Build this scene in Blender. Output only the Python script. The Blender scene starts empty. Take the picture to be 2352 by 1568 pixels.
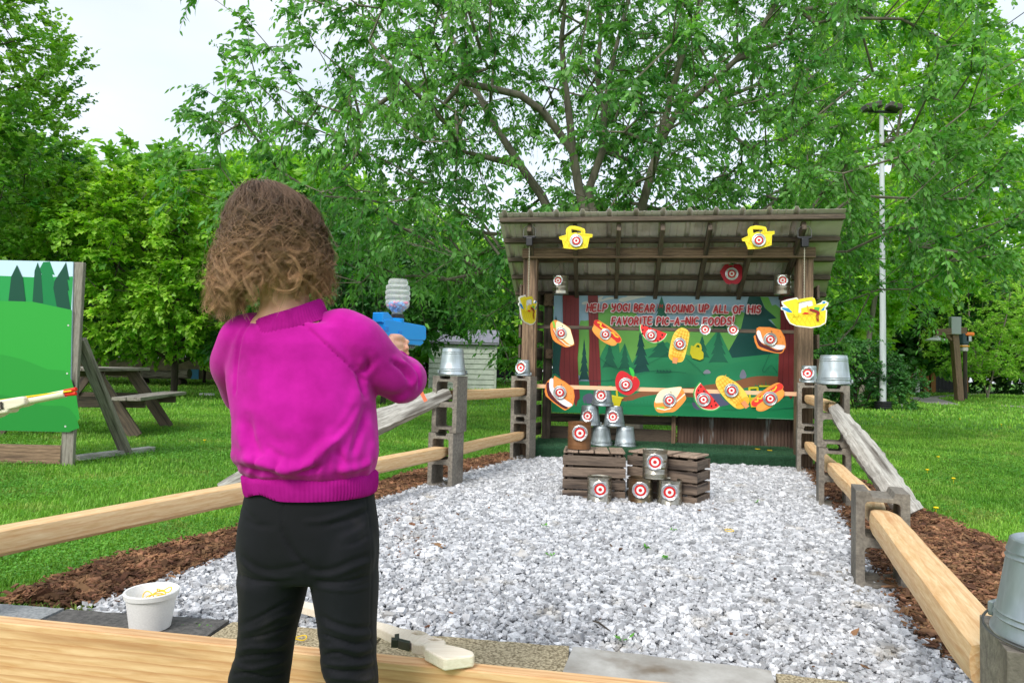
import bpy, bmesh, math, random
import numpy as np
from mathutils import Vector, Matrix
from mathutils.geometry import tessellate_polygon

SC = bpy.context.scene
COL = SC.collection
R = math.radians

# ---------------------------------------------------------------- camera
CAM_H, PITCH, ROLL, FPX = 0.84, R(2.483), R(1.30), 1568.0
cam_d = bpy.data.cameras.new('camera')
cam = bpy.data.objects.new('camera', cam_d); COL.objects.link(cam)
cam_d.sensor_width = 36.0; cam_d.lens = 24.0
cam_d.clip_start = 0.05; cam_d.clip_end = 900.0
CM = Matrix.Rotation(R(90) + PITCH, 3, 'X') @ Matrix.Rotation(ROLL, 3, 'Z')
cam.matrix_world = Matrix.Translation((0, 0, CAM_H)) @ CM.to_4x4()
SC.camera = cam

# ---------------------------------------------------------------- world and sun (bright overcast)
w = bpy.data.worlds.new('World'); SC.world = w; w.use_nodes = True
nt = w.node_tree; nt.nodes.clear()
out = nt.nodes.new('ShaderNodeOutputWorld')
bg1 = nt.nodes.new('ShaderNodeBackground'); bg2 = nt.nodes.new('ShaderNodeBackground')
add = nt.nodes.new('ShaderNodeAddShader')
sky = nt.nodes.new('ShaderNodeTexSky'); sky.sky_type = 'NISHITA'; sky.sun_disc = False
SUN_EL, SUN_AZ = R(42), R(207)
sky.sun_elevation = SUN_EL; sky.sun_rotation = SUN_AZ
sky.air_density = 1.0; sky.dust_density = 2.0
nt.links.new(sky.outputs[0], bg1.inputs[0]); bg1.inputs[1].default_value = 0.05
# cloud deck: white, faintly mottled
tc = nt.nodes.new('ShaderNodeTexCoord'); mp = nt.nodes.new('ShaderNodeMapping')
mp.inputs['Scale'].default_value = (1.2, 1.2, 3.5)
nz = nt.nodes.new('ShaderNodeTexNoise'); nz.inputs['Scale'].default_value = 1.6
nz.inputs['Detail'].default_value = 5; nz.inputs['Roughness'].default_value = 0.5
rp = nt.nodes.new('ShaderNodeValToRGB')
rp.color_ramp.elements[0].position = 0.35; rp.color_ramp.elements[0].color = (0.76, 0.81, 0.87, 1)
rp.color_ramp.elements[1].position = 0.62; rp.color_ramp.elements[1].color = (0.95, 0.97, 0.99, 1)
nt.links.new(tc.outputs['Generated'], mp.inputs[0]); nt.links.new(mp.outputs[0], nz.inputs[0])
nt.links.new(nz.outputs[0], rp.inputs[0]); nt.links.new(rp.outputs[0], bg2.inputs[0])
bg2.inputs[1].default_value = 0.60
nt.links.new(bg1.outputs[0], add.inputs[0]); nt.links.new(bg2.outputs[0], add.inputs[1])
nt.links.new(add.outputs[0], out.inputs[0])
sun_d = bpy.data.lights.new('sun', 'SUN'); sun = bpy.data.objects.new('sun', sun_d); COL.objects.link(sun)
sun_d.energy = 1.55; sun_d.angle = R(20); sun_d.color = (1.0, 0.97, 0.92)
# light arrives from behind-left of the camera, high up
sdir = Vector((-0.35, -0.66, 0.68)).normalized()
sun.rotation_euler = sdir.to_track_quat('Z', 'Y').to_euler()
SC.view_settings.view_transform = 'Standard'; SC.view_settings.look = 'None'
SC.view_settings.exposure = 0.68; SC.view_settings.gamma = 1.0
SC.cycles.max_bounces = 8; SC.cycles.transparent_max_bounces = 6
SC.cycles.diffuse_bounces = 4; SC.cycles.glossy_bounces = 3; SC.cycles.transmission_bounces = 6
SC.cycles.caustics_reflective = False; SC.cycles.caustics_refractive = False
SC.cycles.use_denoising = True

def ray(px, py):
    return CM @ Vector(((px - 1176) / FPX, -(py - 784) / FPX, -1.0))
def P(px, py, Y):
    d = ray(px, py); return Vector((0, 0, CAM_H)) + d * (Y / d.y)
def G(px, py, z=0.0):
    d = ray(px, py); return Vector((0, 0, CAM_H)) + d * ((z - CAM_H) / d.z)

# ---------------------------------------------------------------- colours and materials
def lin(c):
    c = c / 255.0
    return c / 12.92 if c <= 0.04045 else ((c + 0.055) / 1.055) ** 2.4
def S(r, g, b): return (lin(r), lin(g), lin(b), 1.0)

_M = {}
def mat(name, c1, c2=None, scale=20.0, rough=0.7, bump=0.0, stretch=(1, 1, 1), metal=0.0, detail=5.0,
        lo=0.35, hi=0.65, spec=0.5, c3=None, scale3=3.0, lo3=0.5, hi3=0.65, bscale=None, var=0.0, coat=0.0,
        transl=None, sheen=0.0, wave=None, rand_attr=None, distort=0.0, bdist=0.01, rough2=None):
    if name in _M: return _M[name]
    m = bpy.data.materials.new(name); m.use_nodes = True; _M[name] = m
    n = m.node_tree.nodes; l = m.node_tree.links
    b = n['Principled BSDF']; o = n['Material Output']
    b.inputs['Roughness'].default_value = rough; b.inputs['Metallic'].default_value = metal
    b.inputs['Specular IOR Level'].default_value = spec
    if coat: b.inputs['Coat Weight'].default_value = coat
    if sheen:
        b.inputs['Sheen Weight'].default_value = sheen; b.inputs['Sheen Roughness'].default_value = 0.5
    if c2 is None: c2 = c1
    t = n.new('ShaderNodeTexCoord'); mpn = n.new('ShaderNodeMapping'); mpn.inputs['Scale'].default_value = stretch
    l.new(t.outputs['Object'], mpn.inputs[0])
    oi = n.new('ShaderNodeObjectInfo'); ml = n.new('ShaderNodeMath'); ml.operation = 'MULTIPLY'; ml.inputs[1].default_value = 37.0
    l.new(oi.outputs['Random'], ml.inputs[0]); l.new(ml.outputs[0], mpn.inputs['Location'])
    z = n.new('ShaderNodeTexNoise'); z.inputs['Scale'].default_value = scale; z.inputs['Detail'].default_value = detail
    z.inputs['Roughness'].default_value = 0.6; z.inputs['Distortion'].default_value = distort
    l.new(mpn.outputs[0], z.inputs[0])
    r_ = n.new('ShaderNodeValToRGB'); r_.color_ramp.elements[0].position = lo; r_.color_ramp.elements[1].position = hi
    r_.color_ramp.elements[0].color = c1; r_.color_ramp.elements[1].color = c2
    l.new(z.outputs[0], r_.inputs[0]); col = r_.outputs[0]
    if c3 is not None:
        z3 = n.new('ShaderNodeTexNoise'); z3.inputs['Scale'].default_value = scale3; z3.inputs['Detail'].default_value = 4
        l.new(mpn.outputs[0] if scale3 > 0 else t.outputs['Object'], z3.inputs[0])
        mr = n.new('ShaderNodeMapRange'); mr.inputs[1].default_value = lo3; mr.inputs[2].default_value = hi3
        l.new(z3.outputs[0], mr.inputs[0])
        mx = n.new('ShaderNodeMix'); mx.data_type = 'RGBA'; l.new(mr.outputs[0], mx.inputs[0])
        l.new(col, mx.inputs[6]); mx.inputs[7].default_value = c3; col = mx.outputs[2]
        if rough2 is not None:
            mm = n.new('ShaderNodeMapRange'); l.new(mr.outputs[0], mm.inputs[0])
            mm.inputs[3].default_value = rough; mm.inputs[4].default_value = rough2
            l.new(mm.outputs[0], b.inputs['Roughness'])
    if wave:
        mw_ = n.new('ShaderNodeMapping'); mw_.inputs['Scale'].default_value = (.28, 1, 1); l.new(t.outputs['Object'], mw_.inputs[0]); l.new(ml.outputs[0], mw_.inputs['Location'])
        wt = n.new('ShaderNodeTexWave'); wt.wave_type = 'RINGS'; wt.rings_direction = 'X'; wt.wave_profile = 'SAW'; wt.inputs['Scale'].default_value = wave[0]; wt.inputs['Distortion'].default_value = wave[1]
        wt.inputs['Detail'].default_value = 3; wt.inputs['Detail Scale'].default_value = 1.2; wt.inputs['Detail Roughness'].default_value = .55; l.new(mw_.outputs[0], wt.inputs[0])
        wr_ = n.new('ShaderNodeMapRange'); wr_.inputs[1].default_value = .55; wr_.inputs[2].default_value = 1.0; wr_.inputs[3].default_value = 0; wr_.inputs[4].default_value = wave[2]; l.new(wt.outputs['Fac'], wr_.inputs[0])
        wm = n.new('ShaderNodeMix'); wm.data_type = 'RGBA'; l.new(wr_.outputs[0], wm.inputs[0]); l.new(col, wm.inputs[6]); wm.inputs[7].default_value = wave[3]; col = wm.outputs[2]
    if rand_attr:
        at = n.new('ShaderNodeAttribute'); at.attribute_name = rand_attr
        hs = n.new('ShaderNodeHueSaturation'); l.new(col, hs.inputs['Color'])
        mr2 = n.new('ShaderNodeMapRange'); mr2.inputs[3].default_value = 1 - var; mr2.inputs[4].default_value = 1 + var
        l.new(at.outputs['Fac'], mr2.inputs[0]); l.new(mr2.outputs[0], hs.inputs['Value'])
        mr3 = n.new('ShaderNodeMapRange'); mr3.inputs[3].default_value = 0.5 - var * 0.03; mr3.inputs[4].default_value = 0.5 + var * 0.01
        ml2 = n.new('ShaderNodeMath'); ml2.operation = 'FRACT'; ml3 = n.new('ShaderNodeMath'); ml3.operation = 'MULTIPLY'
        ml3.inputs[1].default_value = 13.7; l.new(at.outputs['Fac'], ml3.inputs[0]); l.new(ml3.outputs[0], ml2.inputs[0])
        l.new(ml2.outputs[0], mr3.inputs[0]); l.new(mr3.outputs[0], hs.inputs['Hue'])
        col = hs.outputs[0]
    elif var:
        hs = n.new('ShaderNodeHueSaturation'); l.new(col, hs.inputs['Color'])
        mr2 = n.new('ShaderNodeMapRange'); mr2.inputs[3].default_value = 1 - var; mr2.inputs[4].default_value = 1 + var
        l.new(oi.outputs['Random'], mr2.inputs[0]); l.new(mr2.outputs[0], hs.inputs['Value']); col = hs.outputs[0]
    l.new(col, b.inputs['Base Color'])
    if bump:
        bn = n.new('ShaderNodeBump'); bn.inputs['Strength'].default_value = bump; bn.inputs['Distance'].default_value = bdist
        if bscale:
            zb = n.new('ShaderNodeTexNoise'); zb.inputs['Scale'].default_value = bscale; zb.inputs['Detail'].default_value = 4
            l.new(mpn.outputs[0], zb.inputs[0]); l.new(zb.outputs[0], bn.inputs['Height'])
        else: l.new(z.outputs[0], bn.inputs['Height'])
        l.new(bn.outputs[0], b.inputs['Normal'])
    if transl:
        tb = n.new('ShaderNodeBsdfTranslucent'); ms = n.new('ShaderNodeMixShader'); ms.inputs[0].default_value = transl[0]
        hm = n.new('ShaderNodeMix'); hm.data_type = 'RGBA'; hm.blend_type = 'MULTIPLY'; hm.inputs[0].default_value = 1
        l.new(col, hm.inputs[6]); hm.inputs[7].default_value = transl[1]; l.new(hm.outputs[2], tb.inputs[0])
        l.new(b.outputs[0], ms.inputs[1]); l.new(tb.outputs[0], ms.inputs[2]); l.new(ms.outputs[0], o.inputs[0])
    return m

def wood(name, c1, c2, knots=None, scale=14, bump=0.25, rough=0.75, grain=14, c3=None, **k):
    return mat(name, c1, c2, scale=scale, stretch=(0.9, grain, grain), rough=rough, bump=bump, detail=7, lo=0.3, hi=0.7,
               c3=c3 or None, scale3=2.2, distort=0.6, bdist=0.004, var=k.pop('var', 0.12), **k)

def flat(r, g, b, rough=0.6, **k):
    k.setdefault('spec', .3); return mat('paint_%d_%d_%d' % (r, g, b), S(r, g, b), rough=rough, **k)

M_pine = wood('fresh_pine', S(214, 170, 114), S(240, 210, 164), c3=S(196, 138, 86), lo3=0.60, hi3=0.76, bump=0.12, rough=0.6, var=0.05, grain=9, wave=(14, 3.0, .40, S(196, 132, 74)))
M_board = wood('sawn_board', S(204, 156, 104), S(232, 196, 148), c3=S(168, 118, 72), lo3=0.56, hi3=0.74, bump=0.2, grain=10, scale=9, var=0.0, wave=(22, 1.2, .62, S(178, 120, 72)))
M_post = wood('brown_lumber', S(104, 82, 62), S(158, 130, 104), c3=S(70, 52, 40), lo3=0.55, hi3=0.7, bump=0.35, wave=(16, 3.5, .6, S(74, 54, 40)))
M_dark = wood('dark_lumber', S(72, 60, 50), S(112, 98, 82), c3=S(50, 42, 36), lo3=0.5, hi3=0.7, bump=0.3)
M_grey = wood('weathered_wood', S(112, 104, 94), S(170, 164, 152), c3=S(72, 66, 58), lo3=0.52, hi3=0.68, bump=0.5)
M_silver = wood('silver_wood', S(138, 134, 126), S(204, 202, 194), c3=S(88, 82, 74), lo3=0.52, hi3=0.7, bump=0.9, scale=10, grain=8)
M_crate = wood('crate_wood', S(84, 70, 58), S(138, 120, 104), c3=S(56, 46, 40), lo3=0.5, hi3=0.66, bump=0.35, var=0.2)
M_blondwood = wood('toy_wood', S(222, 208, 184), S(240, 230, 212), bump=0.05, rough=0.5, var=0.0)
M_conc = mat('concrete', S(112, 106, 97), S(146, 139, 127), scale=60, rough=0.95, bump=0.6, bscale=180, bdist=0.003, c3=S(84, 78, 70), scale3=5, lo3=0.5, hi3=0.75, var=0.14)
M_galv = mat('galvanised', S(160, 170, 174), S(196, 206, 210), scale=14, rough=0.42, metal=0.75, c3=S(118, 128, 126), scale3=9, lo3=0.46, hi3=0.72, rough2=0.7, stretch=(1, 1, .3), detail=8, var=0.05)
M_tin = mat('tin_can', S(170, 166, 152), S(204, 200, 186), scale=9, rough=0.22, metal=0.95, c3=S(112, 92, 66), scale3=5, lo3=0.55, hi3=0.72, rough2=0.75, stretch=(1, 1, .35), detail=7)
M_rust = mat('rusty_tin', S(104, 66, 36), S(132, 92, 56), scale=10, rough=0.6, metal=0.35, c3=S(74, 66, 56), scale3=4, lo3=0.48, hi3=0.6, stretch=(1, 1, .3), detail=8, bump=0.2)
M_foil = mat('foil', S(205, 207, 210), S(230, 232, 235), scale=60, rough=0.25, metal=0.9, bump=0.6, bdist=0.002)
M_steel = mat('steel', S(150, 150, 150), rough=0.3, metal=0.9)
M_black = mat('black_plastic', S(26, 27, 30), rough=0.4)
M_wire = mat('wire', S(110, 110, 108), rough=0.4, metal=0.8)

# ---------------------------------------------------------------- mesh builder
class MB:
    def __init__(s): s.v = []; s.f = []; s.m = []
    def add(s, vs, fs, mi=0):
        o = len(s.v); s.v.extend([tuple(p) for p in vs]); s.f.extend([tuple(i + o for i in q) for q in fs]); s.m.extend([mi] * len(fs)); return s
    def box(s, c, d, mi=0, rot=None):
        x, y, z = d[0] / 2, d[1] / 2, d[2] / 2
        vs = [Vector((a * x, b * y, e * z)) for a in (-1, 1) for b in (-1, 1) for e in (-1, 1)]
        if rot is not None: vs = [rot @ v for v in vs]
        vs = [v + Vector(c) for v in vs]
        return s.add(vs, [(0, 1, 3, 2), (4, 6, 7, 5), (0, 4, 5, 1), (2, 3, 7, 6), (0, 2, 6, 4), (1, 5, 7, 3)], mi)
    def extr(s, loops, y0, y1, mi=0, fn=None):
        """polygon (with holes) in x,z extruded from y0 (front) to y1"""
        fl = [p for lp in loops for p in lp]
        tris = tessellate_polygon([[Vector((p[0], p[1], 0)) for p in lp] for lp in loops])
        n = len(fl); vs = [(p[0], y0, p[1]) for p in fl] + [(p[0], y1, p[1]) for p in fl]
        fs = []
        for t in tris:
            a, b, c = [Vector(fl[i]) for i in t]
            ccw = (b - a).x * (c - a).y - (b - a).y * (c - a).x > 0
            t = tuple(t) if ccw else tuple(reversed(t))
            fs.append(t); fs.append(tuple(i + n for i in reversed(t)))
        o = 0
        for li, lp in enumerate(loops):
            k = len(lp)
            ar = sum(lp[i][0] * lp[(i + 1) % k][1] - lp[(i + 1) % k][0] * lp[i][1] for i in range(k))
            flip = (ar > 0) != (li > 0)
            for i in range(k):
                a, b = o + i, o + (i + 1) % k
                q = (a, a + n, b + n, b)
                fs.append(q if flip else tuple(reversed(q)))
            o += k
        if fn: vs = [fn(v) for v in vs]
        return s.add(vs, fs, mi)
    def face2d(s, poly, y, mi=0, fn=None):
        tris = tessellate_polygon([[Vector((p[0], p[1], 0)) for p in poly]]); fs = []
        for t in tris:
            a, b, c = [Vector(poly[i]) for i in t]
            ccw = (b - a).x * (c - a).y - (b - a).y * (c - a).x > 0
            fs.append(tuple(t) if ccw else tuple(reversed(t)))
        vs = [(p[0], y, p[1]) for p in poly]
        return s.add(vs, fs, mi)
    def lathe(s, prof, n=32, mi=0, c=(0, 0, 0), closed=False):
        vs = []
        for r_, z in prof:
            for i in range(n):
                a = 2 * math.pi * i / n; vs.append((c[0] + r_ * math.cos(a), c[1] + r_ * math.sin(a), c[2] + z))
        fs = []; k = len(prof)
        for j in range(k if closed else k - 1):
            j2 = (j + 1) % k
            for i in range(n):
                i2 = (i + 1) % n; fs.append((j * n + i, j * n + i2, j2 * n + i2, j2 * n + i))
        return s.add(vs, fs, mi)
    def tube(s, pts, rad, n=8, mi=0, cap=True, prof=None, up=None):
        pts = [Vector(p) for p in pts]; k = len(pts)
        if not hasattr(rad, '__len__'): rad = [rad] * k
        vs = []; prev = None
        for i in range(k):
            t = (pts[min(i + 1, k - 1)] - pts[max(i - 1, 0)]).normalized()
            if prev is None:
                a = Vector(up) if up else (Vector((0, 0, 1)) if abs(t.z) < 0.9 else Vector((1, 0, 0)))
                x = (a - t * a.dot(t)).normalized()
            else: x = (prev - t * prev.dot(t)).normalized()
            prev = x; y = t.cross(x)
            if prof: ring = [(x * q[1] + y * -q[0]) * rad[i] for q in prof]
            else: ring = [(x * math.cos(2 * math.pi * j / n) + y * math.sin(2 * math.pi * j / n)) * rad[i] for j in range(n)]
            vs += [pts[i] + q for q in ring]
        n = len(prof) if prof else n; fs = []
        for i in range(k - 1):
            for j in range(n):
                j2 = (j + 1) % n; fs.append((i * n + j, (i + 1) * n + j, (i + 1) * n + j2, i * n + j2)[::-1])
        if cap: fs.append(tuple(range(n))); fs.append(tuple(reversed(range((k - 1) * n, k * n))))
        return s.add(vs, fs, mi)
    def ico(s, c, r_, mi=0, sub=1, sc=(1, 1, 1)):
        bm = bmesh.new(); bmesh.ops.create_icosphere(bm, subdivisions=sub, radius=1)
        vs = [(c[0] + v.co.x * r_ * sc[0], c[1] + v.co.y * r_ * sc[1], c[2] + v.co.z * r_ * sc[2]) for v in bm.verts]
        fs = [tuple(v.index for v in f.verts) for f in bm.faces]; bm.free(); return s.add(vs, fs, mi)
    def build(s, name, mats, parent=None, loc=(0, 0, 0), rotz=0.0, smooth=False, bevel=0, bseg=1, mw=None, angle=40, fixn=False):
        me = bpy.data.meshes.new(name); me.from_pydata(s.v, [], s.f)
        if not isinstance(mats, (list, tuple)): mats = [mats]
        for m_ in mats: me.materials.append(m_)
        me.polygons.foreach_set('material_index', s.m)
        if fixn:
            bm = bmesh.new(); bm.from_mesh(me); bmesh.ops.recalc_face_normals(bm, faces=bm.faces); bm.to_mesh(me); bm.free()
        if smooth:
            me.polygons.foreach_set('use_smooth', [True] * len(me.polygons))
            me.set_sharp_from_angle(angle=R(angle))
        me.update()
        ob = bpy.data.objects.new(name, me); COL.objects.link(ob)
        if parent: ob.parent = parent
        if mw is not None: ob.matrix_local = mw
        else: ob.location = loc; ob.rotation_euler = (0, 0, rotz)
        if bevel:
            bv = ob.modifiers.new('b', 'BEVEL'); bv.width = bevel; bv.segments = bseg; bv.limit_method = 'ANGLE'; bv.angle_limit = R(40)
        return ob

def nmesh(name, V, F, mats, parent=None, attr=None, smooth=False, loc=(0, 0, 0), midx=None):
    """fast mesh from numpy arrays; F is (n,k)"""
    me = bpy.data.meshes.new(name); V = np.asarray(V, np.float32); F = np.asarray(F, np.int32)
    me.vertices.add(len(V)); me.vertices.foreach_set('co', V.ravel())
    k = F.shape[1]; me.loops.add(F.size); me.loops.foreach_set('vertex_index', F.ravel())
    me.polygons.add(len(F)); me.polygons.foreach_set('loop_start', np.arange(len(F), dtype=np.int32) * k)
    for m_ in (mats if isinstance(mats, (list, tuple)) else [mats]): me.materials.append(m_)
    if midx is not None: me.polygons.foreach_set('material_index', np.asarray(midx, np.int32))
    me.polygons.foreach_set('use_smooth', np.full(len(F), smooth))
    me.update(calc_edges=True); me.validate()
    if attr is not None:
        a = me.attributes.new('rnd', 'FLOAT', 'FACE'); a.data.foreach_set('value', np.asarray(attr, np.float32))
    ob = bpy.data.objects.new(name, me); COL.objects.link(ob); ob.location = loc
    if parent: ob.parent = parent
    return ob

def tag(o, label, cat, group=None):
    o['label'] = label; o['category'] = cat
    if group: o['group'] = group
    return o
def structure(o): o['kind'] = 'structure'; return o
def stuff(o, label=None, cat=None):
    o['kind'] = 'stuff'
    if label: o['label'] = label
    if cat: o['category'] = cat
    return o
def thing(name, label, cat, loc=(0, 0, 0), rotz=0.0, group=None):
    o = bpy.data.objects.new(name, None); COL.objects.link(o); o.empty_display_size = 0.1
    o.location = loc; o.rotation_euler = (0, 0, rotz); return tag(o, label, cat, group)
def dup(root, loc, rotz=0.0, label=None, scale=None):
    r_ = root.copy(); COL.objects.link(r_); r_.location = loc; r_.rotation_euler = (0, 0, rotz)
    if scale is not None: r_.scale = (scale,) * 3 if not hasattr(scale, '__len__') else scale
    if label: r_['label'] = label
    for ch in list(root.children):
        c = ch.copy(); COL.objects.link(c); c.parent = r_
        for g_ in list(ch.children):
            d = g_.copy(); COL.objects.link(d); d.parent = c
    return r_
def lumber(name, p0, p1, wd, ht, m, parent=None, up=(0, 0, 1), bevel=0.004, roll=0):
    """a board from p0 to p1, its width across and its height along up"""
    p0, p1 = Vector(p0), Vector(p1); x = (p1 - p0); L = x.length; x.normalize()
    z = Vector(up); z = (z - x * z.dot(x)).normalized(); y = z.cross(x)
    mb = MB().box((L / 2, 0, 0), (L, wd, ht))
    mw = Matrix((x, y, z)).transposed().to_4x4(); mw.translation = p0
    return mb.build(name, m, parent, mw=mw, bevel=bevel)
def cr(pts, n=6, closed=True):
    """catmull-rom through the points"""
    p = [Vector(q) for q in pts]; k = len(p); o = []
    rng = range(k if closed else k - 1)
    for i in rng:
        if closed: a, b, c, d = p[i - 1], p[i], p[(i + 1) % k], p[(i + 2) % k]
        else: a, b, c, d = p[max(i - 1, 0)], p[i], p[i + 1], p[min(i + 2, k - 1)]
        for j in range(n):
            t = j / n
            o.append(0.5 * ((2 * b) + (c - a) * t + (2 * a - 5 * b + 4 * c - d) * t * t + (3 * b - a - 3 * c + d) * t ** 3))
    if not closed: o.append(p[-1])
    return [tuple(q) for q in o]
def ell(cx, cy, rx, ry, n=28, rot=0.0):
    c, s = math.cos(rot), math.sin(rot); o = []
    for i in range(n):
        a = 2 * math.pi * i / n; x, y = rx * math.cos(a), ry * math.sin(a); o.append((cx + x * c - y * s, cy + x * s + y * c))
    return o
rs = np.random.RandomState(7)
# ---------------------------------------------------------------- ground sheets
def in_poly(x, y, poly):
    ins = np.zeros(len(x), bool); n = len(poly)
    for i in range(n):
        x0, y0 = poly[i][0], poly[i][1]; x1, y1 = poly[(i + 1) % n][0], poly[(i + 1) % n][1]
        c = ((y0 > y) != (y1 > y)) & (x < (x1 - x0) * (y - y0) / (y1 - y0 + 1e-12) + x0); ins ^= c
    return ins
M_lawn = mat('lawn_soil', S(60, 104, 30), S(96, 146, 48), scale=1.2, rough=0.95, c3=S(86, 84, 48), scale3=9, lo3=0.6, hi3=0.8, bump=0.3, bscale=40, spec=0.1)
NXg = 60
gx = np.linspace(-260, 260, NXg); gy = np.linspace(-60, 420, NXg)
GV = [(x, y, 0.0) for y in gy for x in gx]
GF = [(j * NXg + i, j * NXg + i + 1, (j + 1) * NXg + i + 1, (j + 1) * NXg + i) for j in range(NXg - 1) for i in range(NXg - 1)]
structure(nmesh('lawn', GV, GF, M_lawn))['label'] = 'wide green lawn around the gravel range'

g2 = lambda pts, z=0: [tuple(G(x, y, z)) for x, y in pts]
GLp = g2([(215, 1398), (395, 1330), (560, 1268), (700, 1215), (870, 1152), (990, 1112), (1185, 1058)])
GRp = g2([(2250, 1568), (2120, 1480), (2040, 1350), (1950, 1210), (1900, 1150), (1850, 1078)])
MLp = g2([(15, 1392), (250, 1300), (545, 1225), (700, 1172), (860, 1120), (985, 1082), (1165, 1046)])
MRp = g2([(2560, 1480), (2352, 1285), (2200, 1215), (2080, 1165), (1990, 1120), (1895, 1070)])
back = [tuple(G(1830, 1068)), tuple(G(1230, 1052))]
gravel_poly = GLp + back[::-1] + GRp[::-1] + [tuple(G(2250, 1700)), tuple(G(1790, 1640)), tuple(G(1310, 1560)), tuple(G(525, 1470)), tuple(G(200, 1440))]
mulchL = GLp + MLp[::-1]
mulchR = GRp + MRp[::-1]
def sheet(name, poly, z, m):
    tr = tessellate_polygon([[Vector((p[0], p[1], 0)) for p in poly]])
    V = [(p[0], p[1], z) for p in poly]; F = []
    for t in tr:
        a, b, c = [Vector(poly[i]) for i in t]
        F.append(tuple(t) if (b - a).x * (c - a).y - (b - a).y * (c - a).x > 0 else tuple(reversed(t)))
    return structure(nmesh(name, V, F, m))
sheet('gravel_bed', gravel_poly, 0.004, mat('gravel_dust', S(112, 112, 114), S(150, 150, 152), scale=80, rough=1.0, bump=0.5, bscale=90))
M_mulchbase = mat('mulch_base', S(48, 30, 20), S(84, 54, 34), scale=60, rough=1.0, bump=0.5)
sheet('mulch_bed', mulchL, 0.008, M_mulchbase)
sheet('mulch_strip', mulchR, 0.008, M_mulchbase)
shelf_back = [tuple(P(1240, 900, 7.6))[:2], tuple(P(1560, 900, 7.5))[:2], tuple(P(1640, 900, 9.6))[:2], tuple(P(1250, 900, 10.2))[:2]]
sheet('mulch_ring', [(a, b, 0) for a, b in shelf_back], 0.012, M_mulchbase)

def sample(poly, n):
    p = np.array([q[:2] for q in poly]); lo, hi = p.min(0), p.max(0); xs = []; ys = []; c = 0
    while c < n:
        x = rs.uniform(lo[0], hi[0], n * 2); y = rs.uniform(lo[1], hi[1], n * 2); k = in_poly(x, y, poly)
        xs.append(x[k]); ys.append(y[k]); c += k.sum()
    return np.concatenate(xs)[:n], np.concatenate(ys)[:n]
def rotz_(a):
    c, s = np.cos(a), np.sin(a); M = np.zeros((len(a), 3, 3)); M[:, 0, 0] = c; M[:, 0, 1] = -s; M[:, 1, 0] = s; M[:, 1, 1] = c; M[:, 2, 2] = 1; return M
def rot_rand(n, tilt):
    a = rs.uniform(0, 2 * np.pi, n); t = rs.normal(0, tilt, n); c, s = np.cos(t), np.sin(t)
    Mx = np.zeros((n, 3, 3)); Mx[:, 0, 0] = 1; Mx[:, 1, 1] = c; Mx[:, 1, 2] = -s; Mx[:, 2, 1] = s; Mx[:, 2, 2] = c
    return rotz_(a) @ Mx @ rotz_(rs.uniform(0, 2 * np.pi, n))
cubev = np.array([(a, b, c) for a in (-1, 1) for b in (-1, 1) for c in (-1, 1)], float)
cubef = np.array([(0, 1, 3, 2), (4, 6, 7, 5), (0, 4, 5, 1), (2, 3, 7, 6), (0, 2, 6, 4), (1, 5, 7, 3)])
cubet = np.array([t for q in cubef for t in ((q[0], q[1], q[2]), (q[0], q[2], q[3]))])
def scatter(n, x, y, z, dims, jit, tilt, name, m, faces=cubet):
    V = cubev[None] * (1 + rs.uniform(-jit, jit, (n, 8, 3))); V = V * dims[:, None, :]
    V = np.einsum('nij,nkj->nki', rot_rand(n, tilt), V) + np.stack([x, y, z], 1)[:, None, :]
    F = (faces[None] + 8 * np.arange(n)[:, None, None]).reshape(-1, 3)
    return nmesh(name, V.reshape(-1, 3), F, m, attr=np.repeat(rs.uniform(0, 1, n), len(faces)))
# crushed stone: one stuff object of real stones
M_stone = mat('crushed_stone', S(158, 160, 164), S(214, 215, 217), scale=22, rough=0.9, rand_attr='rnd', var=0.36, c3=S(172, 164, 148), scale3=5, lo3=0.6, hi3=0.78, bump=0.15, bscale=120)
N = 135000; x, y = sample(gravel_poly, N); ed = rs.normal(0, .03, (2, N)); x = x + ed[0]; y = y + ed[1] * (y > 2.6)
s = 0.0060 * np.exp(rs.normal(0, 0.34, N)) * (0.8 + 0.11 * y)
d = np.stack([s, s * rs.uniform(.6, 1.0, N), s * rs.uniform(.4, .75, N)], 1)
o = stuff(scatter(N, x, y, 0.004 + rs.uniform(0.0, 0.022, N), d, 0.34, 0.45, 'gravel', M_stone), 'pale grey crushed stone covering the floor of the range', 'gravel')
# mulch chips
M_chip = mat('bark_mulch', S(82, 60, 44), S(150, 114, 82), scale=8, rough=0.95, rand_attr='rnd', var=0.6, spec=0.2)
for nm, poly, N in (('bark_mulch', mulchL, 44000), ('bark_mulch', mulchR, 44000), ('bark_mulch', shelf_back, 4500)):
    x, y = sample(poly, N)
    ex = rs.normal(0, 0.025, (2, N)); x += ex[0]; y += ex[1]
    L = 0.0078 * np.exp(rs.normal(0, 0.55, N)); d = np.stack([L, L * rs.uniform(.2, .45, N), rs.uniform(.0012, .003, N)], 1)
    o = scatter(N, x, y, 0.01 + rs.uniform(0, 0.03, N), d, 0.35, 0.4, nm, M_chip)
    stuff(o, 'reddish brown shredded bark mulch', 'mulch')
x, y = sample(gravel_poly, 150); L = 0.008 * np.exp(rs.normal(0, 0.5, 150)); stuff(scatter(150, x, y, np.full(150, .026), np.stack([L, L * .5, np.full(150, .0015)], 1), .4, .4, 'leaf_litter', M_chip), 'brown bits of bark and dead leaf on the gravel', 'litter')
cxy = [G(1400 + 0 * k, 1240) for k in range(1)]
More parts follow.
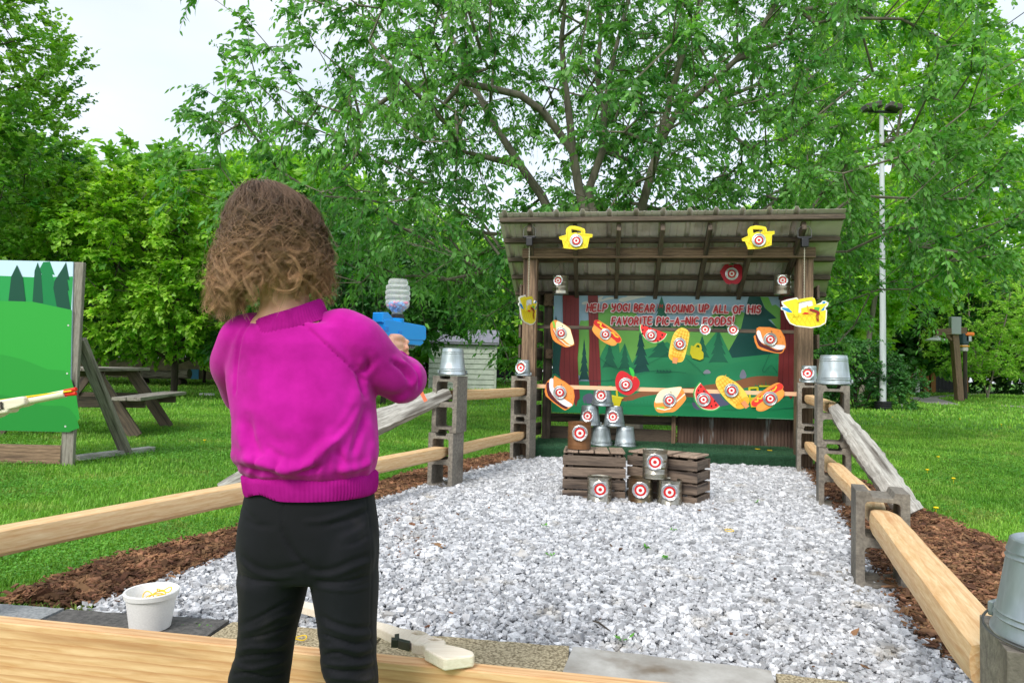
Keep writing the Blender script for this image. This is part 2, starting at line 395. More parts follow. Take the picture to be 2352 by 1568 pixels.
pl_ = [tuple(G(a, b)) for a, b in ((870, 1180), (1000, 1150), (1010, 1210), (975, 1290), (890, 1290))]; x, y = sample(pl_, 300); L = 0.008 * np.exp(rs.normal(0, 0.5, 300)); stuff(scatter(300, x, y, np.full(300, .022), np.stack([L, L * .4, np.full(300, .0015)], 1), .4, .4, 'leaf_litter', M_chip), 'brown bark bits strewn on the gravel by the left fence', 'litter')
# ---------------------------------------------------------------- grass
M_grass = mat('grass_blade', S(84, 142, 44), S(146, 196, 78), scale=0.9, c3=S(158, 172, 92), scale3=2.6, lo3=.56, hi3=.75, rough=0.55, rand_attr='rnd', var=0.45, spec=0.3, transl=(0.35, (1.0, 1.1, 0.5, 1)), lo=0.3, hi=0.7)
def z8_(x, y): return ((3200 + x * .42105) / 1.63265, (900 + y * .42105) / 1.63265)
path_poly = [tuple(G(*z8_(x, y))) for x, y in [(470, 1404), (600, 1446), (780, 1468), (960, 1470), (860, 1440), (745, 1408), (960, 1384), (1250, 1366), (1560, 1356), (1560, 1336), (1150, 1362), (800, 1385)]]
path_poly2 = [tuple(G(*z8_(x, y))) for x, y in [(1290, 1473), (1400, 1486), (1560, 1500), (1560, 1488), (1400, 1474)]]
bare = [gravel_poly, mulchL, mulchR, path_poly, path_poly2]
def grassfield(name, N, dmin, dmax, amin, amax, hgt, wid, label, powr=1.0, extra=bare):
    d = dmin * (dmax / dmin) ** (rs.uniform(0, 1, N) ** powr); a = rs.uniform(amin, amax, N)
    x, y = d * np.sin(a), d * np.cos(a); k = np.ones(N, bool)
    for p in extra: k &= ~in_poly(x, y, p)
    k &= ~in_poly(x, y, shelter_foot)
    x, y, d = x[k], y[k], d[k]; n = len(x)
    clump = 0.75 + 0.5 * np.sin(x * 3.1 + 1.7 * np.sin(y * 2.3)) * np.sin(y * 2.7 + np.cos(x * 1.9))
    h = hgt * (0.55 + 0.45 * rs.uniform(0, 1, n)) * np.exp(rs.normal(0, .25, n)) * (0.7 + 0.3 * clump) * np.maximum(1, (d / 6) ** 0.5)
    wv = wid * np.maximum(1, (d / 2.5)) ** 0.75
    az = rs.uniform(0, 2 * np.pi, n); le = rs.uniform(0.15, 0.95, n)
    dx, dy = np.cos(az), np.sin(az)
    b0 = np.stack([x - dy * wv, y + dx * wv, np.zeros(n)], 1); b1 = np.stack([x + dy * wv, y - dx * wv, np.zeros(n)], 1)
    mx, my, mz = x + dx * h * le * .35, y + dy * h * le * .35, h * .65
    m0 = np.stack([mx - dy * wv * .8, my + dx * wv * .8, mz], 1); m1 = np.stack([mx + dy * wv * .8, my - dx * wv * .8, mz], 1)
    tp = np.stack([x + dx * h * le, y + dy * h * le, h * (1.05 - le * .35)], 1)
    V = np.stack([b0, b1, m0, m1, tp], 1).reshape(-1, 3)
    F = (np.array([(0, 1, 3), (0, 3, 2), (2, 3, 4)])[None] + 5 * np.arange(n)[:, None, None]).reshape(-1, 3)
    rnd = np.clip(0.5 + 0.25 * (clump - .75) + rs.normal(0, .22, n), 0, 1)
    return stuff(nmesh(name, V, F, M_grass, attr=np.repeat(rnd, 3)), label, 'grass')
shelter_foot = [tuple(P(1225, 900, 6.35))[:2], tuple(P(1835, 900, 6.0))[:2], tuple(P(1840, 900, 7.1))[:2], tuple(P(1250, 900, 7.45))[:2]]
grassfield('grass', 215000, 2.3, 14, R(-47), R(3), 0.034, 0.0017, 'short mown grass left of the range')
grassfield('grass', 140000, 3.2, 14, R(22), R(46), 0.032, 0.0017, 'short mown grass right of the range')
grassfield('grass', 105000, 13, 55, R(-47), R(46), 0.045, 0.0030, 'far lawn grass under the trees', 0.7)
grassfield('grass', 22000, 7.2, 14, R(3), R(24), 0.04, 0.002, 'grass behind the shelter')
# clover leaves low in the turf
M_clover = mat('clover_leaf', S(74, 140, 40), S(110, 176, 58), scale=2, rough=0.6, rand_attr='rnd', var=0.3, transl=(0.3, (1, 1.1, .5, 1)))
def clover(N, dmin, dmax, amin, amax):
    d = dmin * (dmax / dmin) ** rs.uniform(0, 1, N); a = rs.uniform(amin, amax, N); x, y = d * np.sin(a), d * np.cos(a)
    pat = np.sin(x * 2.3 + 3 * np.sin(y * 1.1)) + np.sin(y * 3.1 + 2 * np.cos(x * 1.7)); k = pat > rs.normal(0.1, .5, N)
    for p in bare: k &= ~in_poly(x, y, p)
    x, y, d = x[k], y[k], d[k]; n = len(x); r = rs.uniform(.006, .011, n) * np.maximum(1, d / 4) ** .6
    hex_ = np.array([(0, 0, 0), (.5, -.5, .1), (1, -.45, .15), (1.1, 0, .1), (1, .45, .15), (.5, .5, .1)])
    V = np.einsum('nij,nkj->nki', rot_rand(n, .35), hex_[None] * r[:, None, None]) + np.stack([x, y, rs.uniform(.02, .045, n)], 1)[:, None, :]
    F = (np.array([(0, 1, 2), (0, 2, 3), (0, 3, 4), (0, 4, 5)])[None] + 6 * np.arange(n)[:, None, None]).reshape(-1, 3)
    stuff(nmesh('clover', V.reshape(-1, 3), F, M_clover, attr=np.repeat(rs.uniform(0, 1, n), 4)), 'clover leaves spread through the lawn', 'clover')
clover(95000, 2.3, 10, R(-39), R(2)); clover(32000, 3, 10, R(23), R(40))

# ---------------------------------------------------------------- pavers
M_pv = [mat('paver_grey', S(124, 128, 130), S(160, 164, 166), scale=90, rough=0.95, bump=0.6, bdist=0.002),
        mat('paver_dark', S(70, 69, 68), S(104, 102, 99), scale=70, rough=0.95, bump=0.7, bdist=0.003),
        mat('paver_tan', S(120, 108, 82), S(196, 182, 150), scale=130, rough=1.0, bump=1.0, bdist=0.004, lo=.4, hi=.6, c3=S(96, 92, 64), scale3=4, lo3=.55, hi3=.8),
        mat('paver_stained', S(150, 146, 138), S(186, 184, 178), scale=8, rough=0.9, bump=0.5, bscale=120, c3=S(120, 108, 92), scale3=5, lo3=.5, hi3=.62, bdist=0.003)]
ZP = 0.045
def paver(x0, y0, x1, y1, m, label, shrink=0.006, dz=0.0):
    a, b = G(x0, y0, ZP), G(x1, y1, ZP); u = (b - a).normalized(); v = Vector((u.y, -u.x, 0))
    if v.y > 0: v = -v
    a = a + u * shrink; b = b - u * shrink; n = 16; mb = MB()
    L = (b - a).length; lo = [(L * i / n, random.uniform(-.004, .004)) for i in range(n + 1)] + [(L + .002, -.15), (L, -.30)] + [(L * (n - i) / n, -.30) for i in range(n + 1)] + [(0, -.15)]
    vs = [tuple(a + u * p[0] - v * p[1]) for p in lo]
    top = [(p[0], p[1], ZP + dz) for p in vs]; k = len(vs)
    mb.v = top + [(p[0], p[1], -0.02) for p in vs]
    mb.f = [tuple(range(k))[::-1]] + [(i, (i + 1) % k, (i + 1) % k + k, i + k) for i in range(k)]; mb.m = [0] * len(mb.f)
    o = mb.build('paver', m, bevel=0.006, bseg=2, fixn=True); o['kind'] = 'structure'
    return tag(o, label, 'paving slab', 'concrete slabs edging the gravel')
random.seed(3)
paver(-200, 1374, 150, 1398, M_pv[0], 'light grey slab at the far left of the paving row', dz=.002)
paver(150, 1398, 530, 1424, M_pv[1], 'dark grey slab under the white foam tub')
paver(530, 1424, 884, 1451, M_pv[2], 'tan pebbly slab behind the legs of the child', dz=-.004)
paver(884, 1451, 1312, 1484, M_pv[2], 'tan pebbly slab beside the toy gun lying on the board')
paver(1312, 1484, 1776, 1541, M_pv[3], 'pale slab with brown stains right of the pebbly slabs', dz=.002)
paver(1776, 1541, 2300, 1606, M_pv[2], 'slab at the bottom right of the paving row', dz=-.003)
# ---------------------------------------------------------------- front board
ZB = 0.235
a, b = G(-60, 1406, ZB), G(1600, 1572, ZB); u = (b - a).normalized(); v = Vector((u.y, -u.x, 0)); v = v if v.y < 0 else -v
board_y = v
o = lumber('edging_board', a + u * -1.2 + v * .019 + Vector((0, 0, -.117)), a + u * 2.6 + v * .019 + Vector((0, 0, -.117)), .038, .235, M_board, bevel=.003)
tag(o, 'long yellowish softwood board on edge in front of the paving slabs', 'board')
boardA, boardU, boardV = a, u, v
# ---------------------------------------------------------------- concrete blocks
FR = R(-19.5)
def block(name, label, loc, rotz, group='concrete blocks carrying the rails', rx=0):
    w_, h_ = .095, .397
    outer = [(-w_, 0), (-.045, 0), (-.036, .022), (.036, .022), (.045, 0), (w_, 0), (w_, h_), (.045, h_), (.036, h_ - .022), (-.036, h_ - .022), (-.045, h_), (-w_, h_)]
    def hole(z0, z1):
        r = .016; x = .062; o = []
        for cx, cz, a0 in ((x - r, z0 + r, -90), (x - r, z1 - r, 0), (-x + r, z1 - r, 90), (-x + r, z0 + r, 180)):
            for k in range(4): a = R(a0 + 30 * k); o.append((cx + r * math.cos(a), cz + r * math.sin(a)))
        return o
    mb = MB().extr([outer, hole(.036, .178), hole(.214, .357)], -w_, w_)
    o = mb.build(name, M_conc, loc=loc, rotz=rotz, bevel=.004)
    return tag(o, label, 'concrete block', group)
pLN, pLF, pR1, pR2, pR3, pR4 = [G(*q) for q in ((1022, 1120), (1200, 1059), (2345, 1905), (2020, 1350), (1914, 1166), (1856, 1087))]
pR1 = Vector((.955, 1.20, 0))
block('concrete_block', 'lower concrete block of the stack right beside the child, under the big left bucket', pLN + Vector((0, 0, -.002)), FR)
block('concrete_block', 'upper concrete block directly under the big left bucket', pLN + Vector((.018, 0, .398)), FR + .02)
block('concrete_block', 'lower concrete block of the stack by the left post of the shelter', pLF, FR)
block('concrete_block', 'upper concrete block under the small left bucket by the shelter post', pLF + Vector((0, .004, .398)), FR - .01)
block('concrete_block', 'concrete block at the bottom right corner under the bucket', pR1, FR - .06)
block('concrete_block', 'single concrete block with the rail through it in the right fence', pR2, FR - .03)
block('concrete_block', 'lower block of the tall stack where the grey rail leans at right', pR3, FR)
block('concrete_block', 'upper block under the big right bucket', pR3 + Vector((-.012, 0, .398)), FR + .02)
block('concrete_block', 'lower block of the stack by the right post of the shelter', pR4, FR)
block('concrete_block', 'upper block under the small right bucket by the shelter post', pR4 + Vector((.004, 0, .398)), FR)
pLM = G(640, 1235); block('concrete_block', 'concrete block in the left fence behind the child', pLM, FR)
# small base slabs under some stacks
for p_, l_ in ((pLF, 'thin slab under the stack by the left post'), (pR2, 'thin slab under the single block')):
    o = MB().box((0, 0, .006), (.34, .34, .03)).build('base_slab', M_conc, loc=p_ + Vector((.02, 0, -.001)), rotz=FR, bevel=.004); tag(o, l_, 'slab', 'thin slabs under the blocks')
# ---------------------------------------------------------------- rails
def rail(name, label, p0, p1, r_, m, group, taper0=.55, taper1=.55, wob=.004, seg=24, tlen=.16, profn=None, flat_=.25, seed=0):
    p0, p1 = Vector(p0), Vector(p1); x = (p1 - p0); L = x.length; x.normalize(); z = Vector((0, 0, 1)); z = (z - x * z.dot(x)).normalized(); y = z.cross(x)
    rr = random.Random(seed); pr = []
    n = 14 if profn is None else len(profn)
    for j in range(n):
        a = 2 * math.pi * (j + .5) / n
        q = (math.cos(a), math.sin(a)) if profn is None else profn[j]
        q = (max(-.86, min(.86, q[0])), min(q[1], 1 - flat_)); pr.append(q)
    mb = MB(); vs = []; fs = []; ph = [rr.uniform(0, 6.28) for _ in range(6)]
    for i in range(seg + 1):
        s = L * i / seg; k = 1.0
        if s < tlen: k = taper0 + (1 - taper0) * (s / tlen) ** .6
        if L - s < tlen: k = min(k, taper1 + (1 - taper1) * ((L - s) / tlen) ** .6)
        oy = wob * math.sin(s * 3 + ph[0]) + wob * .5 * math.sin(s * 9 + ph[1]); oz = wob * math.sin(s * 2.6 + ph[2])
        for j, q in enumerate(pr):
            w_ = 1 + (wob * 6) * math.sin(s * 5 + ph[3] + j * 2.1) * math.sin(j * 1.7 + ph[4]) + (wob * 5) * rr.uniform(-1, 1)
            vs.append((s, q[0] * r_ * k * w_ + oy, q[1] * r_ * k * w_ + oz))
    for i in range(seg):
        for j in range(n):
            j2 = (j + 1) % n; fs.append((i * n + j, i * n + j2, (i + 1) * n + j2, (i + 1) * n + j))
    fs.append(tuple(range(n))[::-1]); fs.append(tuple(range(seg * n, seg * n + n)))
    mb.add(vs, fs); mw = Matrix((x, y, z)).transposed().to_4x4(); mw.translation = p0
    o = mb.build(name, m, mw=mw, smooth=True, angle=28, fixn=True)
    return tag(o, label, 'rail', group)
GP = 'new pine rails of the fence'
ez = Vector((0, 0, 1))
def at(p, z): return Vector((p.x, p.y, z))
uL = (pLF - pLN).normalized(); u2 = (pLN - pLM).normalized()
rail('fence_rail', 'long new pine rail running behind the child to the near left block stack', pLM + ez * .262 - u2 * 2.2, pLN + ez * .26 + u2 * .03, .054, M_pine, GP, seed=1, taper0=1, wob=.003)
rail('fence_rail', 'lower new pine rail between the two left block stacks', pLN + ez * .25 + uL * .04, pLF + ez * .255 + uL * .02, .047, M_pine, GP, seed=2)
rail('fence_rail', 'upper new pine rail between the two left block stacks', pLN + ez * .66 + uL * .01, pLF + ez * .655 + uL * .02, .046, M_pine, GP, seed=3)
uR = (pR2 - pR1).normalized()
rail('fence_rail', 'thick new pine rail from the bottom right corner to the single block', at(G(2275, 1510, .285), .285) - uR * .05, pR2 + ez * .285 + uR * .02, .060, M_pine, GP, seed=4, wob=.002, taper0=.9)
u23 = (pR3 - pR2).normalized(); u34 = (pR4 - pR3).normalized()
rail('fence_rail', 'lower pine rail between the single block and the tall stack on the right', pR2 + ez * .285 + u23 * .03, pR3 + ez * .265 + u23 * .03, .052, M_pine, GP, seed=5)
rail('fence_rail', 'lower pine rail between the two far right block stacks', pR3 + ez * .25 + u34 * .03, pR4 + ez * .25 + u34 * .03, .049, M_pine, GP, seed=6)
rail('fence_rail', 'upper pine rail between the two far right block stacks', pR3 + ez * .655 + u34 * .0, pR4 + ez * .655 + u34 * .03, .046, M_pine, GP, seed=7)
# split grey rails
sp = [(1.05, -.5), (.7, .35), (.25, .95), (-.35, .75), (-.9, .3), (-1.0, -.4), (-.3, -.85), (.4, -.9)]
rail('split_rail', 'old grey split rail leaning from the left block stack down behind the child', pLN + Vector((.02, -.02, .675)), G(505, 1122, .04) + Vector((0, 0, 0)), .092, M_silver, 'old grey split rails', taper0=.42, taper1=.5, wob=.012, seg=40, tlen=.55, profn=sp, flat_=-.2, seed=11)
rail('split_rail', 'old grey split rail leaning out of the right block stack with a broken orange tip', pR3 + Vector((-.02, -.05, .665)), G(2098, 1178, .055), .088, M_silver, 'old grey split rails', taper0=.42, taper1=.8, wob=.014, seg=40, tlen=.4, profn=sp, flat_=-.2, seed=12)
# ---------------------------------------------------------------- shelter frame of reference
SA = R(-8.5); SO = Vector((1.47, 6.43, 0)); SR = Matrix.Rotation(SA, 3, 'Z'); SI = SR.transposed()
def SW(x, y, z): return SO + SR @ Vector((x, y, z))
def SP(px, py, ly):
    """where the line of sight through a pixel meets the plane local y = ly of the shelter: local (x, z)"""
    o = SI @ (Vector((0, 0, CAM_H)) - SO); d = SI @ ray(px, py); t = (ly - o.y) / d.y; q = o + d * t; return (q.x, q.z)
sh = thing('shooting_shelter', 'open brown wooden lean-to with a ribbed metal roof over the target boards', 'shelter', SO, SA)
def L(name, a, b, w_, h_, m=None, up=(0, 0, 1), par=None): return lumber(name, a, b, w_, h_, m or M_post, par or sh, up)
M_roof = mat('roof_metal', S(212, 200, 196), S(230, 220, 216), scale=5, rough=0.5, metal=0.0, c3=S(150, 138, 118), scale3=4, lo3=.55, hi3=.8)
def roofz(y): return 1.928 - (y - 0.02) * 0.505
for x in (-1.315, 1.215): L('post', (x, 0, -.05), (x, 0, 1.93), .135, .135, up=(0, 1, 0))
L('beam', (-1.39, -.09, 1.975), (1.29, -.09, 1.975), .04, .095)
L('beam', (-1.39, .09, 1.965), (1.29, .09, 1.965), .04, .10)
for x, z1 in ((-1.20, 1.62), (1.35, 1.62)): L('back_post', (x, .70, -.05), (x, .70, z1), .09, .09, M_dark, up=(0, 1, 0))
for x in (-1.285, -.87, -.475, -.09, .32, .71, 1.105):
    xx = x * 1.02 + .0
    L('rafter', (x, -.43, roofz(-.43) + .0), (xx + (x * .02), .80, roofz(.80)), .04, .085, M_dark)
for y in (-.43, -.16, .11, .38, .65): L('purlin', (-1.555, y, roofz(y) + .062), (1.43 + (y + .43) * .15, y, roofz(y) + .062), .085, .04, M_dark)
L('back_beam', (-1.25, .63, 1.585), (1.40, .63, 1.585), .04, .09, M_dark)
# ribbed roof panel: one sheet with raised ribs
mb = MB(); pr = []; x = -1.57; ribs = 0
while x < 1.25:
    pr += [(x, 0), (x + .035, 0), (x + .05, .028), (x + .075, .028), (x + .09, 0), (x + .125, .0), (x + .13, .005), (x + .14, .005), (x + .145, 0), (x + .19, 0), (x + .195, .005), (x + .205, .005), (x + .21, 0)]; x += .236
pr += [(1.51, 0)]
y0, y1 = -.50, .84; t = .0015
up_ = [(px_, z + .084) for px_, z in pr]; n = len(up_)
vs = [(a, y0, roofz(y0) + b) for a, b in up_] + [(a, y1, roofz(y1) + b) for a, b in up_] + [(a, y0, roofz(y0) + b + t) for a, b in up_] + [(a, y1, roofz(y1) + b + t) for a, b in up_]
fs = [(i, i + n, i + n + 1, i + 1) for i in range(n - 1)] + [(i + 2 * n, i + 1 + 2 * n, i + n + 1 + 2 * n, i + 3 * n) for i in range(n - 1)] + [(i, i + 1, i + 1 + 2 * n, i + 2 * n) for i in range(n - 1)]
vs = [(a - (a > 0) * .075 * a / 1.51 + (b + .43) * .15 * max(0, a) / 1.51, b, c) for a, b, c in vs]; mb.add(vs, fs); mb.build('roof_sheet', M_roof, sh)
# side slats and rear slats
random.seed(5)
for z in (.24, .43, .60, .82, 1.03, 1.22, 1.42, 1.62):
    j = random.uniform(-.01, .01)
    L('side_slat', (-1.41, -.02, z + j), (-1.27, .76, z - j), .022, .13, M_dark)
for z in (.30, .52, .72, .95, 1.17, 1.40, 1.62):
    L('side_slat', (1.335, -.03, z), (1.43, .76, z + .01), .022, .13, M_dark)
zz = lambda px, py, ly: SP(px, py, ly)[1]
L('back_slat', (-1.24, .77, zz(1400, 996, .77)), (.15, .77, zz(1400, 996, .77) - .005), .022, .135, M_dark)
L('back_slat', (-1.24, .77, zz(1400, 962, .77)), (1.40, .77, zz(1400, 962, .77)), .022, .09, M_dark)
L('back_slat', (-1.24, .74, 1.70), (1.42, .74, 1.70), .022, .16, M_dark)
for z in (1.15, 1.05): pass
L('banner_block', (-1.19, .585, 1.60), (-1.19, .645, 1.60), .10, .13, M_post); L('banner_block', (-1.17, .585, 1.03), (-1.17, .645, 1.03), .09, .10, M_post)
L('banner_block', (1.31, .585, 1.03), (1.31, .645, 1.03), .09, .10, M_post)
a_ = SP(1546, 957, .70); b_ = SP(1546, 1026, .70)
L('stake', (a_[0], .66, -.02), (a_[0] + .005, .66, a_[1] + .12), .04, .04, M_post, up=(0, 1, 0))
# rusty corrugated panel low at the back
M_corr = mat('rusty_corrugated', S(74, 56, 48), S(108, 86, 74), scale=6, rough=0.8, metal=0.25, c3=S(168, 172, 172), scale3=9, lo3=.60, hi3=.68, stretch=(1, 1, .22), detail=8)
x0, zt = SP(1556, 958, .72); x1 = 1.34; mb = MB(); vs = []; n = 150; zb = .06
for k, (zc) in enumerate((zb, zt + .05)):
    for yy in (0, .002):
        for i in range(n + 1): vs.append((x0 + (x1 - x0) * i / n, .72 + yy + .006 * math.sin(2 * math.pi * (x0 + (x1 - x0) * i / n) / .033), zc))
m_ = n + 1
fs = [(i, i + 1, i + 1 + 2 * m_, i + 2 * m_) for i in range(n)] + [(i + m_, i + 3 * m_, i + 1 + 3 * m_, i + 1 + m_) for i in range(n)] + [(i, i + m_, i + m_ + 1, i + 1) for i in range(n)] + [(i + 2 * m_, i + 2 * m_ + 1, i + 3 * m_ + 1, i + 3 * m_) for i in range(n)]
mb.add(vs, fs).build('corrugated_panel', M_corr, sh, smooth=True)
# turf covered platform
M_turf = mat('artificial_turf', S(24, 58, 38), S(40, 84, 54), scale=150, rough=0.95, bump=0.9, bdist=0.006)
pf = thing('turf_platform', 'low platform covered in dark green artificial turf under the shelter', 'platform', SO, SA)
PZ = 0.135
mb = MB().box((-.02, .36, PZ / 2), (2.56, .80, PZ)); mb.build('platform_body', M_turf, pf, bevel=.03, bseg=3)
N = 26000; X = rs.uniform(-1.3, 1.26, N); Y = rs.uniform(-.04, .76, N); fr = rs.uniform(0, 1, N) < .35
Yt = np.where(fr, -.045, Y); Z = np.where(fr, rs.uniform(0.01, PZ - .01, N), PZ)
dx = rs.normal(0, .004, N); dy = np.where(fr, -rs.uniform(.006, .012, N), rs.normal(0, .004, N)); dz = np.where(fr, rs.normal(.002, .003, N), rs.uniform(.007, .013, N))
wv = .0016; V = np.stack([np.stack([X - wv, Yt, Z - .002], 1), np.stack([X + wv, Yt, Z - .002], 1), np.stack([X + dx, Yt + dy, Z + dz], 1)], 1).reshape(-1, 3)
o = nmesh('turf_pile', V, np.arange(3 * N).reshape(-1, 3), mat('turf_fibre', S(28, 70, 42), S(52, 104, 64), scale=30, rough=.7, rand_attr='rnd', var=.4), pf, attr=rs.uniform(0, 1, N)); o['kind'] = 'stuff'

# ---------------------------------------------------------------- layered printed boards
class Art:
    """coloured shapes printed on a board; x right, z up, front face at y = 0, each later shape a fraction of a mm proud"""
    def __init__(s, dy=.0005): s.mb = MB(); s.mats = []; s.k = 0; s.dy = dy
    def mi(s, c, rough=.45):
        m_ = c if not isinstance(c, tuple) else flat(*c, rough=rough)
        if m_ not in s.mats: s.mats.append(m_)
        return s.mats.index(m_)
    def base(s, loops, c, th): s.mb.extr(loops if hasattr(loops[0][0], '__len__') else [loops], 0, th, s.mi(c)); return s
    def fill(s, poly, c): s.k += 1; s.mb.face2d(poly, -s.dy * s.k, s.mi(c)); return s
    def line(s, pts, w_, c, joint=True):
        s.k += 1; y = -s.dy * s.k; mi = s.mi(c); e = 0.0
        for i in range(len(pts) - 1):
            a = Vector(pts[i]); b = Vector(pts[i + 1]); t_ = (b - a)
            if t_.length < 1e-6: continue
            nrm = Vector((-t_.y, t_.x)).normalized() * w_ / 2; e += s.dy * .02
            s.mb.face2d([tuple(a - nrm), tuple(b - nrm), tuple(b + nrm), tuple(a + nrm)], y - e, mi)
            if joint: e += s.dy * .02; s.mb.face2d(ell(b.x, b.y, w_ / 2, w_ / 2, 10), y - e, mi)
        if joint: a = pts[0]; s.mb.face2d(ell(a[0], a[1], w_ / 2, w_ / 2, 10), y - e - s.dy * .02, mi)
        return s
    def build(s, name, par=None, **k): return s.mb.build(name, s.mats, par, **k)
M_white = flat(235, 232, 228); M_red = flat(204, 34, 34)
def target(par, c, r_, kind='lid', seed=0, normal_mw=None):
    """round tin lid with a red and white ring sticker, facing local -y"""
    rr = random.Random(seed); mb = MB()
    prof = [(0, 0), (r_ * .62, 0), (r_ * .66, -.002), (r_ * .72, 0), (r_ * .80, 0), (r_ * .84, -.0035), (r_ * .93, -.0045), (r_, -.003), (r_, .004), (r_ * .92, .004), (0, .003)]
    if kind == 'foil': prof = [(0, 0), (r_ * .6, 0), (r_ * .8, -.003), (r_ * .93, -.006), (r_, -.004), (r_ * .98, .002), (0, .002)]
    mb.lathe([(a, -b) for a, b in prof], 36 if kind == 'lid' else 44)
    if kind == 'foil': mb.v = [(v[0] * (1 + rr.uniform(-.02, .02)), v[1] * (1 + rr.uniform(-.02, .02)), v[2] + rr.uniform(-.0012, .0012)) for v in mb.v]
    mw = Matrix.Rotation(R(90), 4, 'X'); mw.translation = Vector(c)
    if normal_mw is not None: mw = normal_mw @ Matrix.Rotation(R(90), 4, 'X')
    lid = mb.build('tin_lid', M_foil if kind == 'foil' else M_steel2, par, mw=mw, smooth=True, angle=50, fixn=True)
    st = MB(); z = .0022
    def ragged(q, am=.02):
        n = 30; return [q * (1 + rr.uniform(-am, am)) for _ in range(n)]
    def disc(rad, zz_, mi):
        n = len(rad); vs = [(0, 0, zz_)] + [(rad[i] * math.cos(2 * math.pi * i / n), rad[i] * math.sin(2 * math.pi * i / n), zz_) for i in range(n)]
        st.add(vs, [(0, 1 + i, 1 + (i + 1) % n) for i in range(n)], mi)
    k = .62 if kind == 'lid' else .70
    disc(ragged(r_ * k), z, 1); disc(ragged(r_ * k * .66, .008), z + .0006, 0); disc(ragged(r_ * k * .31, .008), z + .0012, 1)
    so = st.build('target_sticker', [M_white, M_red], lid); return lid
M_steel2 = mat('tin_lid_metal', S(176, 178, 178), S(214, 216, 216), scale=12, rough=0.3, metal=0.85)

# ---------------------------------------------------------------- big printed sign on the back wall
def z2(x, y): return ((1950 + x * .46769) / 1.63265, (1080 + y * .46769) / 1.63265)
BX0, BX1, BZ0, BZ1, BY = -1.134, 1.276, .423, 1.644, .555
def bp(pts): return [SP(*z2(x, y), BY) for x, y in pts]
def clipb(pts):
    o = []
    for x, z in pts: o.append((min(max(x, BX0 + .001), BX1 - .001), min(max(z, BZ0 + .001), BZ1 - .001)))
    return o
A = Art(.0004)
A.base([(BX0, BZ0), (BX1, BZ0), (BX1, BZ1), (BX0, BZ1)], (150, 182, 200), .012)
def F(pts, c, smooth=0): q = bp(pts); A.fill(clipb(cr(q, smooth) if smooth else q), c)
sky_, g1, g2c, g3, g4, g5 = (158, 190, 206), (112, 178, 84), (44, 140, 92), (28, 104, 78), (20, 78, 72), (30, 130, 84)
cl = (206, 208, 200)
F([(495, 120), (530, 105), (600, 100), (640, 70), (670, 66), (655, 90), (720, 72), (760, 82), (700, 95), (650, 110), (560, 125), (510, 134)], cl, 4)
F([(790, 95), (810, 80), (850, 72), (880, 55), (960, 58), (1015, 66), (960, 80), (880, 100), (830, 112), (800, 108)], cl, 4)
F([(1300, 160), (1350, 130), (1390, 118), (1380, 135), (1450, 122), (1488, 130), (1430, 140), (1380, 155), (1320, 168)], cl, 4)
F([(475, 300), (520, 262), (600, 250), (640, 180), (715, 130), (760, 122), (800, 150), (870, 190), (930, 205), (985, 300), (1080, 320), (1300, 300), (1490, 290), (1530, 225), (1600, 195), (1720, 188), (1790, 195), (2090, 330), (2090, 620), (475, 700)], g1, 3)
F([(1925, 68), (1990, 72), (2020, 140), (2050, 132), (2090, 165), (2090, 330), (2064, 318), (2000, 240)], g1)
def conifer(cx, top, bot, w_, c, n=4, lean=0):
    l_, r_ = [], []
    for i in range(n):
        f = (i + 1) / n; y = top + (bot - top) * f; ww = w_ * f
        l_ += [(cx - ww + lean * f, y), (cx - ww * .58 + lean * f, y - (bot - top) / n * .12)]; r_ += [(cx + ww + lean * f, y), (cx + ww * .58 + lean * f, y - (bot - top) / n * .12)]
    F([(cx, top)] + r_ + l_[::-1], c)
conifer(1135, 62, 330, 85, g3, 2); conifer(1600, 200, 330, 60, g3, 2)
F([(1835, 66), (1925, 68), (1962, 160), (2058, 242), (1990, 252), (2064, 322), (1990, 330), (2090, 560), (1990, 600), (1850, 640), (1560, 700), (1640, 560), (1720, 420), (1770, 330), (1800, 200)], g4)
F([(255, 480), (270, 330), (288, 222), (310, 300), (345, 420), (345, 740), (255, 700)], g4)
F([(640, 560), (655, 520), (700, 440), (720, 470), (790, 440), (800, 520), (840, 440), (900, 600), (960, 500), (1090, 470), (1180, 430), (1300, 520), (1420, 560), (1480, 470), (1590, 330), (1700, 560), (2090, 520), (2090, 800), (1000, 860), (640, 820)], g2c)
conifer(515, 405, 740, 44, g4, 5); conifer(965, 330, 690, 78, g4, 5, 10); conifer(840, 440, 650, 50, g3, 4); conifer(720, 440, 640, 62, g3, 3); conifer(1130, 400, 560, 110, g3, 3); conifer(1590, 330, 600, 80, g3, 4); conifer(1460, 380, 560, 60, g3, 3)
F([(255, 690), (330, 720), (480, 745), (700, 740), (900, 690), (1100, 660), (1300, 690), (1500, 690), (1640, 620), (1850, 580), (2090, 560), (2210, 560), (2205, 1060), (240, 1000)], (38, 138, 92), 2)
F([(560, 890), (640, 880), (780, 880), (900, 855), (1020, 810), (1200, 805), (1400, 795), (1500, 775), (1700, 750), (1850, 712), (1970, 704), (2100, 715), (2100, 775), (1930, 780), (1800, 800), (1650, 830), (1400, 875), (1150, 850), (980, 870), (850, 905)], (146, 96, 64), 3)
F([(250, 930), (480, 950), (700, 930), (960, 925), (1200, 940), (1500, 945), (1800, 930), (2205, 900), (2205, 1070), (240, 1010)], (26, 132, 82), 2)
F([(502, 880), (520, 855), (555, 842), (585, 855), (590, 920), (520, 925)], (100, 100, 124), 2)
F([(1378, 930), (1400, 880), (1500, 840), (1560, 815), (1600, 850), (1640, 900), (1680, 930), (1600, 950), (1520, 960), (1420, 975)], (92, 94, 122), 2)
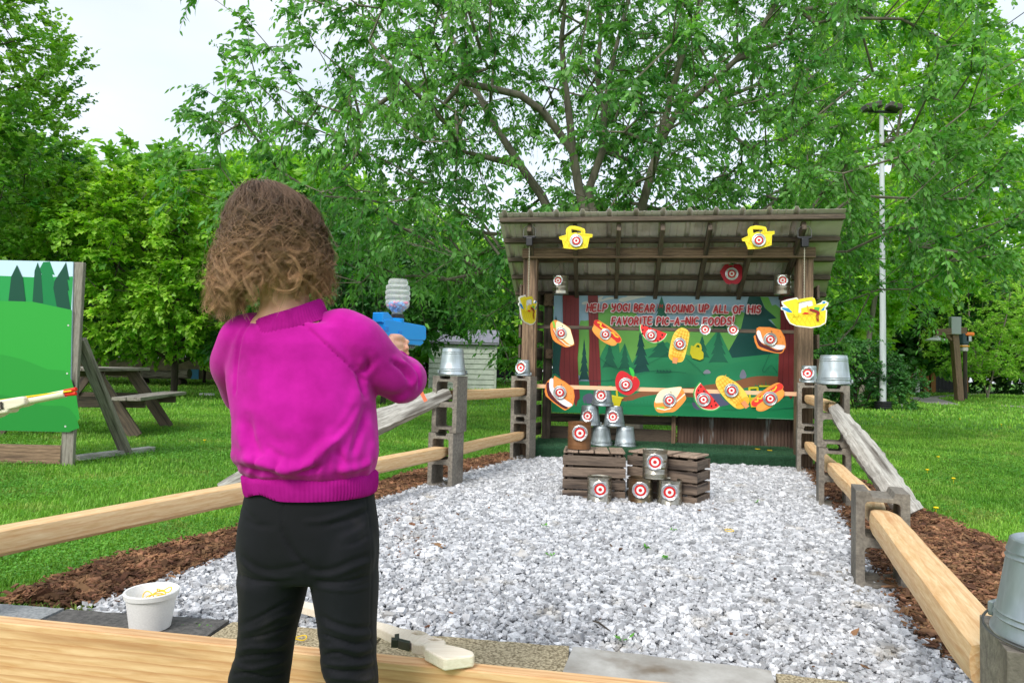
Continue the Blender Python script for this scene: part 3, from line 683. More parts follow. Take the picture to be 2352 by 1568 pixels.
F([(1470, 672), (1490, 655), (1510, 655), (1527, 672), (1520, 685), (1475, 686)], (140, 144, 158), 2); F([(1760, 700), (1775, 660), (1795, 655), (1815, 700), (1800, 725), (1765, 722)], (128, 132, 150), 2)
def tufts(x0, x1, y, h, c, seed):
    rr = random.Random(seed); p = [(x0, y + 14)]; x = x0
    while x < x1: p += [(x + 8, y), (x + 4 + rr.uniform(-6, 6), y - h * rr.uniform(.4, 1)), (x + 22, y + 4)]; x += 26
    p += [(x1, y + 14)]; F(p, c)
tufts(440, 610, 945, 70, g5, 1); tufts(800, 1060, 930, 50, g5, 2); tufts(1290, 1420, 900, 40, g5, 3); tufts(1880, 2000, 790, 60, g5, 4); tufts(2060, 2200, 950, 90, g5, 5); tufts(1090, 1200, 665, 22, g3, 6); tufts(1620, 1740, 960, 50, g5, 7)
br = (128, 46, 48); bl_ = (88, 30, 36)
F([(343, 58), (474, 60), (474, 420), (462, 560), (470, 720), (480, 880), (462, 900), (450, 950), (428, 900), (380, 880), (345, 860), (330, 760), (316, 650), (332, 480), (346, 300)], br)
F([(545, 60), (625, 62), (630, 400), (640, 560), (648, 700), (648, 795), (632, 770), (618, 800), (596, 780), (575, 795), (560, 780), (550, 700), (556, 420)], br)
F([(2083, 68), (2215, 70), (2212, 880), (2190, 850), (2170, 890), (2140, 850), (2110, 880), (2062, 835), (2072, 560), (2086, 300)], br)
for xs in ((372, 360, 356, 352), (410, 404, 398, 408), (442, 438, 430, 436), (575, 578, 586, 590), (602, 600, 612, 620), (2120, 2126, 2108, 2100), (2160, 2158, 2150, 2152)):
    q = cr(bp([(xs[0], 90), (xs[1], 330), (xs[2], 600), (xs[3], 780)]), 8, closed=False); A.line(q, .004, bl_, joint=False)
for q in ([(640, 560), (760, 640), (900, 650)], [(900, 640), (1000, 620), (1190, 520)], [(480, 740), (600, 742), (740, 735), (900, 690)], [(950, 690), (1100, 660), (1330, 680)], [(1940, 660), (2000, 520)], [(1940, 660), (1960, 670), (2010, 620), (2060, 680)], [(1860, 970), (2000, 972), (2200, 955)], [(1330, 560), (1420, 640), (1480, 700)]):
    A.line(cr(bp(q), 6, closed=False), .003, g4, joint=False)
def pbasket(pts, hand, rim):
    F(pts, (216, 206, 40)); A.line(bp(hand), .02, (220, 210, 44)); A.line(bp(rim), .016, (230, 222, 60))
pbasket([(725, 860), (820, 880), (798, 946), (735, 942)], [(690, 830), (690, 796), (730, 790), (775, 815), (778, 860)], [(722, 858), (824, 880)])
pbasket([(1830, 880), (1960, 860), (1960, 950), (1850, 955)], [(1840, 880), (1835, 800), (1900, 797), (1905, 860)], [(1920, 785), (2000, 785)])
F([(1370, 460), (1440, 480), (1470, 520), (1468, 565), (1440, 578), (1380, 560), (1360, 520)], (216, 206, 40)); A.line(cr(bp([(1395, 478), (1415, 450), (1440, 455), (1448, 490)]), 5, False), .02, (222, 212, 48))
# lettering made of round-ended strokes
GL_ = {'H': [[(0, 0), (0, 1)], [(.6, 0), (.62, 1)], [(0, .5), (.6, .52)]], 'E': [[(.5, 1), (0, 1), (0, 0), (.52, 0)], [(0, .52), (.42, .53)]], 'L': [[(0, 1), (0, 0), (.48, .02)]],
       'P': [[(0, 0), (.02, 1), (.4, .98), (.55, .76), (.4, .5), (.02, .42)]], 'Y': [[(0, 1), (.06, .66), (.3, .52), (.52, .66), (.55, 1)], [(.54, 1), (.5, .4), (.34, 0), (.06, .0)]],
       'O': [[(.3, 1), (.04, .8), (0, .4), (.2, 0), (.45, .02), (.64, .4), (.58, .82), (.3, 1)]], 'G': [[(.58, .85), (.34, 1), (.06, .78), (.0, .35), (.22, 0), (.52, .08), (.56, .42), (.34, .44)]],
       'I': [[(.04, 0), (.04, 1)]], 'B': [[(0, 0), (.02, 1), (.36, .96), (.42, .72), (.02, .54), (.46, .42), (.5, .14), (.3, 0), (0, 0)]],
       'A': [[(0, 0), (.3, 1), (.6, 0)], [(.12, .34), (.5, .34)]], 'R': [[(0, 0), (.02, 1), (.38, .98), (.5, .74), (.36, .52), (.02, .48)], [(.26, .5), (.54, 0)]],
       'N': [[(0, 0), (.02, .98), (.56, .04), (.6, 1)]], 'U': [[(0, 1), (.02, .3), (.24, 0), (.48, .16), (.56, .5), (.58, 1)], [(.56, .5), (.6, 0)]], 'D': [[(0, 0), (.02, 1), (.36, .92), (.6, .52), (.42, .1), (0, 0)]],
       'F': [[(0, 0), (.02, 1), (.5, .98)], [(.02, .52), (.4, .54)]], 'S': [[(.5, .86), (.28, 1), (.04, .82), (.14, .56), (.42, .44), (.5, .18), (.26, 0), (.0, .12)]],
       'V': [[(0, 1), (.28, 0), (.58, 1)]], 'T': [[(0, 1), (.6, 1)], [(.3, 1), (.3, 0)]], 'C': [[(.54, .84), (.3, 1), (.04, .72), (.02, .3), (.24, 0), (.54, .12)]], '-': [[(.02, .5), (.5, .52)]], '!': [[(.06, 1.15), (.05, .42)], [(.04, .06), (.05, .06)]], 'M': [[(0, 0), (.04, 1), (.34, .3), (.66, 1), (.7, 0)]]}
def adv(ch): return {' ': .52, 'I': .34, '-': .74, '!': .4}.get(ch, max(p[0] for st in GL_.get(ch, [[(.5, 0)]]) for p in st) + .30)
def lettering(txt, xa, xb, ya, yb, h_):
    """between two zoomed-photo points on the baseline"""
    tot = sum(adv(c) for c in txt) - .3; a = Vector(bp([(xa, ya)])[0]); b = Vector(bp([(xb, yb)])[0]); ux = (b - a) / tot; L_ = []; pos = 0; rr = random.Random(4)
    for ch in txt:
        dz_ = rr.uniform(-.06, .06)
        for st in GL_.get(ch, []):
            q = [tuple(a + ux * (pos + p[0] + .1 * (p[1] - .5)) + Vector((0, h_ * (p[1] + dz_)))) for p in st]
            if len(q) > 3: q = cr(q, 3, closed=False)
            L_.append(q)
        pos += adv(ch)
    return L_
hh = .070
LT = lettering('HELP YOGI BEAR', 540, 1074, 184, 190, hh) + lettering('ROUND UP ALL OF HIS', 1174, 1915, 191, 204, hh) + lettering('FAVORITE PIC-A-NIC FOODS!', 738, 1702, 291, 298, hh)
TM = lettering('TM', 1090, 1138, 164, 165, .036)
for q in LT: A.line(q, .034, (244, 226, 228))
for q in LT: A.line(q, .0145, (176, 24, 32))
for q in TM: A.line(q, .0052, (176, 24, 32))
A.line(bp([(1885, 1035), (2180, 1046)]), .004, (120, 170, 140), joint=False)
o = A.build('printed_sign', loc=SW(0, BY, 0), rotz=SA); tag(o, 'wide cartoon forest sign with red lettering on the back of the shelter', 'sign')

# ---------------------------------------------------------------- target rails across the opening
xl, zl = SP(1228, 750, .12); xr, zr = SP(1843, 763, .12)
o = lumber('target_rail', SW(-1.31, .125, zl), SW(1.24, .125, zr + .0), .02, .035, M_dark); tag(o, 'thin dark wooden strip across the sign holding the upper food targets', 'rail')
M_peach = flat(238, 190, 150)
xl, zl = SP(1228, 886, -.085); xr, zr = SP(1838, 905, -.085)
o = lumber('target_rail', SW(xl - .02, -.085, zl), SW(xr + .02, -.085, zr), .012, .036, M_peach, bevel=0); tag(o, 'long peach coloured strip low across the opening holding the lower food targets', 'rail')
ZU = .095; ZL = -.11
def food(name, label, cat, ly, tc, tr, build, group, conv=None, seed=0, back=True):
    conv = conv or z2
    c0 = Vector(SP(*conv(*tc), ly)); T = lambda pts: [tuple(Vector(SP(*conv(x, y), ly)) - c0) for x, y in pts]
    a_ = Art(.0007); build(a_, T)
    root = a_.build(name, loc=SW(c0.x, ly, c0.y), rotz=SA); tag(root, label, cat, group)
    target(root, (0, -.0007 * (a_.k + 1) - .004, 0), tr * .2865 / 1568 * (6.3 + ly), seed=seed + len(label))
    MB().lathe([(0, .003), (.003, .0028), (.0055, 0)], 12).build('screw', M_steel, root, mw=Matrix.Translation((.012, -.0007 * (a_.k + 1) - .0005, tr * .2865 / 1568 * (6.3 + ly) + .012)) @ Matrix.Rotation(R(90), 4, 'X'))
    return root
def capsule(p0, p1, r_, n=10):
    p0, p1 = Vector(p0), Vector(p1); a0 = math.atan2(p1.y - p0.y, p1.x - p0.x); o = []
    for c, s0 in ((p1, a0 - math.pi / 2), (p0, a0 + math.pi / 2)):
        for i in range(n + 1): a = s0 + math.pi * i / n; o.append((c.x + r_ * math.cos(a), c.y + r_ * math.sin(a)))
    return o
cream, crust, org, wht, choc, grn, red_, mel = (246, 238, 196), (240, 166, 74), (244, 150, 66), (240, 240, 242), (84, 32, 40), (140, 200, 70), (214, 40, 44), (226, 56, 54)
GU, GLW = 'food shaped targets on the upper strip', 'food shaped targets on the lower strip'
def sand1(a, T):
    a.base(T(cr([(262, 268), (295, 258), (392, 315), (410, 350), (434, 442), (425, 458), (375, 474), (335, 460), (262, 410), (243, 300)], 3)), org, .006)
    a.fill(T(cr([(300, 264), (392, 320), (408, 352), (432, 440), (400, 452), (330, 390), (290, 330)], 3)), cream)
    a.line(T([(270, 330), (285, 380), (330, 420), (372, 455), (400, 462)]), .012, (250, 226, 190)); a.line(T([(262, 330), (300, 410), (355, 450)]), .007, (196, 70, 60))
    a.line(T([(268, 272), (276, 312)]), .022, grn)
food('food_target', 'sandwich cutout with a ring target at the left end of the upper strip', 'target', ZU, (330, 360), 48, sand1, GU)
def dog1(a, T):
    out_ = cr([(590, 300), (595, 262), (625, 255), (660, 275), (760, 340), (810, 400), (808, 435), (780, 440), (765, 458), (730, 460), (660, 425), (600, 370), (578, 330)], 4)
    a.base(T(out_), org, .006); a.fill(T(capsule((615, 278), (785, 412), 24)), (208, 44, 40)); a.fill(T(capsule((602, 330), (745, 437), 24)), crust)
    a.line(T(cr([(625, 275), (650, 285), (645, 305), (670, 325), (700, 330), (712, 350), (745, 360), (765, 385), (785, 392)], 4, False)), .014, (250, 196, 60))
food('food_target', 'hot dog cutout in a bun on the upper strip', 'target', ZU, (685, 370), 46, dog1, GU)
def melon(chord, bulge, seeds):
    def f(a, T):
        o_ = cr([chord[0]] + bulge + [chord[1]], 5, closed=False); c = (Vector(chord[0]) + Vector(chord[1])) / 2
        sc = lambda k: [tuple(c + (Vector(p) - c) * k) for p in o_]
        a.base(T(o_), (56, 160, 76), .006); a.fill(T(sc(.93)), (240, 226, 190)); a.fill(T(sc(.885)), mel)
        for s_ in seeds: a.fill(T(ell(s_[0], s_[1], 6, 8, 10)), (40, 24, 24))
    return f
food('food_target', 'watermelon slice cutout hanging flat side up on the upper strip', 'target', ZU, (1050, 378), 46, melon(((960, 286), (1188, 368)), [(955, 320), (970, 370), (1010, 422), (1065, 446), (1120, 438), (1165, 408)], [(990, 300), (985, 335), (1035, 312), (1140, 375), (1125, 405), (1090, 350), (1105, 425), (980, 365)]), GU)
def corn(out_, axis, stub, kern=(250, 208, 84), wd=.05):
    def f(a, T):
        a.base(T(cr(out_, 3)), kern, .006); a.fill(T(stub[1]), (244, 178, 54))
        p0, p1 = Vector(axis[0]), Vector(axis[1]); d_ = (p1 - p0); n_ = Vector((-d_.y, d_.x)).normalized()
        for i in range(9):
            c = p0 + d_ * (.06 + .80 * i / 8); hw = (38 + 26 * math.sin(math.pi * min(1, (i + 1.5) / 9))) * wd / .05
            a.line(T([tuple(c + n_ * hw * t_ + d_.normalized() * (7 * (abs(t_) ** 2) * -1)) for t_ in (-1, -.5, 0, .5, 1)]), .0035, (226, 166, 40), joint=False)
        for t_ in (-.62, -.22, .2, .62):
            a.line(T([tuple(p0 + d_ * s_ + n_ * t_ * (40 + 24 * math.sin(math.pi * min(1, s_ + .1))) * wd / .05) for s_ in (.02, .3, .6, .84)]), .0035, (226, 166, 40), joint=False)
        a.mb.extr([T(stub[0])], -.0007 * (a.k + 1), .006, a.mi((224, 148, 96)))
    return f
food('food_target', 'upright corn cob cutout on the upper strip', 'target', ZU, (1280, 447), 49, corn([(1285, 320), (1312, 320), (1345, 338), (1358, 372), (1350, 430), (1335, 500), (1312, 575), (1280, 594), (1235, 588), (1200, 565), (1192, 530), (1205, 460), (1220, 400), (1245, 348)], ((1318, 330), (1235, 590)), ([(1226, 555), (1266, 560), (1257, 606), (1222, 600)], cr([(1200, 530), (1250, 545), (1300, 545), (1308, 572), (1280, 590), (1235, 586), (1204, 564)], 3))), GU)
def smore(out_, gr, ma, ch):
    def f(a, T):
        a.base(T(cr(out_, 2)), (238, 140, 60), .006); a.fill(T(cr(ch, 3)), choc); a.fill(T(cr(ma, 3)), wht); a.fill(T(gr), (240, 150, 72))
        g0 = [Vector(p) for p in gr[:4]]; rr = random.Random(1)
        for i in range(9):
            u_, v_ = .15 + .7 * (i % 3) / 2, .12 + .7 * (i // 3) / 2; q = (g0[0] * (1 - u_) + g0[1] * u_) * (1 - v_) + (g0[3] * (1 - u_) + g0[2] * u_) * v_
            a.fill(T(ell(q.x, q.y, 4, 4, 8)), (206, 112, 50))
    return f
food('food_target', 'marshmallow and chocolate cracker cutout at the right end of the upper strip', 'target', ZU, (2005, 411), 52, smore([(1918, 311), (2090, 334), (2133, 455), (2120, 492), (2092, 525), (1990, 508), (1905, 480), (1875, 388), (1892, 375), (1897, 340)], [(1920, 312), (2088, 335), (2132, 458), (2020, 450), (1950, 422)], [(1900, 345), (1925, 345), (1955, 425), (2020, 452), (2122, 458), (2108, 490), (2060, 490), (1990, 462), (1930, 430), (1902, 380)], [(1888, 378), (1910, 380), (1935, 440), (2000, 472), (2060, 498), (2108, 490), (2095, 512), (2040, 512), (1950, 480), (1910, 455)]), GU)
food('food_target', 'marshmallow and chocolate cracker cutout at the left end of the lower strip', 'target', ZL, (320, 835), 55, smore([(275, 706), (292, 712), (428, 802), (430, 922), (410, 950), (370, 976), (340, 968), (208, 866), (203, 800), (210, 762), (235, 732), (268, 722)], [(276, 708), (426, 802), (430, 922), (330, 850), (266, 790)], [(238, 735), (266, 728), (272, 800), (330, 870), (415, 928), (408, 948), (370, 948), (300, 900), (240, 820)], [(212, 765), (236, 760), (245, 830), (300, 905), (380, 950), (365, 968), (300, 930), (225, 860)]), GLW)
def apple(a, T):
    a.base(T(cr([(790, 675), (820, 664), (860, 680), (885, 700), (925, 708), (955, 740), (958, 780), (930, 820), (890, 852), (855, 858), (820, 846), (780, 815), (764, 765), (770, 715)], 4)), (206, 38, 46), .006)
    a.mb.extr([T(cr([(875, 634), (905, 650), (917, 680), (912, 708), (896, 702), (884, 675)], 3))], -.002, .004, a.mi((60, 190, 70))); a.line(T([(905, 730), (908, 712), (932, 712)]), .008, (224, 120, 50))
food('food_target', 'red apple cutout with a green leaf on the lower strip', 'target', ZL, (847, 773), 55, apple, GLW)
def sand2(a, T):
    a.base(T(cr([(1120, 825), (1145, 811), (1275, 790), (1298, 800), (1327, 862), (1325, 900), (1245, 985), (1180, 994), (1118, 998), (1085, 970), (1077, 912)], 3)), org, .006)
    a.fill(T(cr([(1130, 818), (1275, 792), (1290, 815), (1215, 925), (1140, 918), (1080, 912)], 3)), cream); a.line(T([(1092, 962), (1150, 958)]), .02, grn); a.line(T([(1100, 962), (1160, 975), (1200, 965), (1260, 905), (1320, 850)]), .011, (252, 232, 204)); a.line(T([(1240, 900), (1290, 850)]), .012, (226, 110, 90))
food('food_target', 'square sandwich cutout in the middle of the lower strip', 'target', ZL, (1198, 898), 55, sand2, GLW)
food('food_target', 'watermelon slice cutout tilted on its tip on the lower strip', 'target', ZL, (1470, 893), 55, melon(((1440, 750), (1608, 954)), [(1402, 800), (1390, 850), (1405, 915), (1445, 965), (1500, 984), (1565, 982)], [(1450, 790), (1430, 820), (1475, 825), (1560, 905), (1535, 945), (1570, 935), (1520, 915), (1425, 850)]), GLW)
food('food_target', 'slanted corn cob cutout on the lower strip', 'target', ZL, (1694, 820), 55, corn([(1600, 705), (1640, 702), (1690, 730), (1750, 768), (1805, 830), (1838, 895), (1825, 940), (1790, 963), (1740, 965), (1690, 930), (1640, 880), (1595, 820), (1570, 765), (1577, 722)], ((1605, 715), (1790, 955)), ([(1770, 920), (1800, 900), (1838, 945), (1808, 966)], cr([(1730, 935), (1770, 890), (1820, 870), (1838, 900), (1825, 940), (1785, 963), (1742, 963)], 3))), GLW)
def dog2(a, T):
    a.base(T(cr([(2050, 762), (2085, 760), (2112, 785), (2108, 812), (2120, 830), (2112, 870), (2060, 920), (1985, 970), (1930, 988), (1895, 975), (1893, 950), (1858, 945), (1855, 905), (1900, 860), (1980, 800)], 3)), org, .006)
    a.fill(T(capsule((1882, 924), (2084, 788), 26)), (226, 60, 50)); a.fill(T(capsule((1925, 955), (2090, 845), 28)), crust); a.line(T(cr([(1885, 905), (1905, 905), (1905, 880), (1930, 885), (1945, 862), (1985, 850), (2010, 825), (2040, 815), (2055, 790)], 4, False)), .013, (252, 200, 60))
food('food_target', 'hot dog cutout at the right end of the lower strip', 'target', ZL, (2005, 885), 57, dog2, GLW)
for i, (c, l_) in enumerate((((1485, 332), 'bare round tin lid target left of its twin under the word foods'), ((1710, 335), 'bare round tin lid target right of its twin, nearer the cracker cutout'))):
    q = SP(*z2(*c), ZU); root = thing('lid_target', l_, 'target', SW(q[0], ZU + .006, q[1]), SA, 'bare tin lid targets'); target(root, (0, 0, 0), .052, 'foil', seed=50 + i)
# apple under the roof, two baskets at the eaves
def z1(x, y): return ((1850 + x * .57398) / 1.63265, (780 + y * .57398) / 1.63265)
def apple2(a, T):
    a.base(T(cr([(1490, 400), (1510, 372), (1540, 366), (1558, 374), (1585, 366), (1618, 374), (1632, 410), (1625, 455), (1605, 490), (1580, 497), (1560, 492), (1540, 498), (1515, 485), (1492, 445), (1480, 418)], 3)), (178, 28, 48), .006); a.line(T([(1540, 372), (1565, 366)]), .012, (60, 120, 60))
food('food_target', 'dark red apple cutout hanging up under the roof', 'target', .2, (1557, 430), 42 * 1.23, apple2, 'targets hanging from the roof', conv=z1)
def z5(x, y): return ((1850 + x * .2551) / 1.63265, (780 + y * .2551) / 1.63265)
YB = (246, 226, 52); YD = (222, 198, 34)
def bask(fx):
    def f(a, T):
        t = lambda p: T([fx(*q) for q in p])
        a.base([t([(965, 422), (1068, 393), (1066, 330), (1078, 296), (1122, 264), (1200, 262), (1280, 282), (1340, 306), (1352, 335), (1350, 374), (1460, 386), (1454, 430), (1415, 436), (1384, 584), (1215, 609), (1035, 590), (1010, 470), (972, 458)]),
                t([(1146, 312), (1285, 340), (1290, 368), (1200, 358), (1150, 370)])], YB, .008)
        a.line(t([(970, 440), (1070, 412)]), .012, YD, False); a.line(t([(1150, 395), (1300, 392), (1452, 408)]), .012, YD, False); a.line(t([(1146, 300), (1280, 322), (1315, 340), (1318, 372)]), .014, YD, False)
        for i in range(5): a.line(t([(1020 + 75 * i, 590 - 5 * i), (1060 + 80 * i, 500), (1100 + 75 * i, 440)]), .0025, (206, 176, 20), False); a.line(t([(1020 + 60 * i, 470), (1080 + 60 * i, 520), (1150 + 60 * i, 596 - 4 * i)]), .0025, (206, 176, 20), False)
        a.line(t([(1085, 330), (1090, 470)]), .004, YD, False)
    return f
food('basket_target', 'yellow basket cutout with a ring target, hanging level at the left eave', 'target', -.47, (1220, 485), 54, bask(lambda x, y: (x, y)), 'yellow basket targets at the eave', conv=z5)
def fx(x, y):
    x -= 1212; y -= 450; a_ = R(-9); return (1212 + 1657 * 2 - 1657 * 2 + x * math.cos(a_) - y * math.sin(a_), 450 + x * math.sin(a_) + y * math.cos(a_))
def z5b(x, y): X, Y = z5(x, y); return (X + (1741.3 - 1321.5), Y - 1.5)
food('basket_target', 'yellow basket cutout with a ring target, hanging tilted at the right eave', 'target', -.47, (1212, 487), 54, bask(fx), 'yellow basket targets at the eave', conv=z5b)
# fix: hooks for the two baskets are the rafter ends behind them
# ---------------------------------------------------------------- big basket signs on chains
def z6(x, y): return ((2700 + x * .31888) / 1.63265, (780 + y * .31888) / 1.63265)
def spinner(label, ly, topx, swiv_px, rot, seed):
    topx_, topz = SP(*swiv_px, ly)
    root = thing('spinning_basket_sign', label, 'hanging sign', SW(topx_, ly, topz), SA, 'basket signs spinning on chains')
    c0 = Vector(SP(*z6(998, 1060), -.40)); T = lambda pts: [tuple(Vector(SP(*z6(x, y), -.40)) - c0) for x, y in pts]
    a = Art(.0007)
    a.base(T([(730, 1098), (800, 1075), (910, 1052), (940, 1085), (1030, 1062), (1100, 1052), (1125, 1075), (1140, 1135), (1195, 1112), (1215, 1090), (1250, 1090), (1262, 1106), (1283, 1110), (1278, 1145), (1245, 1180), (1265, 1205), (1262, 1290), (1250, 1355), (1180, 1395), (1080, 1412), (900, 1390), (830, 1360), (790, 1300), (755, 1205), (725, 1195), (722, 1165), (757, 1160), (735, 1130)]), (240, 238, 228), .008)
    a.fill(T([(745, 1108), (905, 1066), (938, 1100), (930, 1210), (870, 1235), (765, 1135)]), YB)
    a.fill(T([(778, 1222), (900, 1232), (1060, 1236), (1180, 1215), (1252, 1200), (1248, 1290), (1238, 1345), (1175, 1382), (1080, 1398), (905, 1378), (840, 1350), (802, 1290)]), YB)
    a.fill(T([(735, 1172), (760, 1172), (812, 1180), (860, 1230), (815, 1228), (740, 1188)]), (40, 140, 200))
    a.fill(T([(1180, 1212), (1205, 1130), (1215, 1102), (1245, 1100), (1240, 1140), (1228, 1205)]), (40, 140, 200))
    a.fill(T([(970, 1118), (1080, 1088), (1090, 1165), (1040, 1185), (1000, 1150)]), (248, 248, 248))
    a.fill(T([(960, 1180), (1130, 1140), (1270, 1120), (1240, 1150), (1180, 1215), (960, 1240)]), YB)
    a.fill(T([(1115, 1165), (1180, 1165), (1165, 1218), (1110, 1200)]), (90, 180, 80)); a.fill(T([(970, 1250), (1000, 1225), (1040, 1230), (1058, 1250)]), (216, 50, 36)); a.fill(T([(1020, 1145), (1040, 1150), (1050, 1190), (1110, 1245), (1050, 1252), (1035, 1210)]), (232, 178, 60))
    for pts, w_, c in (([(885, 1110), (892, 1280)], .05, YB), ([(905, 1100), (1010, 1078), (1098, 1066), (1110, 1100), (1118, 1140)], .026, YB)): a.line(T(pts), w_, c, False)
    a.line(T([(860, 1108), (872, 1270)]), .003, YD, False); a.line(T([(910, 1108), (925, 1282)]), .003, YD, False); a.line(T([(775, 1240), (900, 1262), (1060, 1262), (1180, 1240), (1250, 1215)]), .003, YD, False)
    a.line(T(cr([(1070, 1198), (1130, 1215), (1160, 1235), (1145, 1270), (1155, 1320)], 4, False)), .022, (150, 46, 40))
    for i in range(7): a.line(T([(800 + 62 * i, 1250), (850 + 62 * i, 1310), (910 + 55 * i, 1385)]), .0025, (206, 176, 20), False); a.line(T([(880 + 55 * i, 1260), (850 + 55 * i, 1310), (820 + 62 * i, 1345)]), .0025, (206, 176, 20), False)
    drop = SP(*z6(998, 1060), -.40)[1] - topz
    o = a.build('basket_cutout', root, loc=(0, 0, drop), rotz=rot)
    ch = MB(); nl = int((-drop - .17) / .012)
    for i in range(nl):
        z = drop + .006 + i * .012; a0 = math.pi / 2 * (i % 2); pts = [(.0035 * math.cos(t_) * math.cos(a0), .0035 * math.cos(t_) * math.sin(a0), z + .0075 * math.sin(t_)) for t_ in [2 * math.pi * k / 8 for k in range(9)]]
        ch.tube(pts, .0016, 4, cap=False)
    ch.build('chain', M_galvw, root)
    bk = MB().tube([(-.055, 0, -.095), (-.055, 0, -.03), (-.03, 0, 0), (.03, 0, 0), (.055, 0, -.03), (.055, 0, -.095)], .004, 6); bk.build('wire_bracket', M_wire, root)
    MB().box((0, 0, -.10), (.11, .03, .022)).box((0, 0, -.145), (.058, .058, .075)).build('motor', M_black, root, bevel=.006, bseg=2)
M_galvw = mat('bright_chain', S(206, 200, 180), rough=0.4, metal=0.4)
spinner('yellow picnic basket sign with a white edge, turned face on by the right post', -.41, 0, (1848, 520), 0, 1)
spinner('yellow picnic basket sign turned nearly edge on in front of the left post', -.41, 0, (1217, 520), R(72), 2)
# ---------------------------------------------------------------- buckets and cans
def bucket(name, label, loc, rb, rt, h, rotz=0, group='galvanised buckets', tgt=None, bail=True, m=None, ears=True, hang=False, seed=0):
    """an upturned bucket: wide mouth (rb) down, closed base (rt) up; local origin at the mouth plane"""
    root = thing(name, label, 'bucket', loc, rotz, group); t = .0012
    def rad(z): return rb + (rt - rb) * z / h
    prof = []
    zs = [0, .004, .010, .10 * h, .16 * h, .18 * h, .20 * h, .22 * h, .24 * h, .26 * h, .5 * h, .78 * h, .80 * h, .82 * h, .84 * h, .86 * h, .88 * h, .955 * h, h - .004, h]
    for i, z in enumerate(zs):
        b = {1: .003, 2: .003, 5: .0025, 8: .0025, 13: .0022, 16: .0022}.get(i, 0); prof.append((rad(z) + b, z))
    prof += [(rad(h) - .003, h + .002), (rad(h) - .006, h - .006), (0, h - .007), (0, h - .009), (rad(h) - .008, h - .009), (rb - .003, .002)]
    bk_ = MB().lathe(prof, 48); q1, q2 = (len(label) * 1.7) % 6.28, (len(label) * 2.9) % 6.28; nv = []
    for v in bk_.v:
        a = math.atan2(v[1], v[0]); k_ = 1 + .012 * math.sin(2 * a + q1) * (v[2] / h) + .008 * math.sin(5 * a + q2 + v[2] * 30) * math.sin(v[2] / h * 3); nv.append((v[0] * k_, v[1] * k_, v[2]))
    bk_.v = nv; bk_.build('bucket_body', m or M_galv, root, smooth=True, angle=35, fixn=True)
    if ears:
        for sx in (-1, 1): MB().box((sx * (rb + .006), 0, .022), (.010, .03, .026)).build('handle_ear', M_galv, root, bevel=.002)
    if bail:
        pts = [((rb + .012) * math.cos(a), -(rb + .012) * math.sin(a), .018 - .016 * math.sin(a)) for a in [math.pi * k / 20 for k in range(21)]]
        MB().tube(pts, .0022, 6).build('bail_handle', M_wire, root)
    if tgt:
        r_, zf = tgt[:2]; sl = math.atan2(rb - rt, h); a = R(tgt[2]) if len(tgt) > 2 else 0
        mw = Matrix.Rotation(a, 4, 'Z') @ Matrix.Translation((0, -rad(zf * h) - .009, zf * h)) @ Matrix.Rotation(-sl, 4, 'X')
        target(root, (0, 0, 0), r_, 'foil', seed=seed, normal_mw=mw)
    return root
GB = 'big galvanised buckets upside down on the blocks'
ztop = .397 * 2 + .003
bucket('bucket', 'big upturned bucket on the left block stack beside the blue toy', pLN + Vector((.03, .0, ztop + .004)), .098, .074, .19, R(20), GB)
bucket('bucket', 'big upturned bucket on the right block stack above the grey rail', pR3 + Vector((-.0, 0, ztop + .002)), .104, .080, .19, R(-30), GB)
bucket('bucket', 'upturned bucket cut off by the right edge at the bottom corner', Vector((.963, 1.19, .40)), .108, .080, .165, R(-62), GB)
bucket('bucket', 'small bucket with a ring target on the block stack by the left post', pLF + Vector((-.01, -.01, ztop)), .066, .054, .148, R(-8), 'small target buckets on the end stacks', tgt=(.055, .52, -14), bail=False, seed=3)
bucket('bucket', 'small bucket with a ring target on the block stack by the right post', pR4 + Vector((-.0, -.01, ztop)), .068, .058, .148, R(-20), 'small target buckets on the end stacks', tgt=(.055, .55, -12), bail=False, seed=4)
GPY = 'buckets of the pyramid on the platform'
def pyr(px, row, label, tgt, seed):
    x, _ = SP(px, 950, .20); return bucket('bucket', label, SW(x, .20 + .004 * (seed % 2), PZ + .192 * row), .103, .080, .19, SA + R(25 * seed), GPY, tgt=tgt, seed=seed + 9)
dT = Vector((0, 0, 0))
pyr(1382, 0, 'bottom left bucket of the pyramid', None, 1); pyr(1437, 0, 'bottom right bucket of the pyramid', None, 2)
pyr(1355, 1, 'left bucket of the middle row of the pyramid, half behind the rusty can', (.058, .5, -20 + 8.5), 0)
pyr(1411, 1, 'right bucket of the middle row of the pyramid', (.058, .5, -58), 2)
pyr(1383, 2, 'top bucket of the pyramid with a ring target', (.060, .55, -32), 1)
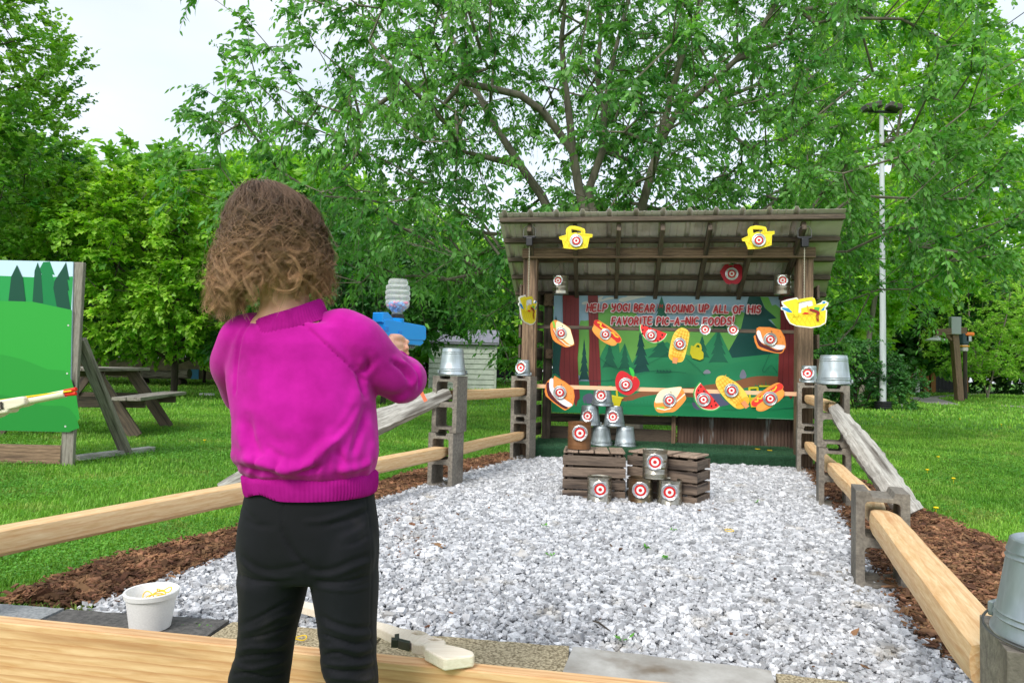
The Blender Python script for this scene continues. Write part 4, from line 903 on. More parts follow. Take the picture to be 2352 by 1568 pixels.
def can(name, label, loc, m, rotz=0, tgt=None, group='tin cans by the crates', hang=None, seed=0, r_=.0785, h=.178, tz=.62):
    root = thing(name, label, 'tin can', loc, rotz, group); p = [(r_ - .004, .003), (r_, 0), (r_ + .0015, .002), (r_ + .0015, .004), (r_, .006)]
    z = .02
    while z < h - .02:
        if (z > h * .12 and z < h * .34) or (z > h * .42 and z < h * .58) or z > h * .64: p += [(r_, z), (r_ - .0022, z + .004)]; z += .008
        else: p += [(r_, z)]; z += .012
    p += [(r_, h - .006), (r_ + .0018, h - .004), (r_ + .0018, h), (r_ - .001, h), (r_ - .002, h - .004), (r_ - .002, h - .012), (r_ - .002, .006), (0, .006), (0, .003), (r_ - .004, .003)]
    MB().lathe(p, 48).build('can_body', m, root, smooth=True, angle=25, fixn=True)
    if tgt:
        mw = Matrix.Rotation(R(tgt[1]), 4, 'Z') @ Matrix.Translation((0, -r_ - .008, h * tz)) @ Matrix.Rotation(R(tgt[2] if len(tgt) > 2 else 0), 4, 'X')
        target(root, (0, 0, 0), tgt[0], 'foil', seed=seed, normal_mw=mw)
    if hang:
        MB().tube([(-r_, 0, h - .01), (-r_ * .8, 0, h + hang * .45), (0, 0, h + hang), (r_ * .8, 0, h + hang * .45), (r_, 0, h - .01)], .0009, 4).build('hanging_wire', M_wire, root)
    return root
GT = 'big tin cans with ring targets'
M_tin2 = mat('tin_can_brown', S(126, 118, 98), S(160, 152, 130), scale=9, rough=0.3, metal=0.9, c3=S(96, 66, 40), scale3=4, lo3=0.5, hi3=0.66, rough2=0.7, stretch=(1, 1, .35))
can('tin_can', 'tin can standing on the gravel in front of the left crate', G(1376, 1158), M_tin, R(20), (.052, -24, 4), GT, seed=21)
c2, c3_ = G(1471, 1160), G(1537, 1165)
can('tin_can', 'brownish tin can on the gravel, left of the two under the third', c2, M_tin2, R(70), (.052, -82, 3), GT, seed=22)
can('tin_can', 'shiny tin can on the gravel, right of the two under the third', c3_, M_tin, R(150), (.052, -162, 3), GT, seed=23)
can('tin_can', 'tin can stacked on top of the two cans in front of the right crate', (c2 + c3_) / 2 + Vector((0, .01, .180)), M_tin, R(-10), (.052, -2, 3), GT, seed=24)
for lab, px, py in (('small tin can hanging on wire at the left under the roof', 1287, 676), ('small tin can hanging on wire at the right under the roof', 1797, 677)):
    x, z = SP(px, py, .10); can('tin_can', lab, SW(x, .10, z), M_tin, SA, (.048, -12), 'tin cans hanging under the roof', hang=roofz(.1) + .03 - z - .178, seed=int(px), tz=.70)
# ---------------------------------------------------------------- crates
def crate(label, loc, rotz, w_, d_, h_):
    root = thing('wooden_crate', label, 'crate', loc, rotz, 'slatted wooden crates'); random.seed(len(label)); t = .012
    sh_ = .062
    for i in range(4):
        z = .005 + sh_ / 2 + i * (h_ - .03 - sh_ - .005) / 3
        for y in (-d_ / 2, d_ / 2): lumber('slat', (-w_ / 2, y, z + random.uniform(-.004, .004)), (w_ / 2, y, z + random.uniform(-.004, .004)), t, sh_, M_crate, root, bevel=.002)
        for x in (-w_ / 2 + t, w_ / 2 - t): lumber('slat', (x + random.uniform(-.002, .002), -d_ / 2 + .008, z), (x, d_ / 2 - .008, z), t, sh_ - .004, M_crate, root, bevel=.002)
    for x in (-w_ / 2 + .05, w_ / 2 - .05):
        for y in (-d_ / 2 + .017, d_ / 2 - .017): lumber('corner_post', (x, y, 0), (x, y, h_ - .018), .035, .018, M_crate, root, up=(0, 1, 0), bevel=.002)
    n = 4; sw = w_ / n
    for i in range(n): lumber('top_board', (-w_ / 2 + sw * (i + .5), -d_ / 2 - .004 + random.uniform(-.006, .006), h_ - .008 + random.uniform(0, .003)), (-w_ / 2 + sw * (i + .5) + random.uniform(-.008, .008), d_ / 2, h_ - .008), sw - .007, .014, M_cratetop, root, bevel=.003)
    return root
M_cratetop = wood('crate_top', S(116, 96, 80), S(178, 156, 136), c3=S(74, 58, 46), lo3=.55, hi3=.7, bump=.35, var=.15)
def crate_at(label, pl, pr, h_, d_):
    a, b = G(*pl), G(*pr); u_ = (b - a).normalized(); n_ = Vector((-u_.y, u_.x, 0)); w_ = (b - a).length; c = (a + b) / 2 + n_ * d_ / 2
    return crate(label, c, math.atan2(u_.y, u_.x), w_, d_, h_), c, n_
cr1, cc1, nn1 = crate_at('left wooden crate carrying the rusty can', (1291, 1148), (1436, 1154), .325, .30)
cr2_, cc2, nn2 = crate_at('right wooden crate behind the stack of three cans', (1440, 1146), (1601, 1168), .325, .24)
x_ = P(1331, 1024, 4.60); can('tin_can', 'rusty brown can on the top of the left crate', Vector((G(1331, 1030, .329).x, G(1331, 1030, .329).y + .02, .329)), M_rust, R(40), (.052, -44, 3), GT, seed=31)
# ---------------------------------------------------------------- foam tub with rubber bands
M_foam = mat('white_foam', S(232, 232, 230), S(242, 242, 240), scale=200, rough=0.6, bump=0.1)
tp = G(345, 1440, ZP + .001)
r1, r0, h = .076, .054, .112
prof = [(0, .0), (r0, 0), (r0 + .002, .002), (r1 - .006, h - .018), (r1 - .001, h - .017), (r1 + .001, h - .003), (r1 - .001, h), (r1 - .006, h - .001), (r1 - .009, h - .012), (r0 - .004, .006), (0, .005)]
o = MB().lathe(prof, 56).build('foam_tub', M_foam, loc=tp, smooth=True, angle=35, fixn=True); tag(o, 'white foam tub standing on the dark slab', 'tub')
M_band = flat(236, 198, 24, rough=.4); rr = random.Random(8)
def band(pts, label, loc=(0, 0, 0), group='yellow rubber bands', th=.0016):
    o = MB().tube([Vector(p) for p in pts] + [Vector(pts[0])], th, 6, cap=False).build('rubber_band', M_band, loc=loc, smooth=True); return tag(o, label, 'rubber band', group)
for k in range(7):
    a0 = rr.uniform(0, 6.28); rx, ry = rr.uniform(.018, .034), rr.uniform(.009, .02); cx, cy = rr.uniform(-.005, .035), rr.uniform(-.02, .03); tl = rr.uniform(-.4, .4); z0 = h - .045 + .007 * k
    pts = []
    for i in range(26):
        a = 2 * math.pi * i / 26; x_ = rx * math.cos(a); y_ = ry * math.sin(a); pts.append((cx + x_ * math.cos(a0) - y_ * math.sin(a0), cy + x_ * math.sin(a0) + y_ * math.cos(a0), z0 + .006 * math.sin(2 * a + k) + tl * x_ * .8))
    band(pts, 'thin yellow rubber band in the tangle inside the foam tub', tp)
q = G(688, 1466, ZP + .004); band([(.020 * math.cos(a), .014 * math.sin(a), .003 + .003 * math.sin(2 * a)) for a in [2 * math.pi * i / 24 for i in range(24)]], 'yellow rubber band lying alone on the slab between the legs', q, 'stray rubber band')
# ---------------------------------------------------------------- trees
def leafmat(name, c1, c2, var=.35, tr=.4, rough=.45, tint=(1.0, 1.15, .35, 1)):
    return mat(name, S(*c1), S(*c2), scale=.8, rough=rough, rand_attr='rnd', var=var, spec=.5, transl=(tr, tint), lo=.35, hi=.65)
M_lf_cherry = leafmat('cherry_leaf', (68, 134, 60), (134, 192, 100), .45, .5)
M_lf_maple = leafmat('maple_leaf', (104, 166, 46), (182, 220, 84), .38, .45)
M_lf_mid = leafmat('mid_leaf', (96, 158, 56), (154, 204, 88), .35, .4)
M_lf_dark = leafmat('dark_leaf', (40, 92, 42), (76, 136, 58), .4, .3)
M_lf_layer = leafmat('layered_leaf', (76, 142, 52), (156, 202, 78), .45, .35)
M_lf_light = leafmat('light_leaf', (122, 184, 56), (182, 222, 96), .3, .5)
M_bark = mat('grey_bark', S(92, 86, 76), S(140, 132, 118), scale=8, rough=.95, bump=.8, stretch=(1, 1, .25), bdist=.02, c3=S(80, 88, 60), scale3=2, lo3=.5, hi3=.75)
M_barkd = mat('dark_bark', S(46, 40, 34), S(76, 68, 58), scale=8, rough=.95, bump=.8, stretch=(1, 1, .25), bdist=.02)

def skeleton(stems, targets, r_, zpen=1.2, bend=.35, step=.45):
    """stems: list of (points, parent index or -1). returns node positions, parents, indices of target ends"""
    pos = []; par = []; trunkn = []
    for pts, pj in stems:
        for i, p in enumerate(pts):
            par.append(len(pos) - 1 if i else pj); pos.append(np.array(p, float)); trunkn.append(1)
    cap = len(pos) + len(targets) * 14; PA = np.zeros((cap, 3)); n = len(pos); PA[:n] = np.array(pos); par = par + [0] * (cap - n); ends = []
    c0 = PA[:n].mean(0); order = np.argsort(np.min(np.linalg.norm(targets[:, None, :] - PA[None, :n], axis=2), axis=1))
    for ti in order:
        t = targets[ti]; dv = t - PA[:n]; dist = np.linalg.norm(dv, axis=1); cost = dist + zpen * np.maximum(0, PA[:n, 2] - t[2] + .15 * dist) * .6
        j = int(np.argmin(cost)); d = dist[j]; k = max(1, min(12, int(d / step))); a = PA[j]; g_ = PA[par[j]] if par[j] >= 0 else a - np.array([0, 0, .3])
        dr = a - g_; dr = dr / (np.linalg.norm(dr) + 1e-6); mid = a + (t - a) * .5 + dr * d * bend * .5 + np.array([0, 0, .10 * d]) + r_.normal(0, .05 * d, 3); prev = j
        for i in range(1, k + 1):
            s_ = i / k; p = (1 - s_) ** 2 * a + 2 * s_ * (1 - s_) * mid + s_ ** 2 * t
            if i < k: p = p + r_.normal(0, .02 * d / k + .01, 3)
            PA[n] = p; par[n] = prev; prev = n; n += 1
        ends.append(prev)
    return PA[:n], par[:n], ends

def branch_mesh(name, PA, par, ends, m, parent, rtip=.004, powr=.42, rmax=.2, nside=7, rmin_draw=0.0, stemr=None):
    n = len(PA); cnt = np.zeros(n); kids = [[] for _ in range(n)]
    for i in range(n):
        if par[i] >= 0: kids[par[i]].append(i)
    for e in ends: cnt[e] += 1
    for i in range(n - 1, -1, -1):
        if par[i] >= 0 and par[i] < i: cnt[par[i]] += cnt[i]
    cnt = np.maximum(cnt, .6); rad = np.minimum(rmax, rtip * cnt ** powr * 1.0); mb = MB(); seen = set()
    if stemr:
        ns_, f_, rb_ = stemr
        for i in range(n): rad[i] = f_(PA[i][2]) if i < ns_ else min(rad[i], rb_)
    for i in range(n):
        for ki, c in enumerate(sorted(kids[i], key=lambda q: -cnt[q])):
            if ki > 0 or par[i] < 0 or i in seen:
                pass
            if ki == 0 and par[i] >= 0: continue
            ch = [i, c]; cur = c
            while kids[cur]: cur = max(kids[cur], key=lambda q: cnt[q]); ch.append(cur)
            rr_ = [rad[q] for q in ch]
            if ki > 0 or par[i] >= 0: rr_[0] = min(rr_[0], rad[c] * 1.25)
            ns = nside if rr_[1] > .03 else (5 if rr_[1] > .012 else 3)
            mb.tube([PA[q] for q in ch], rr_, ns, cap=False)
    return mb.build(name, m, parent, smooth=True, angle=60)

def leaves(name, base, dirs, ln, wd, m, parent, r_, shape='oval', fold=.25, nrm_up=.5):
    n = len(base); d = dirs / (np.linalg.norm(dirs, axis=1, keepdims=True) + 1e-9)
    u = r_.normal(0, 1, (n, 3)); u[:, 2] += nrm_up * 2; sd = np.cross(d, u); sd /= (np.linalg.norm(sd, axis=1, keepdims=True) + 1e-9); nn = np.cross(sd, d)
    L_ = (ln * np.exp(r_.normal(0, .22, n)))[:, None]; W = L_ * wd
    if shape == 'oval':
        pts = [(0, 0, 0), (.30, .48, 1), (.68, .40, 1), (1.0, 0, .0), (.68, -.40, 1), (.30, -.48, 1)]; tri = [(0, 1, 5), (1, 2, 5), (2, 4, 5), (2, 3, 4)]
    elif shape == 'maple':
        pts = [(0, 0, 0), (.25, .60, 1), (.60, .30, .5), (1.0, 0, 0), (.60, -.30, .5), (.25, -.60, 1)]; tri = [(0, 1, 2), (0, 2, 3), (0, 3, 4), (0, 4, 5)]
    else:
        pts = [(0, 0, 0), (.45, .5, 1), (1.0, 0, 0), (.45, -.5, 1)]; tri = [(0, 1, 2), (0, 2, 3)]
    cols = []
    for a, b, f in pts:
        droop = -.12 * a * a
        cols.append(base + d * L_ * a + sd * W * b + nn * (W * abs(b) * fold * f) + np.array([0, 0, 1.0])[None] * L_ * droop)
    V = np.stack(cols, 1).reshape(-1, 3); k = len(pts)
    F = (np.array(tri)[None] + k * np.arange(n)[:, None, None]).reshape(-1, 3)
    return nmesh(name, V, F, m, parent, attr=np.repeat(np.clip(r_.normal(.5, .25, n), 0, 1), len(tri)))

def twigs(PA, par, ends, r_, ntw, tl, nleaf, droop, spread=.9):
    """leaf bases and directions on short drooping shoots at every branch end; also returns the shoots"""
    E = np.array(ends); p = PA[E]; q = PA[np.array(par)[E]]; out_ = p - q; out_ /= (np.linalg.norm(out_, axis=1, keepdims=True) + 1e-9)
    P0 = np.repeat(p, ntw, 0); D = np.repeat(out_, ntw, 0) + r_.normal(0, spread * .6, (len(P0), 3)); D /= np.linalg.norm(D, axis=1, keepdims=True)
    Lt = tl * r_.uniform(.5, 1.2, len(P0)); t = (np.arange(nleaf) + .5) / nleaf
    T_ = np.clip(t[None] + r_.uniform(-.06, .06, (len(P0), nleaf)), 0, 1); dl = Lt[:, None] * T_
    pos = P0[:, None, :] + D[:, None, :] * dl[:, :, None]; pos[:, :, 2] -= droop * (T_ ** 2) * Lt[:, None]
    tang = D[:, None, :] + np.array([0, 0, -2 * droop])[None, None] * T_[:, :, None] * .5
    side = np.cross(D, np.array([0, 0, 1.0])[None]); side /= (np.linalg.norm(side, axis=1, keepdims=True) + 1e-9)
    sg = np.where(np.arange(nleaf) % 2 == 0, 1, -1)[None, :, None]
    ld = tang * .7 + side[:, None, :] * sg * .8 + r_.normal(0, .35, pos.shape); ld[:, :, 2] -= droop * 1.1
    return pos.reshape(-1, 3), ld.reshape(-1, 3), (P0, D, Lt)
def shoots_mesh(name, tw, droop, m, parent, r0=.0022, keep=1.0):
    P0, D, Lt = tw; n = len(P0); ks = [0, .5, 1.0]; V = []
    for k in ks:
        c = P0 + D * (Lt * k)[:, None]; c[:, 2] -= droop * k * k * Lt
        for a in (0, 2.1, 4.2): V.append(c + np.array([math.cos(a), math.sin(a), .3])[None] * r0 * (1.2 - .7 * k))
    V = np.stack(V, 1).reshape(-1, 3); f = []
    for i in range(2):
        for j in range(3): a, b = i * 3 + j, i * 3 + (j + 1) % 3; f += [(a, b, b + 3), (a, b + 3, a + 3)]
    F = (np.array(f)[None] + 9 * np.arange(n)[:, None, None]).reshape(-1, 3)
    return nmesh(name, V, F, m, parent)
def crown_pts(n, blobs, r_, shell=.45, gap=.35, gs=1.2):
    o = []; w_ = np.array([b[1][0] * b[1][1] * b[1][2] for b in blobs]) ** .8; w_ = w_ / w_.sum(); c = 0; ph = r_.uniform(0, 6, 6)
    while c < n:
        b = blobs[r_.choice(len(blobs), p=w_)]; v = r_.normal(0, 1, 3); v /= np.linalg.norm(v); rad = r_.uniform(0, 1) ** (1 / 3 * (1 - shell) + .02)
        p = np.array(b[0]) + v * rad * np.array(b[1]); q = p * gs
        s_ = math.sin(q[0] * 1.7 + ph[0]) * math.sin(q[1] * 1.9 + ph[1]) + math.sin(q[2] * 2.3 + ph[2] + q[0]) * .6
        if s_ < -1.0 + gap * 2 - 1 + .0: continue
        if p[2] < (b[2] if len(b) > 2 else .3): continue
        o.append(p); c += 1
    return np.array(o)
def tree(name, label, base, stems, blobs, ntgt, ntw, tl, nleaf, ln, wd, lm, bm_, seed, droop=.3, shape='oval', shell=.4, gap=.3, gs=1.2, rmax=.2, rtip=.005, shoots=False, group=None, zpen=1.2, filt=None, powr=.42, spread=.9, nrm_up=.5, stemr=None):
    r_ = np.random.RandomState(seed); root = thing(name, label, 'tree', base, 0, group)
    tg = crown_pts(ntgt, blobs, r_, shell, gap, gs)
    if filt is not None: tg = tg[filt(tg)]
    PA, par, ends = skeleton(stems, tg, r_, zpen=zpen)
    branch_mesh('trunk', PA, par, ends, bm_, root, rtip=rtip, rmax=rmax, powr=powr, stemr=stemr)
    pos, ld, tw = twigs(PA, par, ends, r_, ntw, tl, nleaf, droop, spread)
    cr_ = leaves('crown', pos, ld, ln, wd, lm, root, r_, shape, nrm_up=nrm_up)
    if shoots: shoots_mesh('shoots', tw, droop, bm_, root)
    return root

# --- the big cherry over the shelter (local origin at its foot)
CB = P(1430, 850, 9.6); CB.z = 0
def cw(px, py, Y): q = P(px, py, Y); return (q.x - CB.x, q.y - CB.y, q.z)
def zc(x, y): return ((1700 + x * .5952) / 1.63265, y * .5952 / 1.63265)
def st(pts): return [cw(*zc(x, y), Y) for x, y, Y in pts]
foot = [(0, 0, -.1), (0, 0, .4), (0.02, 0, .9)]
S_ = [(foot, -1),
      ([(-.12, 0, 1.3)] + st([(790, 1180, 9.3), (750, 950, 9.2), (735, 780, 9.1), (700, 500, 9.0), (680, 250, 9.0), (700, 50, 9.0), (690, -300, 9.0)]), 2),
      ([(-.05, 0, 1.4)] + st([(850, 1200, 9.6), (940, 950, 9.6), (950, 700, 9.6), (990, 450, 9.6), (1050, 200, 9.7), (1120, -50, 9.8), (1180, -350, 9.9)]), 2),
      (st([(905, 480, 9.7), (925, 250, 9.8), (925, 50, 9.9), (900, -250, 10)]), 3 + 8 + 3),
      ([(.15, 0, 1.3)] + st([(1190, 1290, 9.5), (1250, 1080, 9.4), (1300, 900, 9.3), (1360, 650, 9.2), (1420, 420, 9.1), (1500, 200, 9.0), (1570, -20, 9.0), (1640, -300, 9)]), 2),
      (st([(1400, 720, 9.2), (1580, 560, 9.1), (1780, 380, 9.0), (1960, 150, 8.9), (2080, -60, 8.8)]), 3 + 8 + 8 + 4 + 3),
      ([(-.22, .02, 1.2)] + st([(560, 1240, 9.6), (420, 1040, 9.6), (250, 780, 9.7), (110, 500, 9.8), (0, 250, 9.9), (-120, 0, 10)]), 2),
      (st([(560, 700, 9.0), (420, 600, 8.9), (240, 560, 8.8), (60, 520, 8.6)]), 5),
      ]
cher = [((-1.8, -.6, 4.6), (3.9, 3.4, 3.1), 1.6), ((2.2, -.4, 4.6), (4.2, 3.2, 3.2), 2.1), ((.2, 1.2, 5.0), (4.5, 3.0, 3.4), 2.2), ((-3.2, -1.0, 3.2), (2.6, 1.6, 1.5), 1.45), ((4.2, -.6, 3.4), (2.4, 1.8, 1.2), 2.25), ((0, -1.8, 5.0), (4.0, 1.9, 2.0), 2.9), ((-.9, 1.6, 2.4), (2.2, 1.8, 1.5), 1.0), ((2.9, 1.8, 2.6), (2.6, 1.6, 1.6), 1.0)]
CI = np.array(CM.transposed())
def proj(w):
    q = (w - np.array([0, 0, CAM_H])) @ CI.T; return 1176 + FPX * q[:, 0] / -q[:, 2], 784 - FPX * q[:, 1] / -q[:, 2]
def cherry_open(tg):
    """keep the crown clear of the shelter and thin it where the tree itself stays open"""
    wpos = tg + np.array([CB.x, CB.y, 0]); l_ = (wpos - np.array(SO)) @ np.array(SR); k = ~((np.abs(l_[:, 0]) < 1.9) & (l_[:, 1] > -1.3) & (l_[:, 1] < 1.2) & (l_[:, 2] < 2.75))
    k &= ~((np.abs(l_[:, 0]) < 1.7) & (l_[:, 2] < 1.9) & (l_[:, 1] < 1.4))
    hole = ((tg[:, 0] + 1.5) / .8) ** 2 + ((tg[:, 2] - 4.0) / 1.1) ** 2 < 1; k &= ~(hole & (np.random.RandomState(5).uniform(0, 1, len(tg)) < .75))
    u_ = np.random.RandomState(6).uniform(0, 1, len(tg)); k &= ~((np.abs(tg[:, 0]) < 1.9) & (tg[:, 1] < .1) & (tg[:, 2] < 6.5) & (u_ < .45))
    px, py = proj(wpos); k &= ~((np.abs(px - 2024) < 46) & (u_ < .72)); k &= ~((np.abs(px - 2015) < 70) & (np.abs(py - 250) < 60))
    k &= ~((wpos[:, 0] > 5.6) & (wpos[:, 2] > 4.2)); k &= ~((wpos[:, 0] > 6.9) & (wpos[:, 2] > 3.0) & (u_ < .5))
    return k & (wpos[:, 1] > 5.9)
tree('cherry_tree', 'big multi stemmed cherry tree whose drooping branches spread over the shelter', (CB.x, CB.y, 0), S_, cher, 2350, 8, .42, 11, .068, .46, M_lf_cherry, M_bark, 21, droop=.55, shell=.25, gap=.42, gs=1.0, rmax=.20, rtip=.0048, shoots=True, filt=cherry_open, zpen=2.0, nrm_up=.2, stemr=(sum(len(q[0]) for q in S_), lambda z: .30 if z < .7 else max(.028,   .118 - .0155 * z), .027))

def simple_stems(h, lean=(0, 0), n=6): return [([(lean[0] * i / n, lean[1] * i / n, h * i / n - .1) for i in range(n + 1)], -1)]
def at_px(px, Y): q = P(px, 850, Y); return (q.x, q.y, 0)
# bright maple at left
tree('maple_tree', 'bright yellow green maple with a short dark trunk behind the picnic table', at_px(402, 17.3), simple_stems(2.8), [((-.3, 0, 3.2), (3.4, 2.8, 2.35), .95), ((-1.4, 0, 4.2), (2.2, 2, 1.6), 1), ((1.4, -.3, 2.5), (2.3, 2, 1.5), .85)], 860, 8, .42, 12, .092, .9, M_lf_maple, M_barkd, 31, droop=.35, shape='maple', gap=.34, gs=1.0, rmax=.16, nrm_up=1.6)
# tall layered tree, upper left
tree('tall_maple', 'tall dark maple rising past the top left corner', at_px(-125, 15.5), simple_stems(9.5), [((-.6, 0, 6.6), (2.9, 3, 5.4), 2.6), ((.6, 0, 4.6), (2.1, 2, 2.6), 2.4)], 760, 7, .5, 10, .105, .75, M_lf_layer, M_barkd, 32, droop=-.25, shape='maple', gap=.62, gs=.9, rmax=.2, nrm_up=.8, zpen=.2)
# big light tree at the upper right
tree('tall_tree', 'tall bright green tree against the sky at upper right', at_px(1975, 24), simple_stems(11.5, (1.6, 0)), [((1.3, 0, 9.2), (4.0, 3.5, 6.0), 4.0), ((3.3, 0, 6.7), (2.4, 2.6, 3.2), 3.6), ((-.2, 0, 6.0), (2.6, 2.6, 3.0), 3.0), ((2.4, 0, 11.5), (2.2, 2, 2.6), 6)], 900, 7, .6, 10, .17, .7, M_lf_light, M_bark, 33, droop=.05, shape='q', gap=.42, gs=.75, rmax=.25)
# dark low tree beside the shed
tree('dark_tree', 'dark low branched tree left of the grey shed', at_px(880, 16), simple_stems(2.8, (.3, 0)), [((-.6, 0, 2.5), (2.6, 2, 1.7), .75), ((1.0, 0, 2.6), (2.0, 1.5, 1.2), 1.6), ((-2.4, .5, 1.6), (1.8, 1.4, 1.3), .3)], 460, 6, .4, 9, .13, .6, M_lf_dark, M_barkd, 34, droop=.3, shape='q', gap=.25, rmax=.13)
# shrub by the lamp pole
tree('shrub', 'dense dark green shrub beside the foot of the white light pole', at_px(1965, 19.6), simple_stems(.9), [((0, 0, .95), (1.35, 1.1, 1.1), .02), ((.9, -.3, .6), (.8, .8, .75), .02), ((-.7, 0, 1.4), (.8, .8, .7), .02)], 420, 6, .22, 8, .075, .6, M_lf_dark, M_barkd, 35, droop=.1, shape='q', gap=.1, rmax=.05)
# twin stemmed young tree
tw_ = [([(0, 0, -.1), (0, 0, .15)], -1), ([(-.35, 0, 1.2), (-.7, 0, 2.6), (-.9, 0, 4.2), (-.95, 0, 5.6)], 1), ([(.22, 0, 1.0), (.5, 0, 2.4), (.95, 0, 4.0), (1.2, 0, 5.4)], 1)]
tree('young_tree', 'light green twin stemmed young tree on the far lawn at right', at_px(2268, 34), tw_, [((0, 0, 3.9), (2.9, 2.4, 3.0), 1.0), ((-1.2, 0, 2.6), (1.8, 1.6, 1.6), .9), ((1.2, 0, 2.6), (1.9, 1.6, 1.6), .8)], 560, 6, .4, 9, .10, .6, M_lf_light, M_bark, 36, droop=.15, shape='q', gap=.35, rmax=.10, rtip=.004)
# --- background wood: three kinds, each copied
def proto(seed, lm, label, r_, h):
    return tree('background_tree', label, (0, 0, 0), simple_stems(h * .8), [((0, 0, h * .62), (r_, r_, h * .40), h * .16), ((r_ * .5, 0, h * .45), (r_ * .6, r_ * .6, h * .25), h * .14), ((-r_ * .5, .2, h * .42), (r_ * .6, r_ * .6, h * .25), h * .12), ((0, -.3 * r_, h * .35), (r_ * .8, r_ * .5, h * .22), h * .10)], 430, 6, .75, 9, .30, .62, lm, M_barkd, seed, droop=.1, shape='q', gap=.3, gs=.6, rmax=.28, group='trees behind the lawn')
pr = [proto(41, M_lf_mid, 'x', 3.6, 9), proto(42, M_lf_light, 'x', 3.4, 8.5), proto(43, M_lf_dark, 'x', 3.8, 9)]
BT = [  # px, depth, kind, scale, label
    (330, 27, 0, 1.02, 'mid green tree whose top shows above the bright maple'), (205, 29, 1, 1.05, 'light tree between the tall corner maple and the bright maple'), (470, 30, 1, 1.12, 'light green tree whose top stands left of the head of the child'), (600, 33, 0, 1.2, 'mid green tree directly behind the head of the child'), (700, 30, 1, 1.1, 'light tree just right of the head of the child, behind the cherry'),
    (60, 24, 2, .95, 'dark tree behind the painted board at the left edge'), (-110, 30, 0, 1.2, 'mid green tree cut by the left edge behind the tall corner maple'), (560, 24, 2, .62, 'low dark tree behind the back of the child'), (760, 26, 2, .66, 'low dark tree between the child and the dark low branched tree'),
    (840, 38, 0, 1.1, 'mid green tree far behind the blue toy'), (980, 42, 1, 1.1, 'light tree far behind the shed roof'), (1090, 46, 2, 1.1, 'dark tree behind the grey shed'), (1160, 36, 1, .82, 'small yellow green tree seen between shed and shelter'), (1240, 48, 0, 1.2, 'mid green tree seen through the side slats of the shelter'),
    (1380, 44, 1, 1.25, 'light tree hidden mostly by the left half of the shelter'), (1530, 46, 0, 1.3, 'mid tree behind the middle of the shelter'), (1680, 44, 1, 1.25, 'light tree behind the right half of the shelter'),
    (1830, 40, 0, 1.25, 'mid green tree just right of the shelter roof'), (1920, 30, 1, .95, 'light green tree behind the dark shrub'), (2020, 38, 2, 1.2, 'dark tree right behind the white light pole'), (2100, 44, 0, 1.15, 'mid green tree behind the timber lamp post'), (2180, 50, 2, 1.15, 'dark tree behind the black fence at right'), (2290, 54, 1, 1.2, 'light tree behind the twin stemmed young tree'),
    (2400, 46, 0, 1.1, 'mid green tree cut by the right edge'), (2360, 60, 2, 1.3, 'dark tree farthest back near the right edge'), (1340, 60, 2, 1.5, 'dark tree far behind the rear left of the shelter'), (900, 60, 2, 1.4, 'dark tree farthest back behind the rail and the toy'), (420, 55, 2, 1.45, 'dark tree farthest back left of the child'), (130, 50, 2, 1.4, 'dark tree farthest back behind the picnic table'), (1960, 62, 2, 1.5, 'dark tree farthest back behind the shrub')]
used = [0, 0, 0]
for i, (px, Y, k, sc, lab) in enumerate(BT):
    q = at_px(px, Y); s3 = (sc * (1 + .12 * math.sin(i * 2.1)), sc, sc * (1 + .1 * math.sin(i * 3.3)))
    if not used[k]: o = pr[k]; used[k] = 1; o.location = q; o.scale = s3; o['label'] = lab; o.rotation_euler = (0, 0, i * 1.3)
    else: dup(pr[k], q, i * 1.3, lab, s3)
# underplanting that closes the far edge of the lawn
r_ = np.random.RandomState(77); n = 42000; az = r_.uniform(R(-58), R(60), n); dd = r_.uniform(62, 68, n)
base = np.stack([dd * np.sin(az), dd * np.cos(az), r_.uniform(0, 1, n) ** .8 * (5.0 + 1.2 * np.sin(az * 31) + .8 * np.sin(az * 77))], 1)
hd = leaves('far_thicket', base, r_.normal(0, 1, (n, 3)), .55, .6, M_lf_dark, None, r_, 'q'); stuff(hd, 'dark leafy thicket closing off the far side of the park', 'thicket')
# ---------------------------------------------------------------- the child
CY = 1.25
def C(px, py, dy=0.0): return P(px, py, CY + dy)
def w5(x, y): return (428.8 + .4921 * x, 796.2 + .4921 * y)
def ellipsoid(mb, c, r3, n=20, m=12, rot=None):
    vs = []; fs = []
    for i in range(1, m):
        t_ = math.pi * i / m
        for j in range(n): p_ = 2 * math.pi * j / n; vs.append(Vector((r3[0] * math.sin(t_) * math.cos(p_), r3[1] * math.sin(t_) * math.sin(p_), r3[2] * math.cos(t_))))
    vs += [Vector((0, 0, r3[2])), Vector((0, 0, -r3[2]))]
    for i in range(m - 2):
        for j in range(n): j2 = (j + 1) % n; fs.append((i * n + j, (i + 1) * n + j, (i + 1) * n + j2, i * n + j2))
    for j in range(n): j2 = (j + 1) % n; fs.append((len(vs) - 2, j, j2)); fs.append((len(vs) - 1, (m - 2) * n + j2, (m - 2) * n + j))
    if rot is not None: vs = [rot @ v for v in vs]
    mb.add([v + Vector(c) for v in vs], fs); return mb
